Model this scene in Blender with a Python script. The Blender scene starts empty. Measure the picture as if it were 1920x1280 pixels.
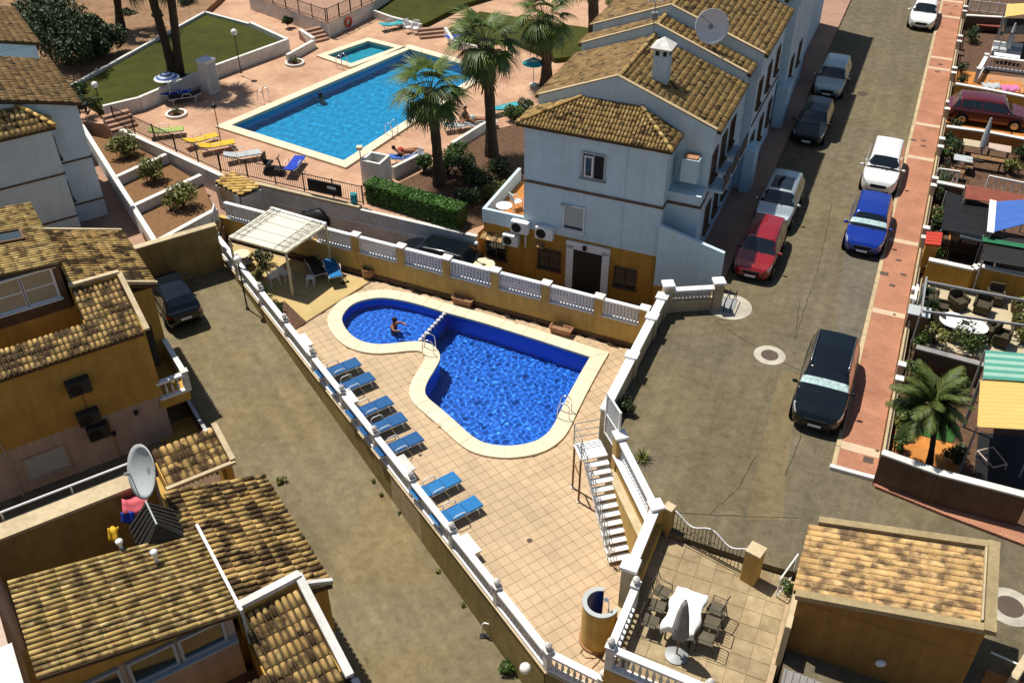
import bpy, bmesh, math, random
import numpy as np
from mathutils import Vector, Matrix

# ------------------------------------------------------------------ camera, world, sun
SC = bpy.context.scene
COL = SC.collection
F, HZ, CH = 1850.0, 1430.0, 26.5          # focal length in photo pixels, horizon offset, camera height over the pool deck
PITCH = math.atan2(HZ, F)
cam = bpy.data.cameras.new('camera'); cam_o = bpy.data.objects.new('camera', cam); COL.objects.link(cam_o)
cam.sensor_width = 36.0; cam.lens = 36.0 * F / 1920.0; cam.clip_start = 0.1; cam.clip_end = 3000
cam_o.location = (0, 0, CH); cam_o.rotation_euler = (math.pi / 2 - PITCH, 0, 0)
SC.camera = cam_o

SUN_EL, SHADOW_DIR = math.radians(66), math.radians(-40)   # elevation; direction in plan in which shadows fall
wd = bpy.data.worlds.new('World'); SC.world = wd; wd.use_nodes = True
nt = wd.node_tree; bg = nt.nodes['Background']
sky = nt.nodes.new('ShaderNodeTexSky'); sky.sky_type = 'NISHITA'; sky.sun_disc = False
sky.sun_elevation = SUN_EL
sx, sy = -math.cos(SHADOW_DIR), -math.sin(SHADOW_DIR)
sky.sun_rotation = math.atan2(sx, sy) % (2 * math.pi)
nt.links.new(sky.outputs[0], bg.inputs[0]); bg.inputs[1].default_value = 0.065
sun = bpy.data.lights.new('sun', 'SUN'); sun.energy = 5.0; sun.angle = math.radians(0.55); sun.color = (1.0, 0.95, 0.86)
sun_o = bpy.data.objects.new('sun', sun); COL.objects.link(sun_o); sun_o.location = (-20, 20, 60)
sd = Vector((math.cos(SHADOW_DIR) * math.cos(SUN_EL), math.sin(SHADOW_DIR) * math.cos(SUN_EL), -math.sin(SUN_EL)))
sun_o.rotation_euler = sd.to_track_quat('-Z', 'Y').to_euler()
vs = SC.view_settings; vs.view_transform = 'Standard'; vs.look = 'None'; vs.exposure = 0.2; vs.gamma = 1.0; vs.use_curve_mapping = False
SC.render.engine = 'CYCLES'
SC.cycles.use_denoising = True
SC.cycles.max_bounces = 8; SC.cycles.diffuse_bounces = 2; SC.cycles.transparent_max_bounces = 12
SC.cycles.caustics_reflective = False

# ------------------------------------------------------------------ helpers
R = math.radians
random.seed(7)
def W(px, py, z=0.0):
    """world point at height z that the photograph shows at pixel (px, py)"""
    dx, dy = (px - 960.0) / F, (py - 640.0) / F
    cp, sp = math.cos(PITCH), math.sin(PITCH)
    d = Vector((dx, cp - dy * sp, -sp - dy * cp))
    return Vector((0, 0, CH)) + d * ((z - CH) / d.z)
def zA(x, y):                                   # the alley falls towards the near end
    return -0.3 - 0.07 * ((x + 14.57) * 0.546 - (y - 41.67) * 0.838)
def WA(px, py, up=0.0):                         # the same on the sloping alley
    z = -1.2
    for _ in range(12):
        p = W(px, py, z); z = zA(p.x, p.y) + up
    return W(px, py, z)
E1 = Vector((math.cos(R(-23)), math.sin(R(-23)), 0)); E2 = Vector((math.cos(R(67)), math.sin(R(67)), 0))      # street grid
A1 = Vector((math.cos(R(33)), math.sin(R(33)), 0)); A2 = Vector((math.cos(R(123)), math.sin(R(123)), 0))      # alley grid
UP = Vector((0, 0, 1))
V = Vector

class MB:
    """collects faces; build() links them as one mesh object"""
    def __init__(s): s.v = []; s.f = []
    def add(s, vs, fs):
        k = len(s.v); s.v += [tuple(q) for q in vs]; s.f += [tuple(i + k for i in f) for f in fs]; return s
    def box(s, c, size, rz=0.0, basis=None):
        hx, hy, hz = size[0] / 2, size[1] / 2, size[2] / 2
        if basis is None:
            ca, sa = math.cos(rz), math.sin(rz); basis = (V((ca, sa, 0)), V((-sa, ca, 0)), UP)
        c = V(c); X, Y, Z = basis
        vs = [c + X * (a * hx) + Y * (b * hy) + Z * (d * hz) for d in (-1, 1) for b in (-1, 1) for a in (-1, 1)]
        return s.add(vs, [(0, 2, 3, 1), (4, 5, 7, 6), (0, 1, 5, 4), (2, 6, 7, 3), (0, 4, 6, 2), (1, 3, 7, 5)])
    def wall(s, a, b, z0, z1, th, off=0.0):
        """upright slab between plan points a and b"""
        a, b = V(a), V(b); d = (b - a); d.z = 0; L = d.length; d.normalize(); n = V((-d.y, d.x, 0))
        m = (a + b) / 2 + n * off
        return s.box((m.x, m.y, (z0 + z1) / 2), (L, th, z1 - z0), basis=(d, n, UP))
    def bar(s, a, b, w, h=None):
        """rectangular bar from a to b"""
        a, b = V(a), V(b); d = b - a; L = d.length
        if L < 1e-6: return s
        d.normalize(); n = UP.cross(d)
        if n.length < 1e-3: n = V((1, 0, 0))
        n.normalize(); u = d.cross(n)
        return s.box((a + b) / 2, (L, w, h or w), basis=(d, n, u))
    def tube(s, a, b, r, r2=None, n=8, caps=True):
        a, b = V(a), V(b); d = b - a
        if d.length < 1e-6: return s
        d.normalize(); x = d.orthogonal().normalized(); y = d.cross(x); r2 = r if r2 is None else r2
        vs = []
        for c, rr in ((a, r), (b, r2)):
            vs += [c + (x * math.cos(2 * math.pi * i / n) + y * math.sin(2 * math.pi * i / n)) * rr for i in range(n)]
        fs = [(i, (i + 1) % n, n + (i + 1) % n, n + i) for i in range(n)]
        if caps: fs += [tuple(range(n - 1, -1, -1)), tuple(range(n, 2 * n))]
        return s.add(vs, fs)
    def path(s, pts, r, n=6):
        """tube through many points"""
        pts = [V(p) for p in pts]; k = len(s.v); fs = []; prev = None
        for i, p in enumerate(pts):
            d = (pts[min(i + 1, len(pts) - 1)] - pts[max(i - 1, 0)])
            d = d.normalized() if d.length > 1e-7 else UP
            x = (d.orthogonal() if prev is None else (prev - d * prev.dot(d))).normalized(); prev = x; y = d.cross(x)
            rr = r[i] if isinstance(r, (list, tuple)) else r
            s.v += [tuple(p + (x * math.cos(2 * math.pi * j / n) + y * math.sin(2 * math.pi * j / n)) * rr) for j in range(n)]
        for i in range(len(pts) - 1):
            for j in range(n):
                a, b = k + i * n + j, k + i * n + (j + 1) % n
                s.f.append((a, b, b + n, a + n))
        s.f.append(tuple(k + j for j in range(n - 1, -1, -1))); s.f.append(tuple(k + (len(pts) - 1) * n + j for j in range(n)))
        return s
    def lathe(s, prof, c=(0, 0, 0), n=14, axis='z'):
        c = V(c); k = len(s.v)
        for r, z in prof:
            for j in range(n):
                a = 2 * math.pi * j / n; q = (r * math.cos(a), r * math.sin(a), z)
                if axis == 'y': q = (q[0], q[2], q[1])
                s.v.append(tuple(c + V(q)))
        for i in range(len(prof) - 1):
            for j in range(n):
                a, b = k + i * n + j, k + i * n + (j + 1) % n
                s.f.append((a, b, b + n, a + n) if axis == 'z' else (b, a, a + n, b + n))
        s.f.append(tuple(k + j for j in range(n - 1, -1, -1)) if axis == 'z' else tuple(k + j for j in range(n)))
        e = k + (len(prof) - 1) * n
        s.f.append(tuple(e + j for j in range(n)) if axis == 'z' else tuple(e + j for j in range(n - 1, -1, -1)))
        return s
    def prism(s, poly, z0, z1):
        """polygon (plan points, z1 may be a list of heights) pulled down to z0"""
        n = len(poly); zt = z1 if isinstance(z1, (list, tuple)) else [z1] * n; zb = z0 if isinstance(z0, (list, tuple)) else [z0] * n
        ar = sum(poly[i][0] * poly[(i + 1) % n][1] - poly[(i + 1) % n][0] * poly[i][1] for i in range(n))
        idx = list(range(n)) if ar > 0 else list(range(n - 1, -1, -1))
        vs = [(poly[i][0], poly[i][1], zb[i]) for i in idx] + [(poly[i][0], poly[i][1], zt[i]) for i in idx]
        fs = [tuple(range(n - 1, -1, -1)), tuple(range(n, 2 * n))] + [(i, (i + 1) % n, n + (i + 1) % n, n + i) for i in range(n)]
        return s.add(vs, fs)
    def slab(s, pts, th):
        """planar 3-D polygon thickened downwards"""
        pts = [V(p) for p in pts]; n = len(pts); nn = (pts[1] - pts[0]).cross(pts[-1] - pts[0]).normalized()
        if nn.z < 0: pts = pts[::-1]
        vs = [p - UP * th for p in pts] + pts
        return s.add(vs, [tuple(range(n - 1, -1, -1)), tuple(range(n, 2 * n))] + [(i, (i + 1) % n, n + (i + 1) % n, n + i) for i in range(n)])
    def ball(s, c, r, n=8, m=6):
        c = V(c); rr = (r, r, r) if not isinstance(r, (list, tuple)) else r; k = len(s.v)
        for i in range(1, m):
            t = math.pi * i / m
            for j in range(n):
                a = 2 * math.pi * j / n
                s.v.append((c.x + rr[0] * math.sin(t) * math.cos(a), c.y + rr[1] * math.sin(t) * math.sin(a), c.z + rr[2] * math.cos(t)))
        s.v += [(c.x, c.y, c.z + rr[2]), (c.x, c.y, c.z - rr[2])]; tp, bt = len(s.v) - 2, len(s.v) - 1
        for i in range(m - 2):
            for j in range(n):
                a, b = k + i * n + j, k + i * n + (j + 1) % n; s.f.append((a, a + n, b + n, b))
        for j in range(n):
            s.f.append((tp, k + j, k + (j + 1) % n)); e = k + (m - 2) * n; s.f.append((bt, e + (j + 1) % n, e + j))
        return s
    def build(s, name, m, parent=None, smooth=False, bevel=0.0):
        me = bpy.data.meshes.new(name); off = V((0, 0, 0))
        if parent is not None and parent.get('_w'): off = V(parent['_w'])
        me.from_pydata([(x - off.x, y - off.y, z - off.z) for x, y, z in s.v], [], s.f)
        me.validate(); me.update()
        if smooth: me.polygons.foreach_set('use_smooth', [True] * len(me.polygons))
        return link(name, me, m, parent, bevel)

def link(name, me, m, parent=None, bevel=0.0):
    o = bpy.data.objects.new(name, me); COL.objects.link(o)
    if m is not None:
        if len(me.materials) == 0: me.materials.append(m)
    if parent is not None:
        o.parent = parent
        if parent.get('_w'): o['_w'] = list(parent['_w'])
    if bevel:
        b = o.modifiers.new('bevel', 'BEVEL'); b.width = bevel; b.segments = 2; b.limit_method = 'ANGLE'
    return o
WS = []
def thing(name, label, cat, loc=(0, 0, 0), rz=0.0, group=None, world=False):
    """Empty at a thing's base; world=True means its parts are given in world coordinates"""
    o = bpy.data.objects.new(name, None); COL.objects.link(o); o.empty_display_size = 0.2
    o.location = loc; o.rotation_euler = (0, 0, rz); o['label'] = label; o['category'] = cat
    if group: o['group'] = group
    if world: o['_w'] = [float(q) for q in loc]; WS.append(o)
    return o
def tag(o, label, cat, group=None, kind=None):
    o['label'] = label; o['category'] = cat
    if group: o['group'] = group
    if kind: o['kind'] = kind
    return o
def struct(o, label=None):
    o['kind'] = 'structure'
    if label: o['label'] = label; 
    return o
def dup(root, loc, rz=0.0, label=None, scale=None):
    r = root.copy(); COL.objects.link(r); r.location = loc; r.rotation_euler = (0, 0, rz)
    if label: r['label'] = label
    if scale: r.scale = scale if isinstance(scale, tuple) else (scale,) * 3
    for ch in list(root.children):
        c = ch.copy(); COL.objects.link(c); c.parent = r
        for g in list(ch.children):
            d = g.copy(); COL.objects.link(d); d.parent = c
    return r
def setmat(root, swaps):
    """object-level materials for a copied thing, by part name"""
    for c in list(root.children) + [g for h in root.children for g in h.children]:
        k = c.name.split('.')[0]
        if k in swaps and c.type == 'MESH':
            c.material_slots[0].link = 'OBJECT'; c.material_slots[0].material = swaps[k]

# ------------------------------------------------------------------ materials
def newmat(name):
    m = bpy.data.materials.new(name); m.use_nodes = True
    return m, m.node_tree, m.node_tree.nodes['Principled BSDF']
def mat(name, col, rough=0.8, var=0.15, scale=2.0, detail=5.0, bump=0.0, bscale=25.0, spec=0.3, metal=0.0, col2=None, stain=0.0, coat=0.0, rnd=0.0):
    m, t, b = newmat(name); N = t.nodes.new; L = t.links.new
    b.inputs['Roughness'].default_value = rough; b.inputs['Metallic'].default_value = metal
    b.inputs['Specular IOR Level'].default_value = spec; b.inputs['Coat Weight'].default_value = coat
    g = N('ShaderNodeNewGeometry')
    n1 = N('ShaderNodeTexNoise'); n1.inputs['Scale'].default_value = scale; n1.inputs['Detail'].default_value = detail; n1.inputs['Roughness'].default_value = 0.65
    L(g.outputs['Position'], n1.inputs['Vector'])
    rp = N('ShaderNodeValToRGB'); c2 = col2 or tuple(min(1, c * (1 + var)) for c in col); c1 = col if col2 else tuple(c * (1 - var) for c in col)
    rp.color_ramp.elements[0].color = (*c1, 1); rp.color_ramp.elements[1].color = (*c2, 1)
    rp.color_ramp.elements[0].position = 0.32; rp.color_ramp.elements[1].position = 0.68
    L(n1.outputs['Fac'], rp.inputs['Fac']); out = rp.outputs['Color']
    if stain:
        n2 = N('ShaderNodeTexNoise'); n2.inputs['Scale'].default_value = scale * 0.21; n2.inputs['Detail'].default_value = 8; n2.inputs['Roughness'].default_value = 0.7
        L(g.outputs['Position'], n2.inputs['Vector'])
        r2 = N('ShaderNodeValToRGB'); r2.color_ramp.elements[0].position = 0.38; r2.color_ramp.elements[1].position = 0.62
        lo = 1 - stain; r2.color_ramp.elements[0].color = (lo, lo, lo, 1); r2.color_ramp.elements[1].color = (1, 1, 1, 1)
        L(n2.outputs['Fac'], r2.inputs['Fac'])
        mx = N('ShaderNodeMix'); mx.data_type = 'RGBA'; mx.blend_type = 'MULTIPLY'; mx.inputs['Factor'].default_value = 1
        L(out, mx.inputs['A']); L(r2.outputs['Color'], mx.inputs['B']); out = mx.outputs['Result']
    if rnd:
        oi = N('ShaderNodeObjectInfo'); ad = N('ShaderNodeMath'); ad.operation = 'ADD'; L(oi.outputs['Random'], ad.inputs[0]); L(g.outputs['Random Per Island'], ad.inputs[1])
        fr = N('ShaderNodeMath'); fr.operation = 'FRACT'; L(ad.outputs[0], fr.inputs[0])
        mr = N('ShaderNodeMapRange'); mr.inputs['To Min'].default_value = 1 - rnd; mr.inputs['To Max'].default_value = 1 + rnd * 0.6; L(fr.outputs[0], mr.inputs['Value'])
        mx = N('ShaderNodeMix'); mx.data_type = 'RGBA'; mx.blend_type = 'MULTIPLY'; mx.inputs['Factor'].default_value = 1
        L(out, mx.inputs['A']); L(mr.outputs[0], mx.inputs['B']); out = mx.outputs['Result']
    L(out, b.inputs['Base Color'])
    if bump:
        n3 = N('ShaderNodeTexNoise'); n3.inputs['Scale'].default_value = bscale; n3.inputs['Detail'].default_value = 4; L(g.outputs['Position'], n3.inputs['Vector'])
        bp = N('ShaderNodeBump'); bp.inputs['Strength'].default_value = bump; bp.inputs['Distance'].default_value = 0.02
        L(n3.outputs['Fac'], bp.inputs['Height']); L(bp.outputs[0], b.inputs['Normal'])
    return m
def roadmat(name, dark, light, ang, tint):
    """worn asphalt: aggregate speckle, mottling, streaks along the way of travel, oil and patch stains"""
    m, t, b = newmat(name); N = t.nodes.new; L = t.links.new; b.inputs['Roughness'].default_value = 0.93; b.inputs['Specular IOR Level'].default_value = 0.15
    g = N('ShaderNodeNewGeometry')
    def noise(sc, det, rough=.6, stretch=None):
        n = N('ShaderNodeTexNoise'); n.inputs['Scale'].default_value = sc; n.inputs['Detail'].default_value = det; n.inputs['Roughness'].default_value = rough
        if stretch:
            mp = N('ShaderNodeMapping'); mp.vector_type = 'TEXTURE'; mp.inputs['Rotation'].default_value = (0, 0, ang); mp.inputs['Scale'].default_value = stretch; L(g.outputs['Position'], mp.inputs['Vector']); L(mp.outputs[0], n.inputs['Vector'])
        else: L(g.outputs['Position'], n.inputs['Vector'])
        return n.outputs['Fac']
    def ramp(f, a, b_, ca, cb):
        r = N('ShaderNodeValToRGB'); r.color_ramp.elements[0].position = a; r.color_ramp.elements[1].position = b_; r.color_ramp.elements[0].color = (*ca, 1); r.color_ramp.elements[1].color = (*cb, 1); L(f, r.inputs['Fac']); return r.outputs['Color']
    def mul(x, y, k=1.0):
        q = N('ShaderNodeMix'); q.data_type = 'RGBA'; q.blend_type = 'MULTIPLY'; q.inputs['Factor'].default_value = k; L(x, q.inputs['A']); L(y, q.inputs['B']); return q.outputs['Result']
    c = ramp(noise(2.6, 10, .72), .30, .70, dark, light)
    c = mul(c, ramp(noise(.32, 4, .55), .36, .64, (.90, .90, .90), (1.07, 1.06, 1.04)))
    c = mul(c, ramp(noise(1.0, 6, .6, (9.0, .55, 1.0)), .34, .66, (.88, .87, .86), (1.08, 1.07, 1.05)))
    c = mul(c, ramp(noise(38, 3, .7), .30, .70, (.70, .70, .70), (1.28, 1.28, 1.28)))
    c = mul(c, ramp(noise(.9, 8, .75), .60, .72, (1, 1, 1), (.58, .57, .55)))
    c = mul(c, ramp(noise(.22, 3, .5), .45, .58, (1, 1, 1), tint))
    L(c, b.inputs['Base Color'])
    bp = N('ShaderNodeBump'); bp.inputs['Strength'].default_value = .5; bp.inputs['Distance'].default_value = .012; L(noise(55, 4, .7), bp.inputs['Height']); L(bp.outputs[0], b.inputs['Normal'])
    return m
def streak(m, amount=0.18, sc=1.6):
    """rain streaks running down a wall"""
    t = m.node_tree; b = t.nodes['Principled BSDF']; N = t.nodes.new; L = t.links.new; src = b.inputs['Base Color'].links[0].from_socket
    g = N('ShaderNodeNewGeometry'); mp = N('ShaderNodeMapping'); mp.inputs['Scale'].default_value = (2.6, 2.6, .16); L(g.outputs['Position'], mp.inputs['Vector'])
    n = N('ShaderNodeTexNoise'); n.inputs['Scale'].default_value = sc; n.inputs['Detail'].default_value = 7; n.inputs['Roughness'].default_value = .65; L(mp.outputs[0], n.inputs['Vector'])
    r = N('ShaderNodeValToRGB'); r.color_ramp.elements[0].position = .36; r.color_ramp.elements[1].position = .60; k = 1 - amount; r.color_ramp.elements[0].color = (k, k * .98, k * .94, 1); r.color_ramp.elements[1].color = (1, 1, 1, 1); L(n.outputs['Fac'], r.inputs['Fac'])
    q = N('ShaderNodeMix'); q.data_type = 'RGBA'; q.blend_type = 'MULTIPLY'; q.inputs['Factor'].default_value = 1; L(src, q.inputs['A']); L(r.outputs['Color'], q.inputs['B']); L(q.outputs['Result'], b.inputs['Base Color'])
def tilemat(name, base, dark, light, amount=0.5, sc=3.2, per=0.30, soft=0.16):
    """clay roof tile: tone per tile, smoky firing marks"""
    m, t, b = newmat(name); N = t.nodes.new; L = t.links.new
    b.inputs['Roughness'].default_value = 0.85; b.inputs['Specular IOR Level'].default_value = 0.2
    g = N('ShaderNodeNewGeometry'); oi = N('ShaderNodeObjectInfo')
    ad = N('ShaderNodeMath'); ad.operation = 'ADD'; L(oi.outputs['Random'], ad.inputs[0]); L(g.outputs['Random Per Island'], ad.inputs[1])
    fr = N('ShaderNodeMath'); fr.operation = 'FRACT'; L(ad.outputs[0], fr.inputs[0])
    rp = N('ShaderNodeValToRGB'); e = rp.color_ramp.elements; e[0].color = (*[c * 0.74 for c in base], 1); e[1].color = (*light, 1)
    k = e.new(0.45); k.color = (*base, 1); L(fr.outputs[0], rp.inputs['Fac'])
    n1 = N('ShaderNodeTexNoise'); n1.inputs['Scale'].default_value = sc; n1.inputs['Detail'].default_value = 3; L(g.outputs['Position'], n1.inputs['Vector'])
    a2 = N('ShaderNodeMath'); a2.operation = 'MULTIPLY_ADD'; a2.inputs[1].default_value = per; L(fr.outputs[0], a2.inputs[0]); L(n1.outputs['Fac'], a2.inputs[2])
    r2 = N('ShaderNodeValToRGB'); q0 = 0.50 + per - 0.34 * amount; r2.color_ramp.elements[0].position = q0; r2.color_ramp.elements[1].position = min(.99, q0 + soft)
    r2.color_ramp.elements[0].color = (0, 0, 0, 1); r2.color_ramp.elements[1].color = (1, 1, 1, 1); L(a2.outputs[0], r2.inputs['Fac'])
    mx = N('ShaderNodeMix'); mx.data_type = 'RGBA'; L(r2.outputs['Color'], mx.inputs['Factor']); L(rp.outputs['Color'], mx.inputs['A']); mx.inputs['B'].default_value = (*dark, 1)
    n3 = N('ShaderNodeTexNoise'); n3.inputs['Scale'].default_value = 22; n3.inputs['Detail'].default_value = 4; L(g.outputs['Position'], n3.inputs['Vector'])
    m2 = N('ShaderNodeMix'); m2.data_type = 'RGBA'; m2.blend_type = 'OVERLAY'; m2.inputs['Factor'].default_value = 0.5; L(mx.outputs['Result'], m2.inputs['A']); L(n3.outputs['Color'], m2.inputs['B'])
    hs = N('ShaderNodeHueSaturation'); hs.inputs['Saturation'].default_value = 0.95; L(m2.outputs['Result'], hs.inputs['Color'])
    L(hs.outputs['Color'], b.inputs['Base Color'])
    return m
def glossy(name, col, rough=0.12, metal=0.0, coat=1.0):
    m, t, b = newmat(name); b.inputs['Base Color'].default_value = (*col, 1); b.inputs['Roughness'].default_value = rough
    b.inputs['Metallic'].default_value = metal; b.inputs['Coat Weight'].default_value = coat; b.inputs['Coat Roughness'].default_value = 0.04
    return m
def leafmat(name, col, var=0.5):
    m, t, b = newmat(name); N = t.nodes.new; L = t.links.new
    g = N('ShaderNodeNewGeometry'); rp = N('ShaderNodeValToRGB'); e = rp.color_ramp.elements
    e[0].color = (*[c * (1 - var) for c in col], 1); e[1].color = (*[min(1, c * (1 + var)) for c in col], 1)
    L(g.outputs['Random Per Island'], rp.inputs['Fac']); L(rp.outputs['Color'], b.inputs['Base Color'])
    b.inputs['Roughness'].default_value = 0.55; b.inputs['Specular IOR Level'].default_value = 0.35
    return m
M = {}
def m_(k, *a, **kw): M[k] = mat(k, *a, **kw)
m_('asphalt', (0.122, 0.099, 0.058), 0.95, col2=(0.205, 0.172, 0.112), scale=0.9, detail=9, bump=0.5, bscale=60, spec=0.15, stain=0.36)
m_('concrete_road', (0.155, 0.126, 0.074), 0.95, col2=(0.245, 0.205, 0.130), scale=1.1, detail=9, bump=0.45, bscale=50, spec=0.15, stain=0.34)
m_('asphalt_patch', (0.100, 0.087, 0.062), 0.95, col2=(0.165, 0.145, 0.105), scale=0.9, detail=9, bump=0.4, bscale=60, spec=0.15, stain=0.3)
m_('crack', (0.035, 0.03, 0.022), 0.95, var=0.2)
m_('white_paint', (0.80, 0.80, 0.79), 0.6, var=0.05, scale=4, stain=0.06)
m_('cool_white', (0.57, 0.735, 0.825), 0.85, var=0.05, scale=1.5, bump=0.15, bscale=90, stain=0.12)  # white render with the blue of its shaded faces mixed into the colour
m_('white_stone', (0.72, 0.70, 0.65), 0.75, var=0.10, scale=5, stain=0.2, bump=0.1, bscale=60, rnd=0.10)
m_('ochre', (0.62, 0.405, 0.125), 0.9, var=0.12, scale=1.3, stain=0.22, bump=0.2, bscale=70)
m_('ochre_deep', (0.50, 0.265, 0.045), 0.9, var=0.12, scale=1.6, stain=0.15, bump=0.2, bscale=70)
m_('ochre_dull', (0.56, 0.335, 0.075), 0.9, var=0.12, scale=1.2, stain=0.2, bump=0.2, bscale=70)
m_('cream_render', (0.58, 0.47, 0.30), 0.9, var=0.1, scale=1.5, stain=0.18, bump=0.2, bscale=70)
m_('pale_concrete', (0.46, 0.42, 0.34), 0.9, var=0.15, scale=4, stain=0.25, bump=0.2)
m_('pale_cream', (0.66, 0.63, 0.52), 0.6, var=0.06, stain=0.1)
m_('parapet_stone', (0.33, 0.255, 0.135), 0.9, var=0.15, scale=6, stain=0.2, bump=0.25, bscale=60)
m_('alley_render', (0.34, 0.255, 0.095), 0.9, var=0.15, scale=1.2, stain=0.3, bump=0.2, bscale=70)
m_('house_brown', (0.34, 0.175, 0.042), 0.9, var=0.12, scale=1.2, stain=0.2, bump=0.2, bscale=70)
m_('pink_render', (0.56, 0.43, 0.35), 0.9, var=0.08, scale=1.5, stain=0.18, bump=0.2, bscale=70)
m_('brown_wall', (0.17, 0.105, 0.06), 0.9, var=0.15, scale=1.5, stain=0.3, bump=0.2, bscale=70)
m_('deck_tile', (0.53, 0.385, 0.235), 0.6, var=0.09, scale=1.1, spec=0.3, stain=0.20, rnd=0.06)
m_('grout', (0.40, 0.295, 0.178), 0.9, var=0.2, scale=3)
m_('yellow_paving', (0.50, 0.37, 0.155), 0.85, var=0.1, scale=1.2, stain=0.15, bump=0.1)
m_('coping', (0.68, 0.60, 0.43), 0.7, var=0.06, scale=2.0, stain=0.08, bump=0.1, bscale=50, rnd=0.05)
m_('coping_joint', (0.54, 0.46, 0.31), 0.9, var=0.1)
m_('dirt', (0.105, 0.058, 0.034), 1.0, var=0.35, scale=5, bump=0.6, bscale=30)  # bare soil, its brown also darkened to stand for shade in the gardens
m_('gravel', (0.215, 0.115, 0.052), 1.0, var=0.3, scale=14, bump=0.8, bscale=40, stain=0.2)
m_('earth', (0.27, 0.16, 0.085), 1.0, var=0.25, scale=2.5, bump=0.5, bscale=20, stain=0.2)
m_('grass', (0.036, 0.044, 0.003), 1.0, col2=(0.062, 0.064, 0.005), scale=1.1, detail=8, bump=0.8, bscale=70, stain=0.25)
m_('turf', (0.03, 0.10, 0.02), 1.0, var=0.25, scale=20, bump=0.5)
m_('terracotta', (0.40, 0.20, 0.11), 0.85, var=0.2, scale=6, stain=0.15, bump=0.15)
m_('orange_tile', (0.52, 0.20, 0.04), 0.6, var=0.15, scale=2, stain=0.2)
m_('steel', (0.62, 0.63, 0.64), 0.25, var=0.05, metal=1.0)
m_('grey_metal', (0.30, 0.31, 0.31), 0.5, var=0.08, metal=0.2)
m_('dark_metal', (0.022, 0.02, 0.018), 0.5, var=0.1)
m_('iron', (0.055, 0.045, 0.035), 0.6, var=0.2)
m_('wood', (0.22, 0.12, 0.05), 0.7, var=0.25, scale=5)
m_('black', (0.008, 0.008, 0.009), 0.6, var=0.2)
m_('rubber', (0.016, 0.016, 0.016), 0.85, var=0.1)
m_('blue_mat', (0.012, 0.085, 0.235), 0.75, var=0.12, scale=7, bump=0.15)
m_('blue_mat_light', (0.014, 0.15, 0.38), 0.75, var=0.12, scale=7, bump=0.15)
m_('royal_blue', (0.010, 0.045, 0.40), 0.7, var=0.1)
m_('white_plastic', (0.76, 0.77, 0.76), 0.4, var=0.03)
m_('cream_plastic', (0.66, 0.58, 0.40), 0.5, var=0.05)
m_('teal', (0.03, 0.32, 0.36), 0.6, var=0.1)
m_('yellow', (0.62, 0.38, 0.02), 0.7, var=0.1)
m_('green_cloth', (0.30, 0.36, 0.10), 0.8, var=0.1)
m_('green_sheet', (0.02, 0.14, 0.06), 0.6, var=0.1)
m_('sea_green', (0.10, 0.34, 0.26), 0.55, var=0.06)
m_('pale_green', (0.36, 0.56, 0.46), 0.55, var=0.06)
m_('awning_yellow', (0.62, 0.44, 0.14), 0.75, var=0.05)
m_('awning_blue', (0.05, 0.13, 0.42), 0.7, var=0.06)
m_('awning_red', (0.23, 0.065, 0.04), 0.8, var=0.15)
m_('red', (0.45, 0.04, 0.02), 0.6, var=0.1)
m_('pink', (0.72, 0.14, 0.17), 0.8, var=0.12)
m_('magenta', (0.55, 0.16, 0.34), 0.8, var=0.2)
m_('wicker', (0.055, 0.045, 0.025), 0.8, var=0.4, scale=30, bump=0.5, bscale=80)
m_('beige_floor', (0.48, 0.40, 0.26), 0.8, var=0.08, scale=1.5, stain=0.12)
m_('patio_stone', (0.27, 0.195, 0.105), 0.85, col2=(0.44, 0.345, 0.20), scale=1.8, detail=7, bump=0.15, stain=0.2, rnd=0.18)
m_('pavement_pink', (0.36, 0.215, 0.15), 0.9, var=0.1, scale=1.5, stain=0.15, bump=0.2, bscale=40)
m_('band_cream', (0.56, 0.42, 0.29), 0.85, var=0.08, scale=3, stain=0.12)
m_('kerb_stone', (0.50, 0.39, 0.23), 0.85, var=0.1, scale=3, stain=0.15, rnd=0.08)
m_('cover_plate', (0.085, 0.06, 0.045), 0.7, var=0.2)
m_('skin', (0.30, 0.13, 0.07), 0.6, var=0.06)
m_('hair', (0.02, 0.012, 0.008), 0.7, var=0.2)
m_('bark', (0.055, 0.038, 0.024), 0.95, var=0.4, scale=6, bump=0.8, bscale=25)
m_('straw', (0.16, 0.105, 0.05), 0.95, var=0.4, scale=8)
m_('dark_seat', (0.10, 0.085, 0.055), 0.8, var=0.2)
m_('dark_ac', (0.045, 0.043, 0.038), 0.7, var=0.2)
m_('shutter', (0.40, 0.43, 0.43), 0.6, var=0.06)
m_('linen', (0.80, 0.79, 0.76), 0.85, var=0.05, scale=3)
m_('grey_board', (0.27, 0.255, 0.24), 0.8, var=0.15, scale=3, stain=0.2)
m_('silver', (0.55, 0.74, 0.72), 0.35, var=0.35, metal=0.0, scale=9)
m_('shower_blue', (0.012, 0.04, 0.22), 0.35, var=0.15, scale=18)
M['glass'] = glossy('glass', (0.008, 0.012, 0.016), 0.04)
M['pane'] = glossy('pane', (0.035, 0.05, 0.05), 0.05)
M['lamp_globe'] = glossy('lamp_globe', (0.82, 0.81, 0.76), 0.25)
M['tail_red'] = glossy('tail_red', (0.35, 0.01, 0.01), 0.15)
M['headlight'] = glossy('headlight', (0.62, 0.66, 0.68), 0.1, 0.4)
M['tile_tan'] = tilemat('tile_tan', (0.44, 0.285, 0.085), (0.075, 0.045, 0.018), (0.60, 0.44, 0.19), 0.40)
M['tile_flamed'] = tilemat('tile_flamed', (0.56, 0.355, 0.105), (0.085, 0.050, 0.020), (0.66, 0.45, 0.165), 0.52, 1.9, 0.20, 0.16)
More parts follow.
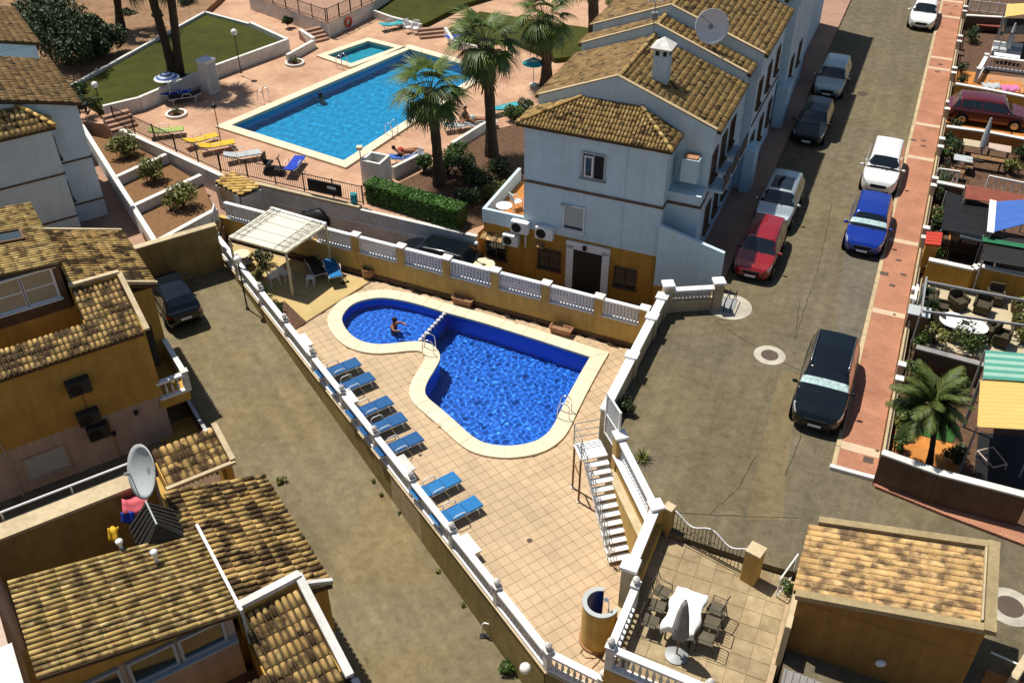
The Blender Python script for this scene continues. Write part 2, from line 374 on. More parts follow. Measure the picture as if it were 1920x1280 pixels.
M['tile_stripe'] = tilemat('tile_stripe', (0.52, 0.355, 0.105), (0.15, 0.095, 0.035), (0.62, 0.46, 0.18), 0.42, 3.4, 0.16, 0.2)
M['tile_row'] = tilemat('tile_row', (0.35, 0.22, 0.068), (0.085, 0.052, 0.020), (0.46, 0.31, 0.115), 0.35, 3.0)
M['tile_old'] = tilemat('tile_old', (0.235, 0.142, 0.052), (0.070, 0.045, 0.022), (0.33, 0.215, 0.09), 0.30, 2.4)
M['tile_orange'] = tilemat('tile_orange', (0.56, 0.345, 0.125), (0.15, 0.092, 0.045), (0.66, 0.43, 0.18), 0.54, 3.0, 0.16, 0.24)
M['tile_amber'] = tilemat('tile_amber', (0.55, 0.34, 0.08), (0.2, 0.1, 0.03), (0.66, 0.46, 0.14), 0.25)
M['tile_bed'] = mat('tile_bed', (0.085, 0.055, 0.028), 0.95, var=0.3, scale=4)  # dark colour paints the shade lying in the channels between tiles
M['leaf_dark'] = leafmat('leaf_dark', (0.022, 0.042, 0.009))
M['leaf_mid'] = leafmat('leaf_mid', (0.045, 0.085, 0.012))
M['leaf_olive'] = leafmat('leaf_olive', (0.135, 0.140, 0.030))
M['leaf_hedge'] = leafmat('leaf_hedge', (0.045, 0.12, 0.010))
M['leaf_palm'] = leafmat('leaf_palm', (0.070, 0.108, 0.016), 0.4)
M['leaf_date'] = leafmat('leaf_date', (0.075, 0.100, 0.018), 0.45)
M['leaf_palm_dark'] = leafmat('leaf_palm_dark', (0.040, 0.062, 0.012), 0.4)
M['flower'] = leafmat('flower', (0.55, 0.42, 0.10), 0.4)

M['asphalt'] = roadmat('asphalt', (0.106, 0.086, 0.050), (0.190, 0.158, 0.097), R(67), (.94, .96, 1.06))
M['concrete_road'] = roadmat('concrete_road', (0.142, 0.115, 0.068), (0.240, 0.200, 0.124), R(123), (1.04, 1.0, .88))
M['asphalt_patch'] = roadmat('asphalt_patch', (0.098, 0.086, 0.066), (0.172, 0.153, 0.120), R(67), (.95, .95, .95))
M['asphalt_tan'] = roadmat('asphalt_tan', (0.130, 0.100, 0.052), (0.215, 0.170, 0.098), R(67), (1, 1, 1))
for k in ('cool_white', 'alley_render', 'house_brown', 'ochre', 'ochre_dull', 'ochre_deep', 'brown_wall', 'cream_render', 'pink_render'): streak(M[k], .16 if k != 'cool_white' else .06)
# ------------------------------------------------------------------ repeated builders
CAMP = V((0, 0, CH))
TILE_ME = {}
def tile_mesh(pitch, ln, m, step=.022, rad=.44, hgt=.66):
    key = (round(pitch, 3), round(ln, 3), m.name, step, rad)
    if key in TILE_ME: return TILE_ME[key]
    n = 6; vs = []; fs = []
    for y, r, dz in ((-0.02, rad * pitch, step), (ln * 1.06, (rad - .04 * step / .022) * pitch, 0.0)):
        for k in range(n + 1):
            a = math.pi * k / n; vs.append((r * math.cos(a), y, r * hgt * math.sin(a) + dz))
    for k in range(n + 1):
        a = math.pi * k / n; r = rad * pitch - 0.02; vs.append((r * math.cos(a), -0.02, r * hgt * math.sin(a) + step * .45))
    for k in range(n):
        fs.append((k, k + n + 1, k + n + 2, k + 1)); fs.append((k, k + 1, k + 2 * n + 3, k + 2 * n + 2))
    me = bpy.data.meshes.new('tile'); me.from_pydata(vs, [], fs); me.update(); me.materials.append(m)
    me.polygons.foreach_set('use_smooth', [i % 2 == 0 for i in range(len(me.polygons))])
    TILE_ME[key] = (me, np.array(vs), fs); return TILE_ME[key]
def big_mesh(name, allv, fs, nper, m, parent, smooth=False, normals=None):
    """many copies of one face list joined into one mesh"""
    k = len(allv); me = bpy.data.meshes.new(name)
    v = np.concatenate(allv); F_ = []
    for i in range(k): F_ += [tuple(q + i * nper for q in f) for f in fs]
    me.from_pydata(v.tolist(), [], F_); me.update()
    if smooth: me.polygons.foreach_set('use_smooth', [True] * len(me.polygons))
    o = link(name, me, m, parent); return o
def cross_polygon(poly, s):
    """t-interval of the polygon at abscissa s"""
    ts = []
    for i in range(len(poly)):
        (s0, t0), (s1, t1) = poly[i], poly[(i + 1) % len(poly)]
        if (s0 <= s < s1) or (s1 <= s < s0): ts.append(t0 + (t1 - t0) * (s - s0) / (s1 - s0))
    return (min(ts), max(ts)) if len(ts) >= 2 else None
def roof(root, pts, mk, pitch=0.23, ln=0.36, nobj=0, th=0.12, down=None, name='roof', bed='tile_bed', jitter=1.0, budget=None, prof=(.022, .44, .66)):
    """tiled roof plane; pts[0]->pts[1] is the eave; tiles run down towards it"""
    pts = [V(p) for p in pts]; A, B = pts[0], pts[1]
    n = (pts[1] - pts[0]).cross(pts[-1] - pts[0]).normalized()
    if n.z < 0: n = -n
    s = (B - A).normalized() if down is None else None
    if down is not None:
        t = -(V(down) - n * V(down).dot(n)).normalized(); s = t.cross(n)
    t = n.cross(s)
    if down is None and (pts[-1] - A).dot(t) < 0: s = -s; t = n.cross(s)
    rb = MB().slab(pts, th).build(name, M[bed], root)
    poly = [((p - A).dot(s), (p - A).dot(t)) for p in pts]
    s0, s1 = min(q[0] for q in poly), max(q[0] for q in poly); nc = max(1, round((s1 - s0) / pitch)); w = (s1 - s0) / nc
    me, tv, tf = tile_mesh(w, ln, M[mk], *prof); off = V(root.get('_w', (0, 0, 0)))
    mats = []
    for i in range(nc):
        sc = s0 + (i + 0.5) * w; iv = cross_polygon(poly, sc)
        if iv is None or iv[1] - iv[0] < ln * 0.35: continue
        nn = max(1, round((iv[1] - iv[0]) / ln)); step = (iv[1] - iv[0]) / nn
        for j in range(nn):
            p = A + s * sc + t * (iv[0] + j * step) + n * 0.004
            a = random.gauss(0, 0.018) * jitter; ss = s * math.cos(a) + t * math.sin(a); tt = t * math.cos(a) - s * math.sin(a)
            tt = (tt + n * random.gauss(0, 0.012) * jitter).normalized()
            p = p + n * random.uniform(0, 0.012) * jitter - off
            k = step / ln
            mats.append(Matrix(((ss.x, tt.x * k, n.x, p.x), (ss.y, tt.y * k, n.y, p.y), (ss.z, tt.z * k, n.z, p.z), (0, 0, 0, 1))))
    mats.sort(key=lambda q: (q.translation + off - CAMP).length)
    no = nobj if budget is None else min(nobj, budget[0])
    for q in mats[:no]:
        o = bpy.data.objects.new('tile', me); COL.objects.link(o); o.parent = rb; o.matrix_local = q
    if budget is not None: budget[0] -= min(no, len(mats))
    rest = mats[no:]
    if rest:
        allv = [tv @ np.array(q.to_3x3()).T + np.array(q.translation) for q in rest]
        o = big_mesh('roof_tiles', allv, tf, len(tv), M[mk], rb, True); o['kind'] = 'stuff'
    return rb
def ridge(root, a, b, mk, r=0.13, ln=0.4, par=None):
    """row of ridge caps, one mesh"""
    a, b = V(a), V(b); d = b - a; n = max(1, round(d.length / ln)); mb = MB()
    d.normalize(); x = UP.cross(d).normalized(); u = d.cross(x)
    st = (b - a).length / n
    for i in range(n):
        vs = []
        for q, rr in ((i * st - 0.03, r * 1.06), ((i + 1) * st + 0.03, r * 0.94)):
            for k in range(6):
                an = math.pi * k / 5; vs.append(a + d * q + x * (rr * math.cos(an)) + u * (rr * 0.8 * math.sin(an)))
        mb.add(vs, [(k, k + 1, k + 7, k + 6) for k in range(5)] + [(0, 6, 11, 5)] + [(0, 5, 4, 3, 2, 1), (6, 7, 8, 9, 10, 11)])
    return mb.build('ridge_tile', M[mk], par or root, True)
def house_wall(root, a, b, z0, z1, th, mk, name='wall'):
    return MB().wall(a, b, z0, z1, th).build(name, M[mk], root)
BAL = None
def baluster_mesh():
    global BAL
    if BAL is None:
        prof = [(0.045, 0), (0.045, 0.06), (0.03, 0.09), (0.055, 0.2), (0.052, 0.28), (0.026, 0.42), (0.03, 0.5), (0.045, 0.52), (0.045, 0.6)]
        mb = MB().lathe(prof, n=7); me = bpy.data.meshes.new('baluster'); me.from_pydata(mb.v, [], mb.f); me.update()
        me.polygons.foreach_set('use_smooth', [True] * len(me.polygons)); me.materials.append(M['white_stone']); BAL = me
    return BAL
def balustrade(root, a, b, z, h=0.95, ends=(True, True), sp=0.19, finial=True, posts=None, railmk='white_paint', zb=None):
    """white balustrade from a to b: base rail, balusters, top rail, posts. z may differ at b through zb"""
    a, b = V((a[0], a[1], z)), V((b[0], b[1], z if zb is None else zb)); d = b - a; L = d.length; d.normalize(); off = V(root.get('_w', (0, 0, 0)))
    MB().bar(a + UP * 0.06, b + UP * 0.06, 0.2, 0.12).build('base_rail', M[railmk], root, bevel=0.01)
    MB().bar(a + UP * (h - 0.06), b + UP * (h - 0.06), 0.24, 0.12).build('top_rail', M[railmk], root, bevel=0.02)
    n = max(1, int(L / sp)); sc = (h - 0.24) / 0.6
    for i in range(n):
        p = a + d * ((i + 0.5) * L / n) + UP * 0.12
        o = bpy.data.objects.new('baluster', baluster_mesh()); COL.objects.link(o); o.parent = root; o.location = p - off; o.scale = (1, 1, sc)
    for e, p in ((ends[0], a), (ends[1], b)):
        if e: bal_post(root, p, h, finial, rz=math.atan2(d.y, d.x))
def bal_post(root, p, h, finial=True, w=0.21, rz=0.0, mk='white_stone', zlow=0.0):
    p = V(p); po = MB().box((p.x, p.y, p.z + h / 2 + 0.03 - zlow / 2), (w, w, h + 0.06 + zlow), rz).box((p.x, p.y, p.z + h + 0.09), (w + 0.08, w + 0.08, 0.07), rz).build('post', M[mk], root, bevel=0.012)
    if finial:
        MB().lathe([(0.07, 0), (0.05, 0.04), (0.10, 0.1), (0.12, 0.17), (0.09, 0.24), (0.03, 0.28), (0.02, 0.3)], (p.x, p.y, p.z + h + 0.12), 10).build('finial', M[mk], po, True)
# ---- foliage
def leaf_cloud(blobs, n, size, up=0.3, seed=1, ratio=0.5):
    """leaf-sized faces scattered through a set of ellipsoids (centre, radii)"""
    rg = np.random.default_rng(seed); vol = np.array([b[1][0] * b[1][1] * b[1][2] for b in blobs]) ** 0.7; vol = vol / vol.sum(); mb = MB()
    for bi, (c, r) in enumerate(blobs):
        k = max(3, int(n * vol[bi]))
        d = rg.normal(size=(k, 3)); d /= np.linalg.norm(d, axis=1)[:, None]; rad = rg.uniform(0.25, 1.0, k) ** 0.45
        p = np.array(c) + d * rad[:, None] * np.array(r) * (1 + rg.normal(0, 0.07, (k, 1)))
        nrm = d * 0.8 + rg.normal(0, 0.6, (k, 3)) + np.array([0, 0, up]); nrm /= np.linalg.norm(nrm, axis=1)[:, None]
        a = np.cross(nrm, rg.normal(size=(k, 3))); a /= np.linalg.norm(a, axis=1)[:, None]; b = np.cross(nrm, a)
        s = size * rg.uniform(0.6, 1.4, (k, 1))
        q = np.stack([p - a * s, p - b * s * ratio, p + a * s, p + b * s * ratio], 1).reshape(-1, 3)
        k0 = len(mb.v); mb.v += [tuple(x) for x in q.tolist()]; mb.f += [(k0 + 4 * i, k0 + 4 * i + 1, k0 + 4 * i + 2, k0 + 4 * i + 3) for i in range(k)]
    return mb
def bush(name, label, p, r, h, mk='leaf_mid', n=900, size=0.07, seed=1, group=None, nb=7, cat='bush', stem=True, fl=0):
    p = V(p); rg = random.Random(seed); t = thing(name, label, cat, p, group=group)
    bl = [((rg.uniform(-.55, .55) * r, rg.uniform(-.55, .55) * r, h * rg.uniform(0.35, 0.75)), (r * rg.uniform(.35, .6), r * rg.uniform(.35, .6), h * rg.uniform(.22, .34))) for _ in range(nb)]
    leaf_cloud(bl, n, size, seed=seed).build('foliage', M[mk], t)
    if fl: leaf_cloud(bl, fl, size * 0.8, seed=seed + 50).build('blossom', M['flower'], t)
    if stem:
        mb = MB()
        for c, _ in bl: mb.path([(0, 0, 0), (c[0] * .5, c[1] * .5, c[2] * .45), c], [0.035, 0.025, 0.01], 5)
        mb.build('stem', M['bark'], t)
    return t
def spiky(name, label, p, r, h, mk='leaf_mid', n=26, seed=1, cat='plant', group=None):
    """rosette of strap leaves"""
    t = thing(name, label, cat, p, group=group); rg = random.Random(seed); mb = MB()
    for i in range(n):
        a = rg.uniform(0, 6.28); e = rg.uniform(0.25, 1.35); L = r * rg.uniform(.8, 1.15); w = 0.03 * rg.uniform(.8, 1.4)
        pr = V((-math.sin(a), math.cos(a), 0)); pts = []
        for k in range(4):
            u = k / 3; ro = L * u * math.cos(e) + L * 0.25 * u * u; z = 0.05 + h * u * math.sin(e) - 0.35 * h * u * u * math.cos(e)
            pts.append((V((ro * math.cos(a), ro * math.sin(a), z)), w * (1 - u * 0.92)))
        vs = []
        for c, ww in pts: vs += [c - pr * ww, c + pr * ww]
        mb.add(vs, [(2 * k, 2 * k + 1, 2 * k + 3, 2 * k + 2) for k in range(3)])
    mb.build('foliage', M[mk], t); return t
FRONDS = {}
def frond_mesh(kind, L):
    """fan frond (Washingtonia like) or feather frond; grows along +x, droops in z"""
    key = (kind, round(L, 2))
    if key in FRONDS: return FRONDS[key]
    mb = MB(); rg = random.Random(5)
    def arc(u): return V((L * (u - 0.10 * u * u), 0, L * (0.22 * u - 0.62 * u * u)))
    if kind == 'fan':
        st = 0.56; pts = [arc(st * k / 5) for k in range(6)]; mb.path(pts, [0.03, 0.026, 0.022, 0.018, 0.016, 0.014], 4)
        hub = pts[-1]; dirx = (arc(st + .05) - hub).normalized(); up = V((-dirx.z, 0, dirx.x)); n = 26
        for i in range(n):
            a = R(-118 + 236 * i / (n - 1)) + rg.uniform(-.04, .04); ll = L * 0.50 * (1 - 0.25 * abs(a) / R(118)) * rg.uniform(.88, 1.08)
            side = V((0, 1, 0)); prev = None; vs = []
            for k in range(4):
                u = k / 3; q = hub + (dirx * math.cos(a) + side * math.sin(a)) * (ll * u) + up * (0.10 * L * u * (1 - u)) - UP * (ll * 0.42 * u ** 2.4)
                wdt = 0.034 * (0.55 + 1.3 * u * (1 - u) * 2) * (1 - u ** 3) + 0.003; pr = (dirx * -math.sin(a) + side * math.cos(a))
                vs += [q - pr * wdt, q + pr * wdt]
            mb.add(vs, [(2 * k, 2 * k + 1, 2 * k + 3, 2 * k + 2) for k in range(3)])
    else:
        pts = [arc(k / 8) for k in range(9)]; mb.path(pts, [0.025 - 0.0025 * k for k in range(9)], 4)
        for i in range(34):
            u = 0.12 + 0.87 * i / 33; c = arc(u); tn = (arc(min(1, u + .02)) - arc(u - .02)).normalized()
            for sd_ in (-1, 1):
                ll = L * 0.27 * math.sin(math.pi * min(1, u * 0.9 + 0.12)) ** 0.6 * rg.uniform(.85, 1.1) + 0.05
                d = (tn * 0.65 + V((0, sd_ * 0.8, -0.25 + rg.uniform(-.15, .1)))).normalized(); w = 0.019; e = c + d * ll - UP * ll * 0.22
                mb.add([c - tn * w, c + tn * w, c + d * ll * .55 + tn * w * 1.1, e, c + d * ll * .55 - tn * w * 1.1], [(0, 1, 2, 3, 4)])
    me = bpy.data.meshes.new('frond'); me.from_pydata(mb.v, [], mb.f); me.update(); FRONDS[key] = me; return me
def palm(name, label, base, top, r, L, kind='fan', n=34, seed=1, skirt=0.0, mk='leaf_palm', low=-0.75, group=None, bulge=0.0):
    base, top = V(base), V(top); t = thing(name, label, 'palm tree', base, group=group); rg = random.Random(seed); d = top - base
    pts = []; rr = []
    for k in range(15):
        u = k / 14; pts.append(d * u + V((math.sin(u * 3) * .06, math.cos(u * 2.4) * .05 - .05, 0)))
        rr.append(r * (1.35 - 0.45 * min(1, u * 4) + (bulge if u > 1 - skirt else 0) + 0.07 * (k % 2)))
    MB().path(pts, rr, 11).build('trunk', M['bark'], t, False)
    if skirt:
        mb = MB(); Ls = d.length * skirt
        for i in range(260):
            a = rg.uniform(0, 6.28); u = rg.uniform(0.02, 1.0); z = d.length - Ls * u; c = d * (z / d.length); ro = r * (1.0 + bulge * 0.7) * rg.uniform(.85, 1.15); ln = rg.uniform(.35, .7)
            o_ = V((math.cos(a), math.sin(a), 0)); p_ = V((-math.sin(a), math.cos(a), 0)) * 0.05
            p0 = c + o_ * ro * .7; p1 = c + o_ * (ro * 1.05 + ln * .22) - UP * ln
            mb.add([p0 - p_, p0 + p_, p1 + p_ * .4, p1 - p_ * .4], [(0, 1, 2, 3)])
        mb.build('dead_frond_skirt', M['straw'], t)
    me = frond_mesh(kind, L)
    for i in range(n):
        a = i * 2.39996 + rg.uniform(-.25, .25); u = (i + .5) / n; el = R(78) * (1 - u) + low * u + rg.uniform(-.1, .1)
        o = bpy.data.objects.new('frond', me); COL.objects.link(o); o.parent = t
        mk_ = mk if u < 0.8 else 'leaf_palm_dark'
        if not me.materials: me.materials.append(M[mk])
        o.location = d + V((math.cos(a) * r * .4, math.sin(a) * r * .4, -u * 0.35)); o.rotation_euler = (rg.uniform(-.3, .3), -el, a); k = rg.uniform(.85, 1.1); o.scale = (k, k, k)
        if u >= 0.8: o.material_slots[0].link = 'OBJECT'; o.material_slots[0].material = M['leaf_palm_dark']
    return t
# ---- cars
def smooth_interp(xs, ys, x):
    x = min(max(x, xs[0]), xs[-1])
    for i in range(len(xs) - 1):
        if x <= xs[i + 1]:
            u = (x - xs[i]) / (xs[i + 1] - xs[i]); u = u * u * (3 - 2 * u) * 0.35 + u * 0.65
            return ys[i] + (ys[i + 1] - ys[i]) * u
    return ys[-1]
def car(name, label, loc, rz, paint, L=4.3, Wd=1.78, Ht=1.48, suv=False, group=None, sunroof=False, rails=False, shade=False, roofmk=None, hatch=True, hood=0.245):
    """body lofted from stations; glass, lamps, wheels and trim are parts. +x is the front"""
    t = thing(name, label, 'car', loc, rz, group)
    hl = L / 2; gc = 0.20 if not suv else 0.26; belt = Ht * (0.60 if suv else 0.61); hw = Wd / 2
    xc = hl - L * hood                                     # cowl
    xr = xc - L * 0.13                                    # roof front
    xb = -hl + L * (0.13 if hatch else 0.22); xe = -hl + 0.10 * L * (0.45 if hatch else 1.6)   # roof rear, tail of glass
    top_x = [-hl, -hl + 0.04, xe, xb, (xb + xr) / 2, xr, xc, xc + 0.05, hl - 0.45, hl - 0.12, hl]
    top_z = [belt * 0.86, belt * 0.97, belt * 1.03, Ht * 0.965, Ht, Ht * 0.975, belt * 1.05, belt * 1.03, belt * 0.93, belt * 0.80, belt * 0.62]
    wx = [-hl, -hl + 0.06, -hl + 0.2, -hl + 0.6, 0, hl - 0.9, hl - 0.45, hl - 0.2, hl - 0.07, hl]; wy = [0.70, 0.84, 0.94, 0.99, 1.0, 0.985, 0.945, 0.86, 0.74, 0.54]
    def S(x, q, off=0.0):
        """q 0..1 from sill to centre line of the top"""
        w = hw * smooth_interp(wx, wy, x); zt = smooth_interp(top_x, top_z, x); zb = min(belt * (1.0 if x < xc else 1.0 - 0.10 * (x - xc) / (hl - xc)), zt - 0.012)
        gr = max(0.0, min(1.0, (zt - zb) / (Ht - belt)))            # how much greenhouse stands here
        wr = w * (0.955 - 0.20 * gr); e = abs(x) > hl - 0.07; g0 = gc + (0.12 if e else 0)
        prof = [(0.0, w * 0.90, g0), (0.10, w * 0.985, g0 + 0.14), (0.28, w * 1.0, g0 + (zb - g0) * 0.55), (0.45, w * 0.975, zb - 0.03), (0.50, w * 0.945, zb + 0.0),
                (0.74, wr * 1.0, zb + (zt - zb) * 0.86), (0.80, wr * 0.93, zb + (zt - zb) * 0.965), (0.90, wr * 0.5, zt), (1.0, 0.0, zt + 0.012)]
        for i in range(len(prof) - 1):
            if q <= prof[i + 1][0]:
                u = (q - prof[i][0]) / (prof[i + 1][0] - prof[i][0]); y = prof[i][1] + (prof[i + 1][1] - prof[i][1]) * u; z = prof[i][2] + (prof[i + 1][2] - prof[i][2]) * u
                return V((x, y, z))
        return V((x, 0, zt))
    def patch(x0, x1, q0, q1, off, side=1, nx=6, nq=5, both=False):
        mb = MB()
        rows = []
        qs = [q0 + (q1 - q0) * j / nq for j in range(nq + 1)]
        for i in range(nx + 1):
            row = []
            for j, q in enumerate(qs):
                xa = (x0[0] + (x1[0] - x0[0]) * i / nx) * (1 - j / nq) + (x0[1] + (x1[1] - x0[1]) * i / nx) * (j / nq)
                p = S(xa, q); du = S(xa + 0.02, q) - S(xa - 0.02, q); dv = S(xa, min(1, q + 0.02)) - S(xa, max(0, q - 0.02)); n = du.cross(dv)
                if n.length > 1e-9: n.normalize()
                if n.dot(V((0, p.y, p.z - 0.5))) < 0: n = -n
                row.append(p + n * off)
            rows.append(row)
        def put(sg):
            k = len(mb.v)
            for row in rows: mb.v += [(p.x, p.y * sg, p.z) for p in row]
            for i in range(nx):
                for j in range(nq):
                    a = k + i * (nq + 1) + j; f = (a, a + nq + 1, a + nq + 2, a + 1); mb.f.append(f if sg > 0 else f[::-1])
        if both: put(1); put(-1)
        else: put(side)
        return mb
    xs = sorted(set([-hl, -hl + 0.03, -hl + 0.08, -hl + 0.15, xe, xb, xr, xc, hl - 0.45, hl - 0.3, hl - 0.2, hl - 0.12, hl - 0.06, hl - 0.02, hl] + [-hl + L * i / 22 for i in range(1, 22)]))
    qs = [0, .05, .10, .19, .28, .37, .45, .5, .58, .66, .74, .77, .80, .85, .9, .95, 1.0]
    body = MB(); nq = len(qs); full = qs + qs[::-1][1:]; m2 = len(full)
    for x in xs:
        for j, q in enumerate(full):
            p = S(x, q); body.v.append((p.x, p.y if j < nq else -p.y, p.z))
    for i in range(len(xs) - 1):
        for j in range(m2 - 1):
            a = i * m2 + j; body.f.append((a, a + m2, a + m2 + 1, a + 1))
        body.f.append((i * m2, i * m2 + m2 - 1, (i + 1) * m2 + m2 - 1, (i + 1) * m2))
    body.f.append(tuple(range(m2))); body.f.append(tuple((len(xs) - 1) * m2 + j for j in range(m2 - 1, -1, -1)))
    b = body.build('body', paint, t, True)
    ws = patch((xc - 0.02, xc - 0.02), (xr + 0.05, xr + 0.05), 0.56, 1.0, 0.006, both=True, nx=5, nq=6).build('windscreen', M['glass'], t, True)
    if shade: patch((xc - 0.14, xc - 0.14), ((xc + xr) / 2 - .02, (xc + xr) / 2 - .02), 0.70, 1.0, 0.011, both=True, nx=4, nq=5).build('sunshade', M['silver'], ws, True)
    patch((xb - 0.03, xb - 0.03), (xe + 0.05, xe + 0.05), 0.56, 1.0, 0.006, both=True, nx=4, nq=6).build('rear_window', M['glass'], t, True)
    for sg in (1, -1):
        xm = (xr + xb) / 2 + 0.05
        for x0, x1 in (((xm + 0.04, xm + 0.04), (xc - 0.16, xr - 0.03)), ((xb + 0.08, xb + 0.12), (xm - 0.04, xm - 0.04))):
            patch(x0, x1, 0.53, 0.735, 0.006, sg, 5, 3).build('side_window', M['glass'], t, True)
        patch((hl - 0.50, hl - 0.46), (hl - 0.10, hl - 0.16), 0.40, 0.56, 0.008, sg, 5, 4).build('headlight', M['headlight'], t, True)
        patch((-hl + 0.02, -hl + 0.02), (-hl + 0.26, -hl + 0.2), 0.34, 0.47, 0.008, sg, 3, 3).build('tail_light', M['tail_red'], t, True)
        mm = MB().ball((xc - 0.22, sg * (hw + 0.10), belt + 0.07), (0.07, 0.11, 0.075), 8, 6).build('mirror', paint, t, True)
        MB().bar((xc - 0.2, sg * hw * 0.93, belt + 0.02), (xc - 0.21, sg * (hw + 0.06), belt + 0.05), 0.04).build('arm', M['black'], mm)
        if rails: MB().path([(xr - 0.12, sg * hw * .70, Ht * .985), (xr - 0.2, sg * hw * .71, Ht + .035), (xb + .25, sg * hw * .71, Ht + .03), (xb + .15, sg * hw * .7, Ht * .975)], 0.02, 6).build('roof_rail', M['steel'], t, True)
        for x, nm in ((hl - L * 0.19, 'f'), (-hl + L * 0.19, 'r')):
            wr = 0.36 if suv else 0.315
            ar = MB().lathe([(wr + 0.055, 0.0), (wr + 0.055, 0.02)], (x, sg * (hw - 0.012) if sg > 0 else -(hw - 0.012) - 0.02, wr), 18, 'y').build('wheel_arch', M['black'], t)
            y0 = sg * (hw - 0.10)
            ty = MB().lathe([(wr * .6, -0.11), (wr * .93, -0.115), (wr, -0.08), (wr, 0.08), (wr * .93, 0.115), (wr * .6, 0.11)], (x, y0, wr), 18, 'y').build('tyre', M['rubber'], t, True)
            MB().lathe([(wr * .62, -0.118), (wr * .55, -0.123), (wr * .15, -0.10), (wr * .15, 0.10), (wr * .55, 0.123), (wr * .62, 0.118)], (x, y0, wr), 14, 'y').build('rim', M['steel'], ty)
    fz = belt * 0.55
    sm = MB()
    for sg in (1, -1):
        for x in (xc - 0.12, (xr + xb) / 2 + 0.05, xb + 0.05):
            sm.path([V((p.x, p.y * sg * 1.003, p.z)) for p in [S(x + (.0 if q > .2 else .02), q) for q in (.10, .19, .28, .37, .45, .50)]], .006, 4)
        sm.path([V((p.x, p.y * sg, p.z + .004)) for p in [S(x, .60) for x in (xc + .04, xc + .3, hl - .5, hl - .2)]], .005, 4)
        MB().box((-.1, sg * hw * 1.0, belt * .86), (.16, .03, .03)).build('door_handle', paint, t)
    sm.path([V((p.x, p.y, p.z + .004)) for p in [S(xc + .04, q) for q in (.60, .7, .8, .9, 1.0)]] + [V((p.x, -p.y, p.z + .004)) for p in [S(xc + .04, q) for q in (.9, .8, .7, .60)]], .006, 4)
    sm.build('panel_gap', M['black'], t)
    g = MB().box((hl - 0.015, 0, fz + 0.03), (0.06, Wd * 0.42, 0.15))
    g.build('grille', M['black'], t, bevel=0.01); MB().box((hl + 0.025, 0, fz - 0.13), (0.02, 0.46, 0.1)).build('number_plate', M['white_plastic'], t)
    MB().box((hl - 0.05, 0, gc + 0.10), (0.1, Wd * 0.6, 0.12)).build('lower_intake', M['black'], t, bevel=0.01)
    MB().box((-hl - 0.012, 0, belt * .62), (0.03, 0.5, 0.12)).build('rear_plate', M['white_plastic'], t)
    MB().box((0, 0, gc + 0.02), (L * 0.9, Wd * 0.84, 0.10)).build('underbody', M['black'], t)
    if sunroof: patch((xr - 0.12, xr - 0.12), (xb + 0.75, xb + 0.75), 0.85, 1.0, 0.006, both=True, nx=4, nq=3).build('sunroof', M['glass'], t, True)
    for sg in (1, -1): MB().bar((xc + 0.02, sg * .05 + .1, belt * 1.055), (xc - 0.10, sg * .38 + .15, belt * 1.13), 0.015).build('wiper', M['black'], t)
    return t
# ------------------------------------------------------------------ the setting
ZS, ZP, ZC = 2.2, 0.2, 1.8           # street, lane behind the pool, neighbouring estate
def inside(p, poly):
    c = False; n = len(poly); x, y = p[0], p[1]
    for i in range(n):
        x0, y0 = poly[i][0], poly[i][1]; x1, y1 = poly[i - 1][0], poly[i - 1][1]
        if (y0 > y) != (y1 > y) and x < (x1 - x0) * (y - y0) / (y1 - y0) + x0: c = not c
    return c
def XY(p): return (p[0], p[1])
struct(MB().add([(-600, -600, -7), (600, -600, -7), (600, 900, -7), (-600, 900, -7)], [(0, 1, 2, 3)]).build('ground', M['earth']))
# street
KN, KF = V((11.09, 24.35, 0)), V((11.09, 24.35, 0)) + E2 * 90            # right kerb, near and far end
LK = V((12.99, 44.49, 0))                                                 # left kerb
SN = V((12.38, 23.75, 0))                                                 # outer edge of the brick pavement
stub = W(1345, 572, ZS)
street_poly = [(3.25, 26.2), (6.45, 33.6), XY(stub), XY(LK - E2 * 9.6), XY(LK + E2 * 60), XY(KF + E1 * 14), (40, 26), (40, 6), (7.6, 6), (7.2, 15.2), (8.85, 19.75), (7.4, 20.3), (4.7, 21.55), (3.75, 24.85)]
struct(MB().prism(street_poly, -6.9, ZS).build('street', M['asphalt']))
# worn patches and long cracks in the surface of the street, a few millimetres thick
def patch_sheet(name, pts, z, m, th=0.004):
    o = MB().prism([XY(p) for p in pts], z - 0.02, z + th).build(name, M[m]); return struct(o)
patch_sheet('road_repair_strip', [W(1462, 700, ZS), W(1500, 700, ZS), W(1474, 890, ZS), W(1468, 975, ZS), W(1400, 975, ZS), W(1425, 850, ZS)], ZS, 'asphalt_tan')
patch_sheet('road_repair_patch', [W(1590, 420, ZS), W(1670, 440, ZS), W(1610, 690, ZS), W(1560, 690, ZS)], ZS, 'asphalt_patch')
def crack(pts, w=0.035, z=ZS):
    mb = MB(); q = [W(x, y, z) for x, y in pts]; fine = []
    for a, b in zip(q[:-1], q[1:]):
        n = max(2, int((b - a).length / 0.25))
        for i in range(n): fine.append(a.lerp(b, i / n) + V((random.uniform(-.03, .03), random.uniform(-.03, .03), 0)))
    fine.append(q[-1]); vs = []
    for i, p in enumerate(fine):
        d = (fine[min(i + 1, len(fine) - 1)] - fine[max(0, i - 1)]).normalized(); n = V((-d.y, d.x, 0)); ww = w * random.uniform(.4, 1.1)
        vs += [p - n * ww / 2 + UP * 0.006, p + n * ww / 2 + UP * 0.006]
    mb.add(vs, [(2 * i, 2 * i + 1, 2 * i + 3, 2 * i + 2) for i in range(len(fine) - 1)])
    struct(mb.build('road_crack', M['crack']))
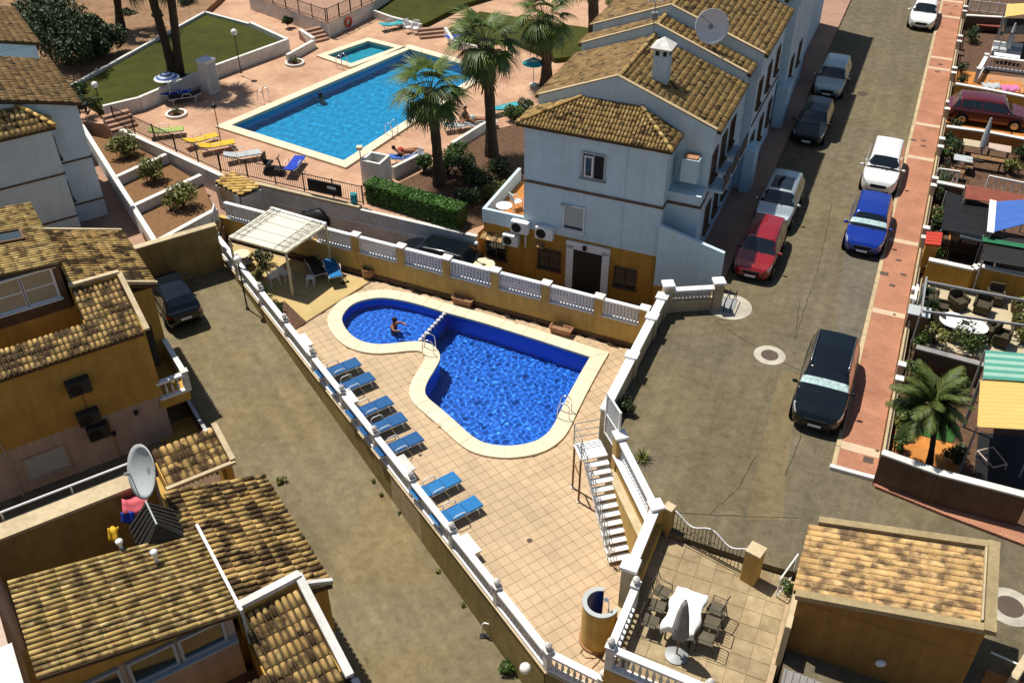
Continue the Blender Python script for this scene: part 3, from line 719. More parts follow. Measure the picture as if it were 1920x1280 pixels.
crack([(1340, 600), (1400, 640), (1470, 680), (1515, 700)]); crack([(1240, 960), (1330, 965), (1420, 968), (1500, 970)]); crack([(1500, 560), (1490, 640), (1540, 480), (1560, 380)], 0.03)
crack([(1500, 300), (1560, 180), (1600, 110)], 0.03); crack([(1474, 890), (1500, 820), (1505, 790)], 0.03); crack([(1420, 850), (1380, 920), (1330, 965)], 0.025)
for c, r, w in (((1443, 666), 0.34, 0.62), ((1617, 176), 0.34, 0.40), ((1893, 1137), 0.40, 0.72)):
    p = W(*c, ZS); t = thing('manhole_cover', {1443: 'round manhole with a broad pale concrete ring in front of the parked black off-roader', 1617: 'round manhole with a faint ring in the middle of the street', 1893: 'round manhole with pale concrete collar beside the flat-fronted tiled building'}[c[0]], 'manhole', p, world=True)
    MB().lathe([(w, 0.003), (w, 0.012), (r, 0.013)], (p.x, p.y, p.z), 26).build('collar', M['pale_concrete' if c[0] != 1617 else 'concrete_road'], t)
    cv = MB().lathe([(r, 0.012), (r, 0.022), (r * .85, 0.024)], (p.x, p.y, p.z), 24).build('cover', M['cover_plate'], t)
# left pavement along the houses, lifted on a kerb
lp = [XY(LK - E2 * 9.2), XY(LK + E2 * 60), XY(LK + E2 * 60 - E1 * 4.2), XY(LK - E2 * 9.2 - E1 * 4.2)]
struct(MB().prism(lp, ZS - 0.1, ZS + 0.13).build('pavement', M['pavement_pink']))
# right pavement: bricks, cream bands, kerb stones
def brickmat():
    m, t, b = newmat('paving_brick'); N = t.nodes.new; L = t.links.new
    g = N('ShaderNodeNewGeometry'); mp = N('ShaderNodeMapping'); mp.inputs['Rotation'].default_value = (0, 0, R(23)); L(g.outputs['Position'], mp.inputs['Vector'])
    br = N('ShaderNodeTexBrick'); br.inputs['Scale'].default_value = 1.0; br.inputs['Brick Width'].default_value = 0.21; br.inputs['Row Height'].default_value = 0.105; br.inputs['Mortar Size'].default_value = 0.010
    br.inputs['Color1'].default_value = (0.395, 0.180, 0.104, 1); br.inputs['Color2'].default_value = (0.45, 0.215, 0.130, 1); br.inputs['Mortar'].default_value = (0.29, 0.13, 0.085, 1)
    L(mp.outputs[0], br.inputs['Vector'])
    n = N('ShaderNodeTexNoise'); n.inputs['Scale'].default_value = 0.9; n.inputs['Detail'].default_value = 8; L(g.outputs['Position'], n.inputs['Vector'])
    rp = N('ShaderNodeValToRGB'); rp.color_ramp.elements[0].position = .3; rp.color_ramp.elements[1].position = .7; rp.color_ramp.elements[0].color = (.78, .78, .78, 1); rp.color_ramp.elements[1].color = (1.1, 1.1, 1.1, 1); L(n.outputs['Fac'], rp.inputs['Fac'])
    mx = N('ShaderNodeMix'); mx.data_type = 'RGBA'; mx.blend_type = 'MULTIPLY'; mx.inputs['Factor'].default_value = 1; L(br.outputs['Color'], mx.inputs['A']); L(rp.outputs['Color'], mx.inputs['B'])
    L(mx.outputs['Result'], b.inputs['Base Color']); b.inputs['Roughness'].default_value = 0.9; b.inputs['Specular IOR Level'].default_value = 0.2
    bp = N('ShaderNodeBump'); bp.inputs['Strength'].default_value = 0.4; bp.inputs['Distance'].default_value = 0.006; L(br.outputs['Fac'], bp.inputs['Height']); bp.invert = True; L(bp.outputs[0], b.inputs['Normal'])
    return m
M['paving_brick'] = brickmat()
PW = (SN - KN).dot(E1)                                                    # pavement width
rp_ = [XY(KN + E1 * .1), XY(KN + E1 * PW), XY(KN + E1 * PW + E2 * 92), XY(KN + E1 * .1 + E2 * 92)]
pav = struct(MB().prism(rp_, ZS - 0.1, ZS + 0.13).build('brick_pavement', M['paving_brick']))
kme = MB().box((0, 0.49, 0), (0.16, 0.98, 0.30)); kmesh = None
for i in range(62):
    p = KN + E2 * (i * 1.0) + E1 * 0.02
    if kmesh is None:
        o = kme.build('kerb_stone', M['kerb_stone'], pav, bevel=0.015); kmesh = o.data
    else:
        o = bpy.data.objects.new('kerb_stone', kmesh); COL.objects.link(o); o.parent = pav
    o.location = (p.x, p.y, ZS - 0.013); o.rotation_euler = (0, 0, R(-23))
for py, wd_ in ((840, .42), (586, .34), (453, .34), (297, .36), (235, .36), (130, .36), (110, .36), (33, .36), (4, .4)):
    # distance along the pavement at which the photograph shows this band
    x = 1561 + (1760 - 1561) * (875 - py) / 875 + 35; s = (W(x, py, ZS + .13) - KN).dot(E2)
    c = KN + E2 * s + E1 * (PW / 2 + 0.05)
    MB().box((c.x, c.y, ZS + 0.117), (PW - 0.12, wd_, 0.04), R(-23)).build('band', M['band_cream'], pav)
for (x, y), sx_, sy_ in (((1628, 862), .34, .30), ((1658, 513), .36, .26), ((1694, 515), .24, .18), ((1685, 488), .24, .16), ((1673, 535), .24, .2), ((1713, 263), .3, .2), ((1732, 264), .26, .14), ((1731, 274), .28, .2), ((1763, 121), .3, .25), ((1758, 135), .3, .2), ((1773, 10), .3, .2), ((1793, 12), .25, .2), ((1783, 26), .22, .2), ((1645, 845), .12, .1), ((1677, 590), .12, .1)):
    p = W(x, y, ZS + .13); MB().box((p.x, p.y, ZS + 0.128 + (0.012 if sx_ < .2 else 0)), (sx_, sy_, 0.02), R(-23)).build('meter_cover', M['cover_plate'], pav)
endk = MB().box(tuple(KN + E1 * (PW / 2) - E2 * 0.09 + UP * (ZS + .0)), (PW + .2, .18, .29), R(-23)).build('kerb_end', M['white_stone'], pav, bevel=.02)
# garden land to the right of the pavement
gl = [XY(KN + E1 * (PW + .02)), XY(W(1640, 908, ZS)), XY(W(1925, 1000, ZS) + E1 * 6), (48, 30), XY(KF + E1 * 30), XY(KF + E1 * PW)]
struct(MB().prism(gl, ZS - 1, ZS + 0.10).build('garden_ground', M['dirt']))
# brick pavement round the corner, below the garden wall
c0, c1 = W(1636, 909, ZS), W(1925, 994, ZS); d0 = (c1 - c0).normalized(); n0 = V((d0.y, -d0.x, 0))
cp_ = [XY(c0), XY(c1 + d0 * 6), XY(c1 + d0 * 6 + n0 * 1.5), XY(W(1770, 968, ZS)), XY(W(1640, 915, ZS))]
struct(MB().prism(cp_, ZS - 0.1, ZS + 0.11).build('brick_pavement', M['paving_brick']))
# alley
ap = [(-14.3, 42.3), (-3.75, 25.0), (1.0, 17.85), (3.2, 14.2), (3.2, 6), (-34, 6), (-34, 38), (-24, 48), (-16.5, 42.5)]
struct(MB().prism(ap, -6.9, [zA(x, y) for x, y in ap]).build('alley', M['concrete_road']))
# lane behind the pool and the estate terrace
lane = [(-15.6, 43.4), (-14.4, 42.7), (6.0, 33.5), (9.8, 37.6), (5, 46), (-14, 52)]
struct(MB().prism(lane, -6.9, ZP).build('lane', M['brown_wall']))

# ------------------------------------------------------------------ pool deck
deck = [(-14.55, 42.65), (5.95, 33.35), (3.2, 26.25), (3.65, 24.85), (4.5, 21.65), (3.5, 19.2), (2.6, 16.85), (1.07, 17.85), (-3.75, 25.0), (-14.6, 41.75)]
dk = struct(MB().prism(deck, -6.9, -0.022).build('pool_deck', M['grout']))
POOL_PX = [(640, 600), (646, 583), (663, 568), (690, 559.5), (722, 557), (762, 563.5), (800, 573.5), (836, 584.5), (900, 602), (1000, 633), (1108, 668),
           (1092, 695), (1070, 735), (1052, 770), (1041, 793), (1028, 811), (1006, 826), (975, 834), (940, 835.5), (905, 829), (880, 814), (850, 787), (822, 763), (801, 745), (795.5, 731), (801, 713), (813, 693), (823, 674), (822, 660), (813, 649), (800, 643), (785, 640), (762, 641), (735, 644), (703, 645), (674, 638), (652, 622)]
SHARP = (10,)
ZCOP = 0.09
pin = [W(x, y, ZCOP) for x, y in POOL_PX]
def smooth_loop(pts, sharp, k=5):
    n = len(pts); out = []
    for i in range(n):
        p0, p1, p2, p3 = pts[i - 1], pts[i], pts[(i + 1) % n], pts[(i + 2) % n]
        if i in sharp: p0 = p1 - (p2 - p1)
        if (i + 1) % n in sharp: p3 = p2 + (p2 - p1)
        for j in range(k):
            t = j / k; out.append(0.5 * ((2 * p1) + (p2 - p0) * t + (2 * p0 - 5 * p1 + 4 * p2 - p3) * t * t + (3 * p1 - p0 - 3 * p2 + p3) * t ** 3))
    return out
def offset_loop(pts, d):
    """outward offset with mitred corners"""
    n = len(pts); ar = sum(pts[i].x * pts[(i + 1) % n].y - pts[(i + 1) % n].x * pts[i].y for i in range(n)); sg = 1 if ar > 0 else -1; out = []
    for i in range(n):
        a = (pts[i] - pts[i - 1]).normalized(); b = (pts[(i + 1) % n] - pts[i]).normalized()
        na, nb = V((a.y, -a.x, 0)) * sg, V((b.y, -b.x, 0)) * sg; m = (na + nb).normalized(); out.append(pts[i] + m * (d / max(0.45, m.dot(na))))
    return out
pin_s = smooth_loop(pin, SHARP); pout_s = offset_loop(pin_s, 0.63); plip = offset_loop(pin_s, -0.04)
# deck tiles: 300 nearest as pieces, the rest one part
TS = 0.38
tv = np.array([(-.5, -.5, 0), (.5, -.5, 0), (.5, .5, 0), (-.5, .5, 0), (-.5, -.5, -1), (.5, -.5, -1), (.5, .5, -1), (-.5, .5, -1)]) * np.array([TS - 0.013, TS - 0.013, 0.022])
tf = [(0, 1, 2, 3), (0, 4, 5, 1), (1, 5, 6, 2), (2, 6, 7, 3), (3, 7, 4, 0)]
La, Lb = V((-9.68, 35.14, 0)), V((-6.62, 39.07, 0)); Ln = (Lb - La).normalized(); cut = offset_loop(pin_s, 0.5)
spots = []
for i in range(-60, 90):
    for j in range(-60, 90):
        p = V((-3.75, 25.0, 0)) + A1 * ((i + .5) * TS) + A2 * ((j + .5) * TS)
        if not inside(p, deck) or inside(p, cut): continue
        if (p - La).cross(Ln).z < 0.0: continue
        spots.append(p)
spots.sort(key=lambda p: (p - CAMP).length)
tme = bpy.data.meshes.new('floor_tile'); tme.from_pydata(tv.tolist(), [], tf); tme.materials.append(M['deck_tile'])
for p in spots[:300]:
    o = bpy.data.objects.new('floor_tile', tme); COL.objects.link(o); o.parent = dk; o.location = (p.x, p.y, random.uniform(-.002, .002)); o.rotation_euler = (random.gauss(0, .003), random.gauss(0, .003), R(33))
ca, sa = math.cos(R(33)), math.sin(R(33)); rm = np.array([[ca, -sa, 0], [sa, ca, 0], [0, 0, 1]])
o = big_mesh('floor_tiles', [tv @ rm.T + np.array([p.x, p.y, random.uniform(-.002, .002)]) for p in spots[300:]], tf, 8, M['deck_tile'], dk); o['kind'] = 'stuff'
# yellow paved corner with its bed of earth and its dark border
yp = [(-14.4, 42.4), (-6.75, 38.95), XY(La), XY(W(548, 622, 0)), (-11.35, 37.0), (-14.35, 41.6)]
struct(MB().prism(yp, -0.3, 0.012).build('paved_corner', M['yellow_paving'], dk)); 
MB().bar(Lb + Ln * .25 + UP * .01, La - Ln * .1 + UP * .01, 0.07, 0.05).build('edging', M['brown_wall'], dk)
MB().prism([XY(W(575, 605, 0)), XY(W(549, 621, 0)), XY(W(510, 572, 0)), XY(W(534, 566, 0))], -.2, 0.05).build('earth_bed', M['dirt'], dk)
MB().prism([XY(p) for p in (W(515, 540, 0), W(571, 556, 0), W(632, 513, 0), W(590, 490, 0))], -.1, 0.06).build('pergola_plinth', M['yellow_paving'], dk)
# drain and small marks
p = W(993, 1013, 0); MB().lathe([(0.1, 0), (0.1, 0.008), (0.06, 0.008)], (p.x, p.y, 0.001), 16).build('floor_drain', M['cover_plate'], dk)
for c in ((788, 853), (640, 628)): 
    p = W(*c, 0); MB().box((p.x, p.y, 0.004), (.14, .14, .008), R(33)).build('floor_drain', M['cover_plate'], dk)

# ------------------------------------------------------------------ the curved pool
def mosaic(name, c1, c2, sc, line):
    m, t, b = newmat(name); N = t.nodes.new; L = t.links.new
    g = N('ShaderNodeNewGeometry')
    vo = N('ShaderNodeTexWhiteNoise'); sn = N('ShaderNodeVectorMath'); sn.operation = 'SNAP'; sn.inputs[1].default_value = (sc, sc, sc)
    L(g.outputs['Position'], sn.inputs[0]); L(sn.outputs[0], vo.inputs['Vector'])
    rp = N('ShaderNodeValToRGB'); rp.color_ramp.elements[0].color = (*c1, 1); rp.color_ramp.elements[1].color = (*c2, 1); L(vo.outputs['Value'], rp.inputs['Fac'])
    L(rp.outputs['Color'], b.inputs['Base Color']); b.inputs['Roughness'].default_value = 0.35
    return m
M['pool_mosaic'] = mosaic('pool_mosaic', (0.006, 0.12, 0.72), (0.02, 0.22, 0.92), 0.05, 0)
M['pool_pale'] = mosaic('pool_pale', (0.006, 0.30, 0.62), (0.02, 0.42, 0.74), 0.06, 0)
M['pool_aqua'] = mosaic('pool_aqua', (0.01, 0.36, 0.50), (0.03, 0.46, 0.58), 0.06, 0)
sun.cycles.is_caustics_light = True
def watermat(name, tint):
    m, t, b = newmat(name); b.inputs['Base Color'].default_value = (*tint, 1); b.inputs['Roughness'].default_value = 0.0; b.inputs['IOR'].default_value = 1.33; b.inputs['Transmission Weight'].default_value = 1.0
    return m
M['water'] = watermat('water', (0.72, 0.93, 1.0)); M['water_far'] = watermat('water_far', (0.62, 0.95, 1.0))
def water(name, poly, z, step, m, amp, lams, seed, rings=()):
    """rippled water surface over a plan polygon"""
    xs = [p[0] for p in poly]; ys = [p[1] for p in poly]; nx = int((max(xs) - min(xs)) / step) + 2; ny = int((max(ys) - min(ys)) / step) + 2
    X, Y = np.meshgrid(min(xs) - step / 2 + np.arange(nx) * step, min(ys) - step / 2 + np.arange(ny) * step); rg = np.random.default_rng(seed); Z = np.zeros_like(X)
    for i in range(30):
        a = rg.uniform(0, 6.283); lam = rg.uniform(*lams); k = 2 * np.pi / lam; Z += amp * lam * rg.uniform(.35, 1) * np.sin(k * (X * np.cos(a) + Y * np.sin(a)) + rg.uniform(0, 6.28) + 0.8 * np.sin(k * .37 * (Y * np.cos(a) - X * np.sin(a))))
    for cx, cy, am, lam, rad in rings:
        d = np.hypot(X - cx, Y - cy); Z += am * np.cos(2 * np.pi * d / lam) * np.exp(-d / rad)
    # even-odd test for the whole grid
    ins = np.zeros(X.shape, bool); n = len(poly)
    for i in range(n):
        x0, y0 = poly[i][0], poly[i][1]; x1, y1 = poly[i - 1][0], poly[i - 1][1]
        c = ((y0 > Y) != (y1 > Y)); 
        if y1 != y0: ins ^= c & (X < (x1 - x0) * (Y - y0) / (y1 - y0) + x0)
    keep = ins[:-1, :-1] | ins[1:, :-1] | ins[:-1, 1:] | ins[1:, 1:]
    idx = -np.ones(X.shape, int); use = np.zeros(X.shape, bool)
    for a, b in ((0, 0), (1, 0), (0, 1), (1, 1)): use[a:a + keep.shape[0], b:b + keep.shape[1]] |= keep
    idx[use] = np.arange(use.sum()); vs = np.stack([X[use], Y[use], z + Z[use]], -1)
    jj, ii = np.nonzero(keep); fs = np.stack([idx[jj, ii], idx[jj, ii + 1], idx[jj + 1, ii + 1], idx[jj + 1, ii]], -1)
    me = bpy.data.meshes.new(name); me.from_pydata(vs.tolist(), [], fs.tolist()); me.update(); me.polygons.foreach_set('use_smooth', [True] * len(me.polygons))
    o = link(name, me, m); o['kind'] = 'structure'; o.cycles.is_caustics_caster = True; return o
def basin(name, loop, zt, zb, m):
    n = len(loop); mb = MB()
    mb.add([(p[0], p[1], zt) for p in loop] + [(p[0], p[1], zb) for p in loop], [(i, (i + 1) % n, n + (i + 1) % n, n + i) for i in range(n)] + [tuple(range(n, 2 * n))])
    o = mb.build(name, m); o['kind'] = 'structure'; o.cycles.is_caustics_receiver = True; return o
# the deck body must not fill the pool: cut the hole into deck slab
def deck_with_hole(o, loop, name):
    c = MB().prism([XY(p) for p in loop], -5, 3).build('cutter', M['grout'])
    md = o.modifiers.new('hole', 'BOOLEAN'); md.object = c; md.operation = 'DIFFERENCE'; md.solver = 'EXACT'
    dg = bpy.context.evaluated_depsgraph_get(); me = bpy.data.meshes.new_from_object(o.evaluated_get(dg)); o.modifiers.clear(); o.data = me
    bpy.data.objects.remove(c)
deck_with_hole(dk, offset_loop(pin_s, 0.12), 'd')
dl, dr_ = W(836, 585, 0), W(785, 640, 0)                    # divider between the shallow and the deep part
dv = (dr_ - dl).normalized(); dn = V((-dv.y, dv.x, 0))
if dn.dot(pin[0] - dl) > 0: dn = -dn                         # dn points to the deep side
shallow = [p for p in pin_s if (p - dl).dot(dn) < 0.0]; 
iL = min(range(len(pin_s)), key=lambda i: (pin_s[i] - dl).length); iR = min(range(len(pin_s)), key=lambda i: (pin_s[i] - dr_).length)
sh = pin_s[iR:] + pin_s[:iL + 1]; dp = pin_s[iL:iR + 1]
basin('pool_basin', [(p.x, p.y) for p in dp], 0.05, -1.55, M['pool_mosaic']); basin('pool_basin', [(p.x, p.y) for p in sh], 0.05, -0.75, M['pool_mosaic'])
sw = W(738, 612, -.1)
water('pool_water', [(p.x, p.y) for p in pin_s], -0.07, 0.036, M['water'], 0.0036, (.13, .42), 3, rings=((sw.x, sw.y, 0.006, .32, 1.4),))
pc = thing('pool_coping', 'raised pale stone coping round the curved deep blue pool', 'pool coping', (pin_s[0].x, pin_s[0].y, 0), world=True)
n = len(pin_s); acc = 0; st = 0; segs = []
for i in range(n):
    acc += (pin_s[(i + 1) % n] - pin_s[i]).length
    if acc > 0.62 or (i + 1) in [5 * q for q in SHARP] or i == n - 1: segs.append((st, i + 1)); st = i + 1; acc = 0
MB().add([(p.x, p.y, .0) for p in pout_s] + [(p.x, p.y, ZCOP - .014) for p in offset_loop(pin_s, .60)] + [(p.x, p.y, ZCOP - .014) for p in pin_s] + [(p.x, p.y, -.05) for p in pin_s],
         [(k * n + i, k * n + (i + 1) % n, (k + 1) * n + (i + 1) % n, (k + 1) * n + i) for k in range(3) for i in range(n)]).build('mortar_bed', M['coping_joint'], pc)
for a, b in segs:
    inn = [plip[i % n] for i in range(a, b + 1)]; ou = [pout_s[i % n] for i in range(a, b + 1)]
    c = sum(inn + ou, V((0, 0, 0))) / (2 * len(inn)); sh_ = lambda p: c + (p - c) * (1 - 0.006 / max(.2, (p - c).length))
    ring = [sh_(p) for p in ou] + [sh_(p) for p in reversed(inn)]
    MB().prism([XY(p) for p in ring], -0.03, ZCOP + random.uniform(-.002, .002)).build('coping_stone', M['coping'], pc, bevel=0.012)
# divider: low wall with a row of white rounded floats
dvt = thing('pool_divider', 'row of white rounded blocks dividing shallow and deep ends of the curved pool', 'pool divider', tuple(dl), world=True)
MB().wall(dl + dv * .05, dr_ - dv * .05, -0.75, -0.10, 0.28).build('wall', M['pool_mosaic'], dvt)
Ld = (dr_ - dl).length
for i in range(9):
    p = dl + dv * (Ld * (i + .6) / 9.2)
    MB().lathe([(.05, -.12), (.10, -.1), (.105, .0), (.085, .035), (.03, .05)], (p.x, p.y, 0.0), 10).build('block', M['white_stone'], dvt, True)
def ladder(label, p, d, group='pool ladders', hz=0.75):
    """two bent rails with treads; d points from the coping into the water"""
    p = V(p); d = V(d).normalized(); s = V((-d.y, d.x, 0)); t = thing('pool_ladder', label, 'pool ladder', tuple(p), world=True)
    for k in (-.24, .24):
        q = p + s * k; pts = [q - d * .42 + UP * 0.0, q - d * .40 + UP * hz * .7]
        for a in range(0, 181, 20): pts.append(q - d * .17 - d * .23 * math.cos(R(a)) + UP * (hz * .7 + .23 * math.sin(R(a))))
        pts += [q + d * .08 + UP * .1, q + d * .08 - UP * 1.0]
        MB().path(pts, 0.021, 8).build('rail', M['steel'], t, True)
    for z in (-.2, -.5, -.8): MB().box(tuple(p + d * .08 + UP * z), (.46, .08, .03), math.atan2(s.y, s.x)).build('tread', M['steel'], t)
    return t
ladder('steel pool ladder on the coping by the wall of the street steps', W(1050, 775, ZCOP), -E1 - E2 * .15)
ladder('steel pool ladder at the bend beside the divider of the curved pool', W(812, 658, ZCOP), E1 + E2 * .3)
for c in ((824, 797), (1000, 596), (967, 606), (1064, 753)):
    p = W(*c, ZCOP); MB().box((p.x, p.y, ZCOP + .003), (.18, .10, .01), R(-40)).build('skimmer_lid', M['kerb_stone'], pc)

# ------------------------------------------------------------------ walls round the deck
RW0, RW1 = V((-14.75, 42.98, 0)), V((6.25, 33.42, 0)); rwd = (RW1 - RW0).normalized(); rwn = V((-rwd.y, rwd.x, 0))
rw = thing('rear_wall', 'long ochre garden wall with white pierced block panels behind the curved pool', 'wall', tuple(RW0), world=True)
MB().wall(RW0 + rwn * .13, RW1 + rwn * .13, -0.3, 1.18, 0.26).build('wall', M['ochre'], rw)
def lattice(root, a, b, z0, z1, nrm, mk='white_paint', cell=0.155, name='pierced_panel'):
    """panel of pierced blocks: a net of rings and bars, joined"""
    a, b = V(a), V(b); d = (b - a); d.z = 0; L = d.length; d.normalize(); nx = max(1, round(L / cell)); nz = max(1, round((z1 - z0) / cell)); cw, chh = L / nx, (z1 - z0) / nz; mb = MB()
    for i in range(nx + 1): p = a + d * (i * cw); mb.bar(V((p.x, p.y, z0)), V((p.x, p.y, z1)), 0.03, 0.06)
    for j in range(nz + 1): mb.bar(V((a.x, a.y, z0 + j * chh)), V((b.x, b.y, z0 + j * chh)), 0.06, 0.028)
    for i in range(nx):
        for j in range(nz):
            c = a + d * ((i + .5) * cw); c = V((c.x, c.y, z0 + (j + .5) * chh)); r0, r1 = cw * .50, cw * .24
            k = 6; vs = []
            for q in range(k):
                an = math.pi * 2 * (q + .5) / k; o_ = d * math.cos(an) + UP * math.sin(an); vs += [c + o_ * r0, c + o_ * r1]
            f = []
            for q in range(k): e = (q + 1) % k; f.append((2 * q, 2 * e, 2 * e + 1, 2 * q + 1))
            mb.add([v + nrm * .012 for v in vs], f)
    o = mb.build(name, M[mk], root); o['kind'] = 'stuff'; return o
def rw_at(px, z):           # point on the rear wall's face seen at column px
    lo, hi = 0.0, (RW1 - RW0).length
    cp, sp = math.cos(PITCH), math.sin(PITCH)
    for _ in range(40):
        mid = (lo + hi) / 2; q = RW0 + rwd * mid; dd = q - CAMP + UP * z; Z = dd.y * cp - dd.z * sp
        if 960 + F * dd.x / Z < px: lo = mid
        else: hi = mid
    return RW0 + rwd * lo
posts = [665, 750, 836, 927, 1022, 1121, 1206]; edges = [600] + posts
for i, px in enumerate(posts):
    p = rw_at(px, 1.7) + rwn * .13
    po = MB().box((p.x, p.y, 1.62), (.36, .34, .94), math.atan2(rwd.y, rwd.x)).build('pier', M['ochre'], rw)
    MB().box((p.x, p.y, 2.13), (.46, .44, .08), math.atan2(rwd.y, rwd.x)).build('cap', M['white_stone'], po, bevel=.015)
px_edges = [rw_at(500, 1.7)] + [rw_at(p, 1.7) for p in posts]
px_edges = [RW0 + rwd * .3, rw_at(585, 1.7)] + [rw_at(p, 1.7) for p in posts]
for a, b in zip(px_edges[:-1], px_edges[1:]):
    a2, b2 = a + rwd * .18 + rwn * .13, b - rwd * .18 + rwn * .13
    lattice(rw, a2, b2, 1.24, 1.96, -rwn)
    MB().wall(a2, b2, 1.962, 2.07, .2).build('top_rail', M['white_paint'], rw, bevel=.012); MB().wall(a2, b2, 1.18, 1.238, .24).build('bottom_rail', M['white_paint'], rw)
# end wall of the deck at the alley, with lattice and sloping white rail
ew = thing('end_wall', 'short ochre wall with pierced panel between pergola corner and alley', 'wall', (-14.8, 42.9, 0), world=True)
MB().wall((-14.62, 41.9, 0), (-14.78, 42.95, 0), -.4, 1.2, .24).build('wall', M['ochre'], ew)
lattice(ew, V((-14.66, 42.05, 0)), V((-14.76, 42.8, 0)), 1.22, 2.0, V((-1, 0, 0)))
# wall to the street, white coping with little piers
def coped_wall(name, label, a, b, z0, z1, mk, th=.26, piers=(), zc=None, copemk='white_paint', pier_h=.12):
    t = thing(name, label, 'wall', tuple(a), world=True); a, b = V(a), V(b)
    MB().wall(a, b, z0, z1, th).build('wall', M[mk], t)
    MB().wall(a, b, z1 + .001, z1 + .11, th + .10).build('coping', M[copemk], t, bevel=.02)
    d = (b - a); d.z = 0; d.normalize(); rz = math.atan2(d.y, d.x)
    for u in piers:
        p = a.lerp(b, u); q = MB().box((p.x, p.y, (z0 + z1 + pier_h) / 2), (.36, th + .14, z1 + pier_h - z0), rz).build('pier', M[mk], t)
        MB().box((p.x, p.y, z1 + pier_h + .045), (.46, th + .24, .09), rz).build('cap', M[copemk], q, bevel=.015)
    return t
w1a, w1b = W(1247, 548, 3.15), W(1133, 768, 3.15); w1a.z = w1b.z = 0
coped_wall('street_wall', 'cream wall with bright white coping between curved pool and street', w1a, w1b, -.3, 3.05, 'cream_render', piers=(.05, .24, .58))
st0, st1 = W(1247, 548, 3.15), W(1347, 537, 3.3)
sw_ = thing('corner_wall', 'short wall with pierced panel and white capped end pier above the street corner', 'wall', tuple(w1a), world=True)
a_, b_ = V((w1a.x + .1, w1a.y, 0)), V((st1.x, st1.y, 0)); dd_ = (b_ - a_).normalized()
MB().wall(a_, b_, 0, 2.75, .26).build('wall', M['cream_render'], sw_)
lattice(sw_, a_ + dd_ * .3, b_ - dd_ * .3, 2.78, 3.2, V((dd_.y, -dd_.x, 0)), 'white_stone'); MB().wall(a_, b_, 3.2, 3.3, .3).build('top_rail', M['white_paint'], sw_, bevel=.015)
for p in (a_, b_):
    q = MB().box((p.x, p.y, 1.75), (.38, .38, 3.5), math.atan2(dd_.y, dd_.x)).build('pier', M['cream_render'], sw_); MB().box((p.x, p.y, 3.56), (.5, .5, .12), math.atan2(dd_.y, dd_.x)).build('cap', M['white_paint'], q, bevel=.02)
# wall beside the steps: pierced panel on a ledge
w2a, w2b = W(1163, 815, 3.2), W(1230, 946, 3.2); w2a.z = w2b.z = 0; d2 = (w2b - w2a).normalized(); n2 = V((d2.y, -d2.x, 0))
if n2.dot(V((-1, 0, 0))) < 0: n2 = -n2
sw2 = thing('step_wall', 'ochre wall with ledge and pierced panel beside the white steps', 'wall', tuple(w2a), world=True)
MB().wall(w2a, w2b, -.3, 2.25, .26).build('wall', M['ochre'], sw2); MB().wall(w2a + n2 * .26, w2b + n2 * .26, -.3, 1.62, .30).build('ledge', M['ochre'], sw2)
MB().wall(w2a + n2 * .25, w2b + n2 * .25, 1.621, 1.66, .36).build('ledge_cap', M['cream_render'], sw2); MB().wall(w2a + n2 * .06, w2b + n2 * .06, 2.251, 2.31, .34).build('bottom_rail', M['white_paint'], sw2)
lattice(sw2, w2a + d2 * .25, w2b - d2 * .25, 2.32, 2.98, n2); MB().wall(w2a, w2b, 2.985, 3.10, .24).build('top_rail', M['white_paint'], sw2, bevel=.015)
for p in (w2a, w2b):
    q = MB().box((p.x, p.y, 1.5), (.36, .36, 3.3), math.atan2(d2.y, d2.x)).build('pier', M['ochre'], sw2); MB().box((p.x, p.y, 3.2), (.47, .47, .10), math.atan2(d2.y, d2.x)).build('cap', M['white_paint'], q, bevel=.02)
# wall between deck and the lower patio, then its balustrade
w3a, w3b = w2b.copy(), W(1182, 1062, 3.2); w3b.z = 0
t3 = coped_wall('patio_wall', 'dark ochre wall with white coping between pool deck and stone patio', w3a, w3b, -.3, 3.0, 'ochre_deep', .22)
d3 = (w3b - w3a).normalized(); n3 = V((-d3.y, d3.x, 0))
if n3.x < 0: n3 = -n3
MB().wall(w3a + n3 * .2, w3b + n3 * .2, 1.0, 2.45, .18).build('ledge', M['ochre'], t3)
q = MB().box((w3b.x, w3b.y, 1.6), (.42, .42, 3.3), math.atan2(d3.y, d3.x)).build('pier', M['cream_render'], t3); MB().box((w3b.x, w3b.y, 3.3), (.54, .54, .14), math.atan2(d3.y, d3.x)).build('cap', M['white_paint'], q, bevel=.02)
ZPT = 1.95
b4a, b4b, b5b = W(1192, 1098, 2.92), W(1145, 1213, 2.92), W(1330, 1290, 2.92)
for p in (b4a, b4b, b5b): p.z = 0
pb = thing('patio_balustrade', 'white balustrade with ball finials round the stone patio', 'balustrade', (b4a.x, b4a.y, ZPT), world=True)
MB().wall(b4a, b4b, -.5, ZPT + .02, .26).build('wall', M['ochre'], pb); MB().wall(b4b, b5b, -3, ZPT + .02, .26).build('wall', M['ochre'], pb)
balustrade(pb, b4a, b4b, ZPT + .02, .95, sp=.2); balustrade(pb, b4b, b5b, ZPT + .02, .95, (False, True), sp=.2)
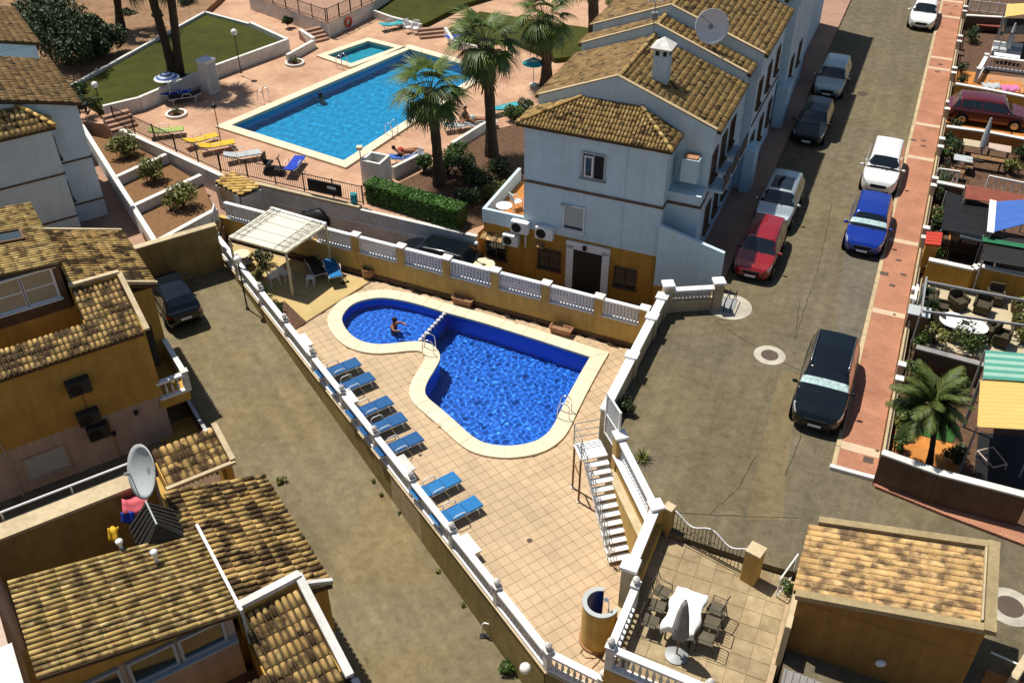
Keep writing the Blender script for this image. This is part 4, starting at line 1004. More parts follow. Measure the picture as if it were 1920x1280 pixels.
# balustrade above the alley, on its ochre wall
al = thing('pool_balustrade', 'long white balustrade with finials along the ochre alley wall of the pool deck', 'balustrade', (-14.6, 41.75, 0), world=True)
b0, bc, be = V((-14.62, 41.8, 0)), V((1.09, 17.86, 0)), V((2.68, 16.92, 0))
db = (bc - b0).normalized(); nb = V((db.y, -db.x, 0))
for a, b in ((b0, bc), (bc, be)): 
    w_ = MB(); d = (b - a).normalized(); n_ = V((-d.y, d.x, 0)) * .12; q = [a - n_, b - n_, b + n_, a + n_]
    w_.prism([XY(p) for p in q], -3.2, .0).build('retaining_wall', M['alley_render'], al)
    MB().bar(a + UP * -.02, b + UP * -.02, .30, .06).build('band', M['cream_render'], al)
npan = 10; Lb_ = (bc - b0).length
for i in range(npan):
    a, b = b0 + db * (Lb_ * i / npan), b0 + db * (Lb_ * (i + 1) / npan)
    balustrade(al, a, b, 0.01, .86, (True, i == npan - 1), sp=.165)
balustrade(al, bc, be, 0.01, .86, (False, True), sp=.19)
# ------------------------------------------------------------------ things on the pool deck
def SE(a, b, z=0.0): return E1 * a + E2 * b + UP * z           # street grid coordinates
def AE(a, b, z=0.0): return A1 * a + A2 * b + UP * z           # alley grid coordinates
# steps from the street
sp0, sp1 = W(1119, 868, 2.02), W(1162, 1043, 0.18); run = sp1 - sp0; rd = V((run.x, run.y, 0)).normalized(); rs = V((-rd.y, rd.x, 0))
if rs.x < 0: rs = -rs                                           # towards the wall
stp = thing('pool_steps', 'white flight of steps with landing and metal handrail down to the pool deck', 'steps', (sp1.x, sp1.y, 0), world=True)
NS = 12
for i in range(NS):
    p = sp0.lerp(sp1, i / (NS - 1)); MB().box(tuple(p - UP * .025), (.27, .86, .05), basis=(rd, rs, UP)).build('tread', M['white_paint'], stp, bevel=.006)
    MB().box(tuple(p + rd * -.12 - UP * .10), (.03, .80, .10), basis=(rd, rs, UP)).build('riser', M['cream_render'], stp)
for k in (-.40, .40): MB().bar(sp0 + rs * k - UP * .12, sp1 + rs * k - UP * .10, .04, .14).build('stringer', M['white_paint'], stp)
lc = sp0 - rd * .55 - rs * .06 + UP * .18
MB().box(tuple(lc - UP * .03), (.85, 1.0, .06), basis=(rd, rs, UP)).build('landing', M['white_paint'], stp, bevel=.008)
for u, v in ((-.38, -.46), (.34, -.46)):
    q = lc + rd * u + rs * v; MB().box((q.x, q.y, lc.z / 2 - .03), (.06, .06, lc.z - .06), basis=(rd, rs, UP)).build('leg', M['wood'], stp); MB().box((q.x, q.y, .02), (.14, .14, .04), basis=(rd, rs, UP)).build('foot', M['white_stone'], stp)
MB().bar(V((lc + rd * -.38 + rs * -.46)[:]) - UP * .9, V((lc + rd * .34 + rs * -.46)[:]) - UP * .9, .05).build('brace', M['wood'], stp)
hr = MB(); c1, c2, c3 = lc + rd * -.42 + rs * .46, lc + rd * -.42 + rs * -.48, lc + rd * .40 + rs * -.48; e4 = sp1 - rs * .44 + rd * .1
for h in (.3, .6, .95):
    for a, b in ((c1, c2), (c2, c3)): hr.tube(a + UP * h, b + UP * h, .017, n=6)
for h in (.32, .62, .92): hr.tube(c3 + UP * h, e4 + UP * h, .017, n=6)
for p in (c1, c2, c3): hr.tube(p, p + UP * .95, .02, n=6)
hr.build('landing_rail', M['grey_metal'], stp)
for i in range(1, NS, 2):
    p = sp0.lerp(sp1, i / (NS - 1)) - rs * .44; MB().tube(p, p + UP * .94, .015, n=6).build('rail_post', M['grey_metal'], stp)
MB().box(tuple(sp1 - rs * .44 + rd * .1 + UP * .55), (.12, .03, .30), basis=(rd, rs, UP)).build('life_ring_hook', M['white_plastic'], stp)
# gate at the landing
g0, g1 = w1b + V((.05, -.15, 0)), w2a + V((-.02, .12, 0)); gd = (g1 - g0).normalized(); gz = math.atan2(gd.y, gd.x)
gt = thing('street_gate', 'tall white metal gate with dark panes at the top of the pool steps', 'gate', (g0.x, g0.y, ZS), world=True)
gl_ = (g1 - g0).length
for u in (0.03, .97): p = g0.lerp(g1, u); MB().box((p.x, p.y, ZS + .95), (.07, .07, 1.9), gz).build('frame', M['white_paint'], gt)
for z in (.06, .95, 1.86): MB().wall(g0, g1, ZS + z - .035, ZS + z + .035, .06).build('cross_rail', M['white_paint'], gt)
MB().wall(g0.lerp(g1, .06), g0.lerp(g1, .94), ZS + .1, ZS + .92, .015).build('pane', M['grey_metal'], gt); MB().wall(g0.lerp(g1, .06), g0.lerp(g1, .94), ZS + .99, ZS + 1.82, .015).build('pane', M['shutter'], gt)
for u in (.25, .5, .75): p = g0.lerp(g1, u); MB().tube((p.x, p.y, ZS + .1), (p.x, p.y, ZS + 1.84), .013, n=6).build('bar', M['white_paint'], gt)
# pergola
pg = thing('pergola', 'cream slatted pergola with scroll-work rafters over a seating corner', 'pergola', tuple(W(549, 548, 0)), world=True)
k0, k1, k2, k3 = [W(x, y, 2.35) for x, y in ((430, 446), (536, 475), (611, 424), (508, 394))]
for p in (k0, k1, k2, k3): MB().box((p.x, p.y, 1.15), (.09, .09, 2.3), R(-24)).build('post', M['cream_plastic'], pg, bevel=.008)
MB().bar(k3 + UP * .06, k2 + UP * .06, .16, .2).build('rear_beam', M['white_paint'], pg)
for a, b in ((k0, k1), (k1, k2), (k3, k0)): MB().bar(a + UP * .02, b + UP * .02, .07, .10).build('beam', M['cream_plastic'], pg)
ns = 8
for i in range(ns):
    u0, u1 = (i + .03) / ns, (i + .97) / ns; a, b = k0.lerp(k3, u0), k0.lerp(k3, u1); c, d = k1.lerp(k2, u1), k1.lerp(k2, u0)
    MB().slab([p + UP * (.085 + .01 * (i % 2)) for p in (a, d, c, b)], .02).build('roof_slat', M['pale_cream'], pg)
MB().slab([p + UP * .06 for p in (k0, k1, k2, k3)], .012).build('roof_sheet', M['wood'], pg)
for u in (.07, .19, .80, .93):
    a, b = k0.lerp(k1, u) + UP * .14, k3.lerp(k2, u) + UP * .18; ra = MB(); ra.tube(a, b, .014, n=5)
    ra.tube(a + UP * .12, b + UP * .12, .012, n=5) if u in (.07, .93) else None
    ra.build('rafter', M['iron'], pg)
for u0, u1 in ((.07, .19), (.80, .93)):
    for i in range(7):
        v = (i + .5) / 7; a = k0.lerp(k1, u0).lerp(k3.lerp(k2, u0), v) + UP * .16; b = k0.lerp(k1, u1).lerp(k3.lerp(k2, u1), v + .05) + UP * .16
        m_c = (a + b) / 2; pts = [a.lerp(b, q / 8) + (k3 - k0).normalized() * (.09 * math.sin(q / 8 * 2 * math.pi)) for q in range(9)]
        MB().path(pts, .011, 4).build('scroll', M['iron'], pg)
# sun loungers
def make_lounger(label, mk, group):
    t = thing('sun_lounger', label, 'sun lounger', (0, 0, 0), group=group); fr = MB()
    for s in (-1, 1):
        fr.tube((.62, s * .30, .34), (1.92, s * .30, .34), .020, n=6); fr.tube((.62, s * .30, .34), (.03, s * .30, .50), .020, n=6)
    for x, z in ((.03, .5), (.62, .34), (1.92, .34)): fr.tube((x, -.30, z), (x, .30, z), .018, n=6)
    fr.build('frame', M['white_plastic'], t)
    for x in (.45, 1.72):
        for s in (-1, 1): MB().path([(x - .08, s * .31, .36), (x, s * .33, .12), (x + .02, s * .33, 0)], .019, 6).build('leg', M['white_plastic'], t, True)
    for s in (-1, 1): MB().path([(.62, s * .32, .34), (.66, s * .35, .55), (.75, s * .36, .60), (1.05, s * .36, .60), (1.13, s * .35, .55), (1.16, s * .32, .34)], .018, 6).build('armrest', M['white_plastic'], t, True)
    a = MB()
    for x0, x1 in ((.66, 1.26), (1.27, 1.92)): a.box(((x0 + x1) / 2, 0, .375), (x1 - x0, .60, .055))
    a.build('seat_cushion', M[mk], t, bevel=.018)
    MB().bar((.02, 0, .535), (.64, 0, .378), .60, .055).build('back_cushion', M[mk], t, bevel=.018)
    return t
LG = 'blue loungers in a row along the alley balustrade'
LL = ('blue lounger next to the small spiky plant, first of the long row by the balustrade', 'blue lounger between the row end by the spiky plant and a concrete bench', 'blue lounger just past the concrete bench within the group of five', 'fourth blue lounger from the spiky plant in the group of five', 'blue lounger ending the group of five, beside a concrete bench', 'lighter blue lounger of the separate pair, next to the concrete bench after five others', 'lighter blue lounger of the separate pair, beside the concrete bench near the floor drain')
lg0 = make_lounger(LL[0], 'blue_mat', LG)
spots_l = [(634, 692), (660, 720), (693, 766), (718, 797), (748, 835), (817, 913), (856, 959)]
for i, c in enumerate(spots_l):
    p = W(*c, .36); p.z = 0.001; rz = R(34 + (0, 1, 2, 0, 1, 2, 1)[i]); q = p - V((math.cos(rz), math.sin(rz), 0)) * .97
    if i == 0: lg0.location = q; lg0.rotation_euler = (0, 0, rz)
    else:
        l_ = dup(lg0, q, rz, LL[i])
        if i == 5 or i == 6: setmat(l_, {'seat_cushion': M['blue_mat_light'], 'back_cushion': M['blue_mat_light']})
p = W(624, 507, .4); rz = R(110); q = p - V((math.cos(rz), math.sin(rz), 0)) * .9; q.z = 0.062
lb = make_lounger('bright blue lounger standing in the sun beside the pergola', 'blue_mat_light', None); lb.location = q; lb.rotation_euler = (0, 0, rz)
p = W(592, 500, .4); rz = R(115); q = p - V((math.cos(rz), math.sin(rz), 0)) * 1.0; q.z = .062
ld = dup(lb, q, rz, 'dark lounger in the shade under the pergola'); setmat(ld, {'seat_cushion': M['black'], 'back_cushion': M['black']})
# small concrete tables along the balustrade
bgrp = 'stone benches along the alley balustrade'; bn = None
BLb = ('low pale concrete bench by the balustrade between the earth bed and the spiky plant', 'low pale concrete bench squeezed between the second and third blue loungers', 'low pale concrete bench between the group of five loungers and the pair', 'low pale concrete bench beyond the last lounger, near the floor drain')
for bi, c in enumerate(((572, 637), (656, 742), (760, 868), (881, 1019))):
    p = W(*c, .44)
    if bn is None:
        bn = thing('stone_bench', BLb[0], 'bench', (p.x, p.y, 0.001), R(123), bgrp)
        MB().box((0, 0, .42), (.95, .38, .06)).build('slab', M['white_stone'], bn, bevel=.012)
        for x in (-.34, .34): MB().box((x, 0, .195), (.10, .30, .39)).build('support', M['white_stone'], bn, bevel=.01)
    else: dup(bn, (p.x, p.y, 0.001), R(123), BLb[bi])
def chair(label, loc, rz, mk='white_plastic', group=None):
    """moulded garden chair"""
    t = thing('garden_chair', label, 'chair', loc, rz, group)
    MB().box((0, 0, .43), (.44, .44, .03)).build('seat', M[mk], t, bevel=.02)
    for y in (-.18, -.09, 0, .09, .18): MB().bar((-.20, y, .44), (-.28, y, .86), .05, .02).build('back_slat', M[mk], t)
    MB().bar((-.28, -.22, .87), (-.28, .22, .87), .03, .07).build('back_rail', M[mk], t, bevel=.01)
    for s in (-1, 1):
        MB().path([(-.26, s * .23, .66), (.05, s * .25, .66), (.2, s * .24, .62)], .022, 6).build('armrest', M[mk], t, True)
        MB().tube((.2, s * .21, .43), (.24, s * .24, 0), .022, n=6).build('leg', M[mk], t); MB().tube((-.2, s * .2, .43), (-.27, s * .22, 0), .022, n=6).build('leg', M[mk], t)
        MB().tube((.2, s * .24, .62), (.2, s * .21, .43), .02, n=6).build('arm_support', M[mk], t)
    return t
p = W(513, 523, .3); ch = chair('white plastic garden chair next to the dark shrub under the pergola', (p.x, p.y, .062), R(120), group='white chairs under the pergola')
p = W(535, 517, .3); dup(ch, (p.x, p.y, .062), R(60), 'white plastic garden chair beside the front corner post of the pergola')
def round_table(name, label, p, r, h, mk, legs='dark_metal'):
    t = thing(name, label, 'table', (p.x, p.y, p.z)); MB().lathe([(r, h - .03), (r, h), (r * .96, h + .008)], n=26).build('tabletop', M[mk], t)
    MB().lathe([(.03, .04), (.03, h - .03)], n=8).build('pedestal', M[legs], t)
    for a in range(4): MB().bar((0, 0, .05), (r * .7 * math.cos(a * 1.57), r * .7 * math.sin(a * 1.57), .02), .04, .03).build('foot', M[legs], t)
    return t
p = W(452, 476, .72); p.z = 0.012; round_table('round_table', 'round cream table in the shaded corner under the pergola', p, .42, .72, 'cream_plastic')
p = W(582, 522, .4); t = thing('plastic_stool', 'small white plastic stool beside the pergola loungers', 'stool', (p.x, p.y, .062)); MB().box((0, 0, .42), (.36, .36, .04)).build('seat', M['white_plastic'], t, bevel=.02)
for a in (-1, 1):
    for b in (-1, 1): MB().tube((a * .14, b * .14, .41), (a * .17, b * .17, 0), .025, n=6).build('leg', M['white_plastic'], t)
for i, (c, mk, lb_) in enumerate((((449, 496), 'white_plastic', 'white folded cushion on the paving under the pergola'), ((462, 489), 'shutter', 'pale blue folded cover heaped under the pergola'))):
    p = W(*c, .2); o = MB().ball((0, 0, .19), (.34, .24, .19), 12, 8).build('folded_cover', M[mk], None, True)
    for v in o.data.vertices: v.co += V((random.uniform(-.03, .03), random.uniform(-.03, .03), random.uniform(-.02, .02)))
    o.location = (p.x, p.y, .012); tag(o, lb_, 'cover')
for i, c in enumerate(((643, 531), (650, 529))):
    p = W(*c, 0.02); o = MB().box((0, 0, .02), (.26, .1, .025)).box((.04, 0, .05), (.08, .1, .03)).build('sandal', M['black'], bevel=.01); o.location = (p.x, p.y, .0125); o.rotation_euler = (0, 0, R(10 + 20 * i)); tag(o, 'dark sandal left on the paving in front of the blue pergola lounger', 'sandal', 'pair of sandals')
# planters
def trough(label, p):
    t = thing('planter_trough', label, 'planter', (p.x, p.y, 0.001), R(-24)); mb = MB()
    lo, hi = (.42, .15), (.50, .19); vs = []
    for (x, y), z in ((lo, 0), (hi, .36), ((hi[0] - .04, hi[1] - .04), .36), ((lo[0] - .02, lo[1] - .02), .22)): vs += [(-x, -y, z), (x, -y, z), (x, y, z), (-x, y, z)]
    mb.add(vs, [(k * 4 + i, k * 4 + (i + 1) % 4, k * 4 + 4 + (i + 1) % 4, k * 4 + 4 + i) for k in range(3) for i in range(4)] + [(3, 2, 1, 0)]); mb.build('trough', M['terracotta'], t)
    MB().box((0, 0, .3), (.86, .26, .02)).build('soil', M['earth'], t)
    mb = MB()
    for k in (-1, 1): mb.bar((-.5, k * .19, .345), (.5, k * .19, .345), .03, .05); mb.bar((k * .5, -.2, .345), (k * .5, .2, .345), .03, .05)
    mb.build('rim', M['terracotta'], t)
    return t
trough('empty terracotta trough by the wall above the pool divider', W(868, 567, .1)); trough('empty terracotta trough against the rear wall near the square pool corner', W(1052, 622, .1))
p = W(692, 519, 0); t = thing('plant_pot', 'round terracotta barrel pot at the end of the paving edge', 'pot', (p.x, p.y, 0.012)); MB().lathe([(.22, 0), (.29, .1), (.31, .3), (.28, .46), (.30, .5), (.26, .5), (.24, .40)], n=18).build('pot', M['terracotta'], t, True); MB().lathe([(.245, .38), (.245, .40)], n=16).build('soil', M['earth'], t)
for z in (.12, .36): MB().lathe([(.30, z), (.322, z + .02), (.30, z + .05)], n=18).build('hoop', M['wood'], t)
# shower
c = W(1121, 1198, 0); t = thing('pool_shower', 'rounded ochre shower enclosure lined with blue tiles at the deck corner', 'shower', (c.x, c.y, 0))
def arc_wall(r0, r1, a0, a1, z0, z1, n=30):
    mb = MB()
    for i in range(n + 1):
        a = R(a0 + (a1 - a0) * i / n)
        for r, z in ((r0, z0), (r1, z0), (r1, z1), (r0, z1)): mb.v.append((r * math.cos(a), r * math.sin(a), z))
    for i in range(n):
        for j in range(4): q = i * 4; mb.f.append((q + j, q + 4 + j, q + 4 + (j + 1) % 4, q + (j + 1) % 4))
    mb.f += [(0, 1, 2, 3), (n * 4 + 3, n * 4 + 2, n * 4 + 1, n * 4)]; return mb
arc_wall(.47, .56, 75, 330, 0, 1.82).build('shell', M['ochre'], t); arc_wall(.44, .468, 75, 330, .0, 1.8).build('lining', M['shower_blue'], t); arc_wall(.43, .575, 75, 330, 1.821, 1.87).build('rim', M['shutter'], t); arc_wall(.50, .60, 75, 330, 0, .10).build('skirting', M['terracotta'], t)
MB().path([(.2, -.3, 1.2), (.2, -.3, 2.2), (.12, -.2, 2.25)], .018, 6).build('pipe', M['steel'], t); MB().lathe([(.05, 2.2), (.09, 2.24)], (.12, -.2, 0), 10).build('shower_head', M['steel'], t)
pe = w3b + V((-.1, -.35, 0)) - V((c.x, c.y, 0)); MB().wall((.45, .10, 0), (pe.x, pe.y - .2, 0), 0, 1.5, .5).build('side_block', M['cream_render'], t)
hs = [W(x, y, .02) for x, y in ((1112, 1212), (1096, 1212), (1088, 1222), (1098, 1232), (1115, 1233), (1130, 1228), (1122, 1240), (1110, 1252))]
tag(MB().path([tuple(p) for p in hs], .016, 6).build('garden_hose', M['wood']), 'thin brown hose lying in a loop beside the shower', 'hose')
# lamps and plants by the alley wall
def globe_lamp(label, base, h, mk='dark_metal', r=.19, rp=.04, group=None):
    t = thing('lamp_post', label, 'lamp post', tuple(base), group=group); MB().lathe([(.09, 0), (.09, .05), (rp, .1), (rp * .8, h - r * .9)], n=10).build('pole', M[mk], t); MB().ball((0, 0, h), r, 16, 12).build('globe', M['lamp_globe'], t, True); MB().lathe([(.07, h - r - .04), (.09, h - r + .03)], n=10).build('collar', M[mk], t); return t
globe_lamp('black lamp post with globe in the alley beside the balustrade', WA(464, 579), 2.75)
pl_ = W(985, 1252, -.35); t = thing('wall_lamp', 'round white globe lamp on the alley side of the pool wall', 'lamp', tuple(pl_)); MB().ball((0, 0, .0), .19, 18, 12).build('globe', M['lamp_globe'], t, True); MB().path([(0, 0, -.19), (.05, .03, -.30), (.30, .18, -.28)], .02, 6).build('bracket', M['dark_metal'], t)
p = WA(912, 1193); t = thing('pipe_hoop', 'bent white pipe hoop standing in the alley by the ochre wall', 'pipe', tuple(p)); MB().path([(-.12, .05, 0), (-.12, .05, .62), (-.06, .05, .70), (.10, .0, .70), (.16, 0, .6), (.18, 0, .0)], .028, 6).build('hoop', M['white_plastic'], t, True); MB().box((.02, .02, .02), (.5, .2, .04)).build('plate', M['black'], t)
spiky('agave_plant', 'spiky green plant growing inside the balustrade beside the pergola', W(497, 552, .0), .55, .8, 'leaf_mid', 50, 3); spiky('agave_plant', 'small spiky plant between the concrete bench and the first lounger', W(592, 680, 0), .32, .45, 'leaf_mid', 30, 4)
bush('shrub', 'dark rounded shrub in front of the folded covers under the pergola', W(492, 500, 0), .55, .9, 'leaf_dark', 1100, .05, 5); bush('shrub', 'dark shrub in the earth bed by the balustrade', W(520, 590, 0), .42, .7, 'leaf_dark', 700, .05, 6); bush('shrub', 'light green weeds below the shaded shrub by the pergola', W(485, 520, 0), .4, .5, 'leaf_olive', 400, .06, 7)
for i, (c, r, lb_) in enumerate((((1220, 868), .35, 'spiky plant growing at the street edge beside the steps wall'),)): spiky('agave_plant', lb_, W(1204, 862, ZS), .38, .5, 'leaf_olive', 40, 8)
bush('climbing_shrub', 'dark straggly shrub at the foot of the street wall by the gate', W(1172, 772, ZS), .4, .7, 'leaf_dark', 700, .05, 9)
bush('weed_clump', 'green weeds growing in the alley below the balustrade corner', WA(945, 1252), .38, .4, 'leaf_mid', 500, .06, 10, stem=False)
for i, c in enumerate(((700, 903), (715, 928), (748, 962), (822, 1072), (868, 1135))): bush('weed_clump', 'tuft of dry weeds at the foot of the alley wall below the balustrade', WA(*c), .11, .13, 'leaf_olive', 60, .04, 90 + i, stem=False, group='weeds along the alley wall')
bush('weed_clump', 'small tuft of weeds in the alley by the tiled roof edge', WA(527, 905), .22, .25, 'leaf_olive', 200, .05, 11, stem=False)
# swimmer: one continuous body
def person(name, label, loc, rz, joints, edges_, radii, mk='skin', root=0):
    t = thing(name, label, 'person', loc, rz); me = bpy.data.meshes.new('body'); me.from_pydata(joints, edges_, []); me.update(); o = link('body', me, M[mk], t)
    sk = o.modifiers.new('skin', 'SKIN'); 
    for i, r in enumerate(radii): me.skin_vertices[0].data[i].radius = (r, r) if not isinstance(r, tuple) else r
    me.skin_vertices[0].data[root].use_root = True
    o.modifiers.new('sub', 'SUBSURF').levels = 2; o.modifiers['sub'].render_levels = 2; sk.use_smooth_shade = True
    return t
J = [(0, 0, -.75), (0, 0, -.45), (.02, 0, -.12), (.03, 0, .10), (.05, 0, .20), (.08, 0, .30), (.05, .19, .05), (.22, .36, -.02), (.44, .30, .0), (.05, -.19, .05), (.24, -.34, -.02), (.46, -.22, .0), (-.1, .10, -1.05), (-.4, .12, -1.2), (-.1, -.10, -1.05), (-.4, -.12, -1.2), (.53, .27, .0), (.55, -.17, .0)]
Ed = [(0, 1), (1, 2), (2, 3), (3, 4), (4, 5), (2, 6), (6, 7), (7, 8), (2, 9), (9, 10), (10, 11), (0, 12), (12, 13), (0, 14), (14, 15), (8, 16), (11, 17)]
Rd = [.15, .145, .17, .09, .06, .11, .075, .052, .042, .075, .052, .042, .085, .06, .085, .06, .04, .04]
p = W(738, 611, -.05)
t = person('swimmer', 'dark haired swimmer upright in the shallow end of the curved pool', (p.x, p.y, 0.0), R(-30), J, Ed, Rd)
MB().ball((.075, 0, .34), (.125, .115, .125), 12, 9).build('hair', M['hair'], t, True); MB().ball((.075, 0, .30), (.115, .085, .13), 12, 9).build('head', M['skin'], t, True)
# ------------------------------------------------------------------ houses: shared parts
def window(root, c, w, h, nrm, up=UP, frame='white_paint', pane='pane', sill=True, grid=(2, 1), depth=.05, fw=.06, name='window', shutter=0.0, bars=None):
    """framed opening standing a little proud of the wall at c"""
    c = V(c); n = V(nrm).normalized(); x = up.cross(n).normalized(); b = (x, n, up)
    win = MB().box(c + n * .006, (w, .02, h), basis=b).build(name, M[pane], root)
    f = MB()
    for s in (-1, 1): f.box(c + x * (s * (w / 2)) + n * depth / 2, (fw, depth, h + fw), basis=b); f.box(c + up * (s * (h / 2)) + n * depth / 2, (w - fw, depth, fw), basis=b)
    for i in range(1, grid[0]): f.box(c + x * (-w / 2 + w * i / grid[0]) + n * depth * .45, (fw * .8, depth * .8, h - fw), basis=b)
    for i in range(1, grid[1]): f.box(c + up * (-h / 2 + h * i / grid[1]) + n * depth * .4, (w - fw, depth * .7, fw * .7), basis=b)
    f.build('frame', M[frame], win)
    if sill: MB().box(c - up * (h / 2 + fw * .9) + n * .06, (w + .2, .16, .05), basis=b).build('sill', M[frame], win)
    if shutter: MB().box(c + up * (h / 2 - h * shutter / 2) + n * .022, (w - fw, .02, h * shutter), basis=b).build('shutter', M['shutter'], win)
    if bars:
        g = MB(); k = max(3, int(w / .13))
        for i in range(k + 1): q = c + x * (-w / 2 + w * i / k) + n * .13; g.tube(q - up * (h / 2 + .08), q + up * (h / 2 + .08), .012, n=5)
        for j in range(3): q = c + up * (-h / 2 + h * j / 2) + n * .13; g.tube(q - x * (w / 2 + .05), q + x * (w / 2 + .05), .012, n=5)
        g.build('grille', M[bars], win)
    return win
def ac_unit(label, c, nrm, w=.85, h=.6, d=.32, mk='white_plastic', group=None):
    c = V(c); n = V(nrm).normalized(); x = UP.cross(n).normalized(); t = thing('air_conditioner', label, 'air conditioner', tuple(c - UP * h / 2), world=True, group=group); b = (x, n, UP)
    MB().box(c + n * d / 2, (w, d, h), basis=b).build('casing', M[mk], t, bevel=.02)
    k = c + n * (d + .005) - x * w * .16; rg = MB()
    vs = [k + (x * math.cos(a * math.pi / 8) + UP * math.sin(a * math.pi / 8)) * h * .40 for a in range(16)]; rg.add([v for v in vs] + [v + n * .01 for v in vs], [tuple(range(15, -1, -1)), tuple(range(16, 32))] + [(i, (i + 1) % 16, 16 + (i + 1) % 16, 16 + i) for i in range(16)]); rg.build('fan_grille', M['black'], t)
    for s in (-1, 1): MB().box(c + x * (s * w * .32) + n * d * .4 - UP * (h / 2 + .03), (.04, d * .9, .05), basis=b).build('bracket', M['dark_metal'], t)
    return t
def dish(label, base, h, r, aim, group=None, mk='shutter', face='white_plastic'):
    """satellite dish on a mast; aim is the direction it looks in"""
    t = thing('satellite_dish', label, 'satellite dish', tuple(base), group=group); aim = V(aim).normalized(); x = aim.orthogonal().normalized(); y = aim.cross(x); c = V((0, 0, h))
    MB().tube((0, 0, 0), c - aim * .12, .05, .04, 8).build('mast', M['grey_metal'], t)
    mb = MB(); rings = 6; n = 28
    for sd_ in (0, 1):
        mb.v.append(tuple(c + aim * (0 if sd_ == 0 else -.03)))
        for i in range(1, rings + 1):
            for j in range(n): a = 2 * math.pi * j / n; rr = r * i / rings; mb.v.append(tuple(c + (x * math.cos(a) + y * math.sin(a)) * rr + aim * (rr * rr / (r * 3.2) + (0 if sd_ == 0 else -.03))))
    m0 = 1 + rings * n
    for sd_ in (0, 1):
        o_ = sd_ * m0
        for j in range(n):
            f = (o_, o_ + 1 + j, o_ + 1 + (j + 1) % n); mb.f.append(f if sd_ == 0 else f[::-1])
            for i in range(rings - 1): a, b = o_ + 1 + i * n + j, o_ + 1 + i * n + (j + 1) % n; f = (a, a + n, b + n, b); mb.f.append(f if sd_ == 0 else f[::-1])
    for j in range(n): a, b = 1 + (rings - 1) * n + j, 1 + (rings - 1) * n + (j + 1) % n; mb.f.append((a, a + m0, b + m0, b))
    mb.build('reflector', M[face], t, True); lnb = c + aim * r * .85
    MB().tube(c - y * r * .98 + aim * .2 * r, lnb, .018, n=6).build('arm', M['dark_metal'], t); MB().tube(lnb - aim * .08, lnb + aim * .06, .05, n=8).build('receiver', M['grey_metal'], t)
    MB().tube(c - aim * .1, c + aim * .01, .12, n=10).build('hub', M['grey_metal'], t)
    return t
NF = -E2                                                        # the way the white houses face
# ------------------------------------------------------------------ the white corner house and its row
wh = thing('white_house', 'white corner house with ochre ground floor, hipped tile roof and blue shaded front', 'house', tuple(SE(-11.5, 36.1, ZP)), world=True)
def block(root, a0, a1, b0, b1, z0, z1, mk, name='wall'): return MB().prism([XY(SE(a0, b0)), XY(SE(a1, b0)), XY(SE(a1, b1)), XY(SE(a0, b1))], z0, z1).build(name, M[mk], root)
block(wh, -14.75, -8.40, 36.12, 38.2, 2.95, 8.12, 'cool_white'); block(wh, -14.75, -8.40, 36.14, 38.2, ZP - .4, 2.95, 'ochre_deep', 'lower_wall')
block(wh, -14.80, -8.36, 36.06, 38.0, 5.35, 5.45, 'brown_wall', 'string_course')
block(wh, -16.8, -14.76, 36.2, 40.5, ZP - .4, 2.75, 'ochre_deep', 'side_wing'); block(wh, -16.85, -14.77, 36.15, 36.3, 2.751, 3.45, 'cool_white', 'balcony_parapet'); block(wh, -16.85, -16.7, 36.31, 40.5, 2.751, 3.45, 'cool_white', 'balcony_parapet'); block(wh, -16.69, -14.77, 36.31, 40.4, 2.752, 2.80, 'orange_tile', 'balcony_floor')
e = .22; zf = 8.14
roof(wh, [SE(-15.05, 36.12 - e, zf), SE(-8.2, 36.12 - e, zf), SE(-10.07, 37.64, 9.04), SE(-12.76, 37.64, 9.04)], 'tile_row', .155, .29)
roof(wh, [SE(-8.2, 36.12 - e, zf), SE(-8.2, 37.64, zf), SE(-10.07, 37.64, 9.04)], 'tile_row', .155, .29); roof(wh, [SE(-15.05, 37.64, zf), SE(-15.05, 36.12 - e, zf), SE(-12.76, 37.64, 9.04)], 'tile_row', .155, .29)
ridge(wh, SE(-8.2, 36.12 - e, zf + .04), SE(-10.07, 37.6, 9.08), 'tile_stripe', .10); ridge(wh, SE(-15.05, 36.12 - e, zf + .04), SE(-12.76, 37.6, 9.08), 'tile_row', .10)
# windows and door of the front
def WF(px, py, b=36.1):        # point on the front plane seen at a pixel
    lo, hi = -5.0, 22.0
    for _ in range(50):
        m_1 = (lo + hi) / 2
        if W(px, py, m_1).dot(E2) > b: lo = m_1
        else: hi = m_1
    return W(px, py, lo)
window(wh, WF(1113, 312), 1.0, 1.15, NF, grid=(2, 1), pane='black', frame='shutter', fw=.07); MB().box(WF(1104, 312) + NF * .03, (.40, .03, 1.0), basis=(E1, E2, UP)).build('casement', M['white_paint'], wh); MB().box(WF(1104, 312) + NF * .05, (.26, .02, .84), basis=(E1, E2, UP)).build('casement_pane', M['pane'], wh); window(wh, WF(1076, 409), .95, 1.2, NF, grid=(1, 1), shutter=.85)
MB().box(WF(1062, 384) + NF * .05, (.5, .1, .06), basis=(E1, E2, UP)).build('ledge', M['shutter'], wh)
dc = WF(1101, 512, 36.12); dc.z = ZP + 1.12
dr = MB().box(dc + NF * .03, (1.35, .06, 2.2), basis=(E1, E2, UP)).build('door', M['dark_metal'], wh)
for s in (-1, 1): MB().box(dc + E1 * (s * .86) + NF * .05 + UP * .1, (.34, .10, 2.4), basis=(E1, E2, UP)).build('surround', M['white_paint'], dr)
MB().box(dc + UP * 1.32 + NF * .05, (2.1, .10, .38), basis=(E1, E2, UP)).build('lintel', M['white_paint'], dr)
for s in (-.55, -.3, -.05, .05, .3, .55): MB().box(dc + E1 * s + NF * .07, (.03, .03, 2.1), basis=(E1, E2, UP)).build('bar', M['iron'], dr)
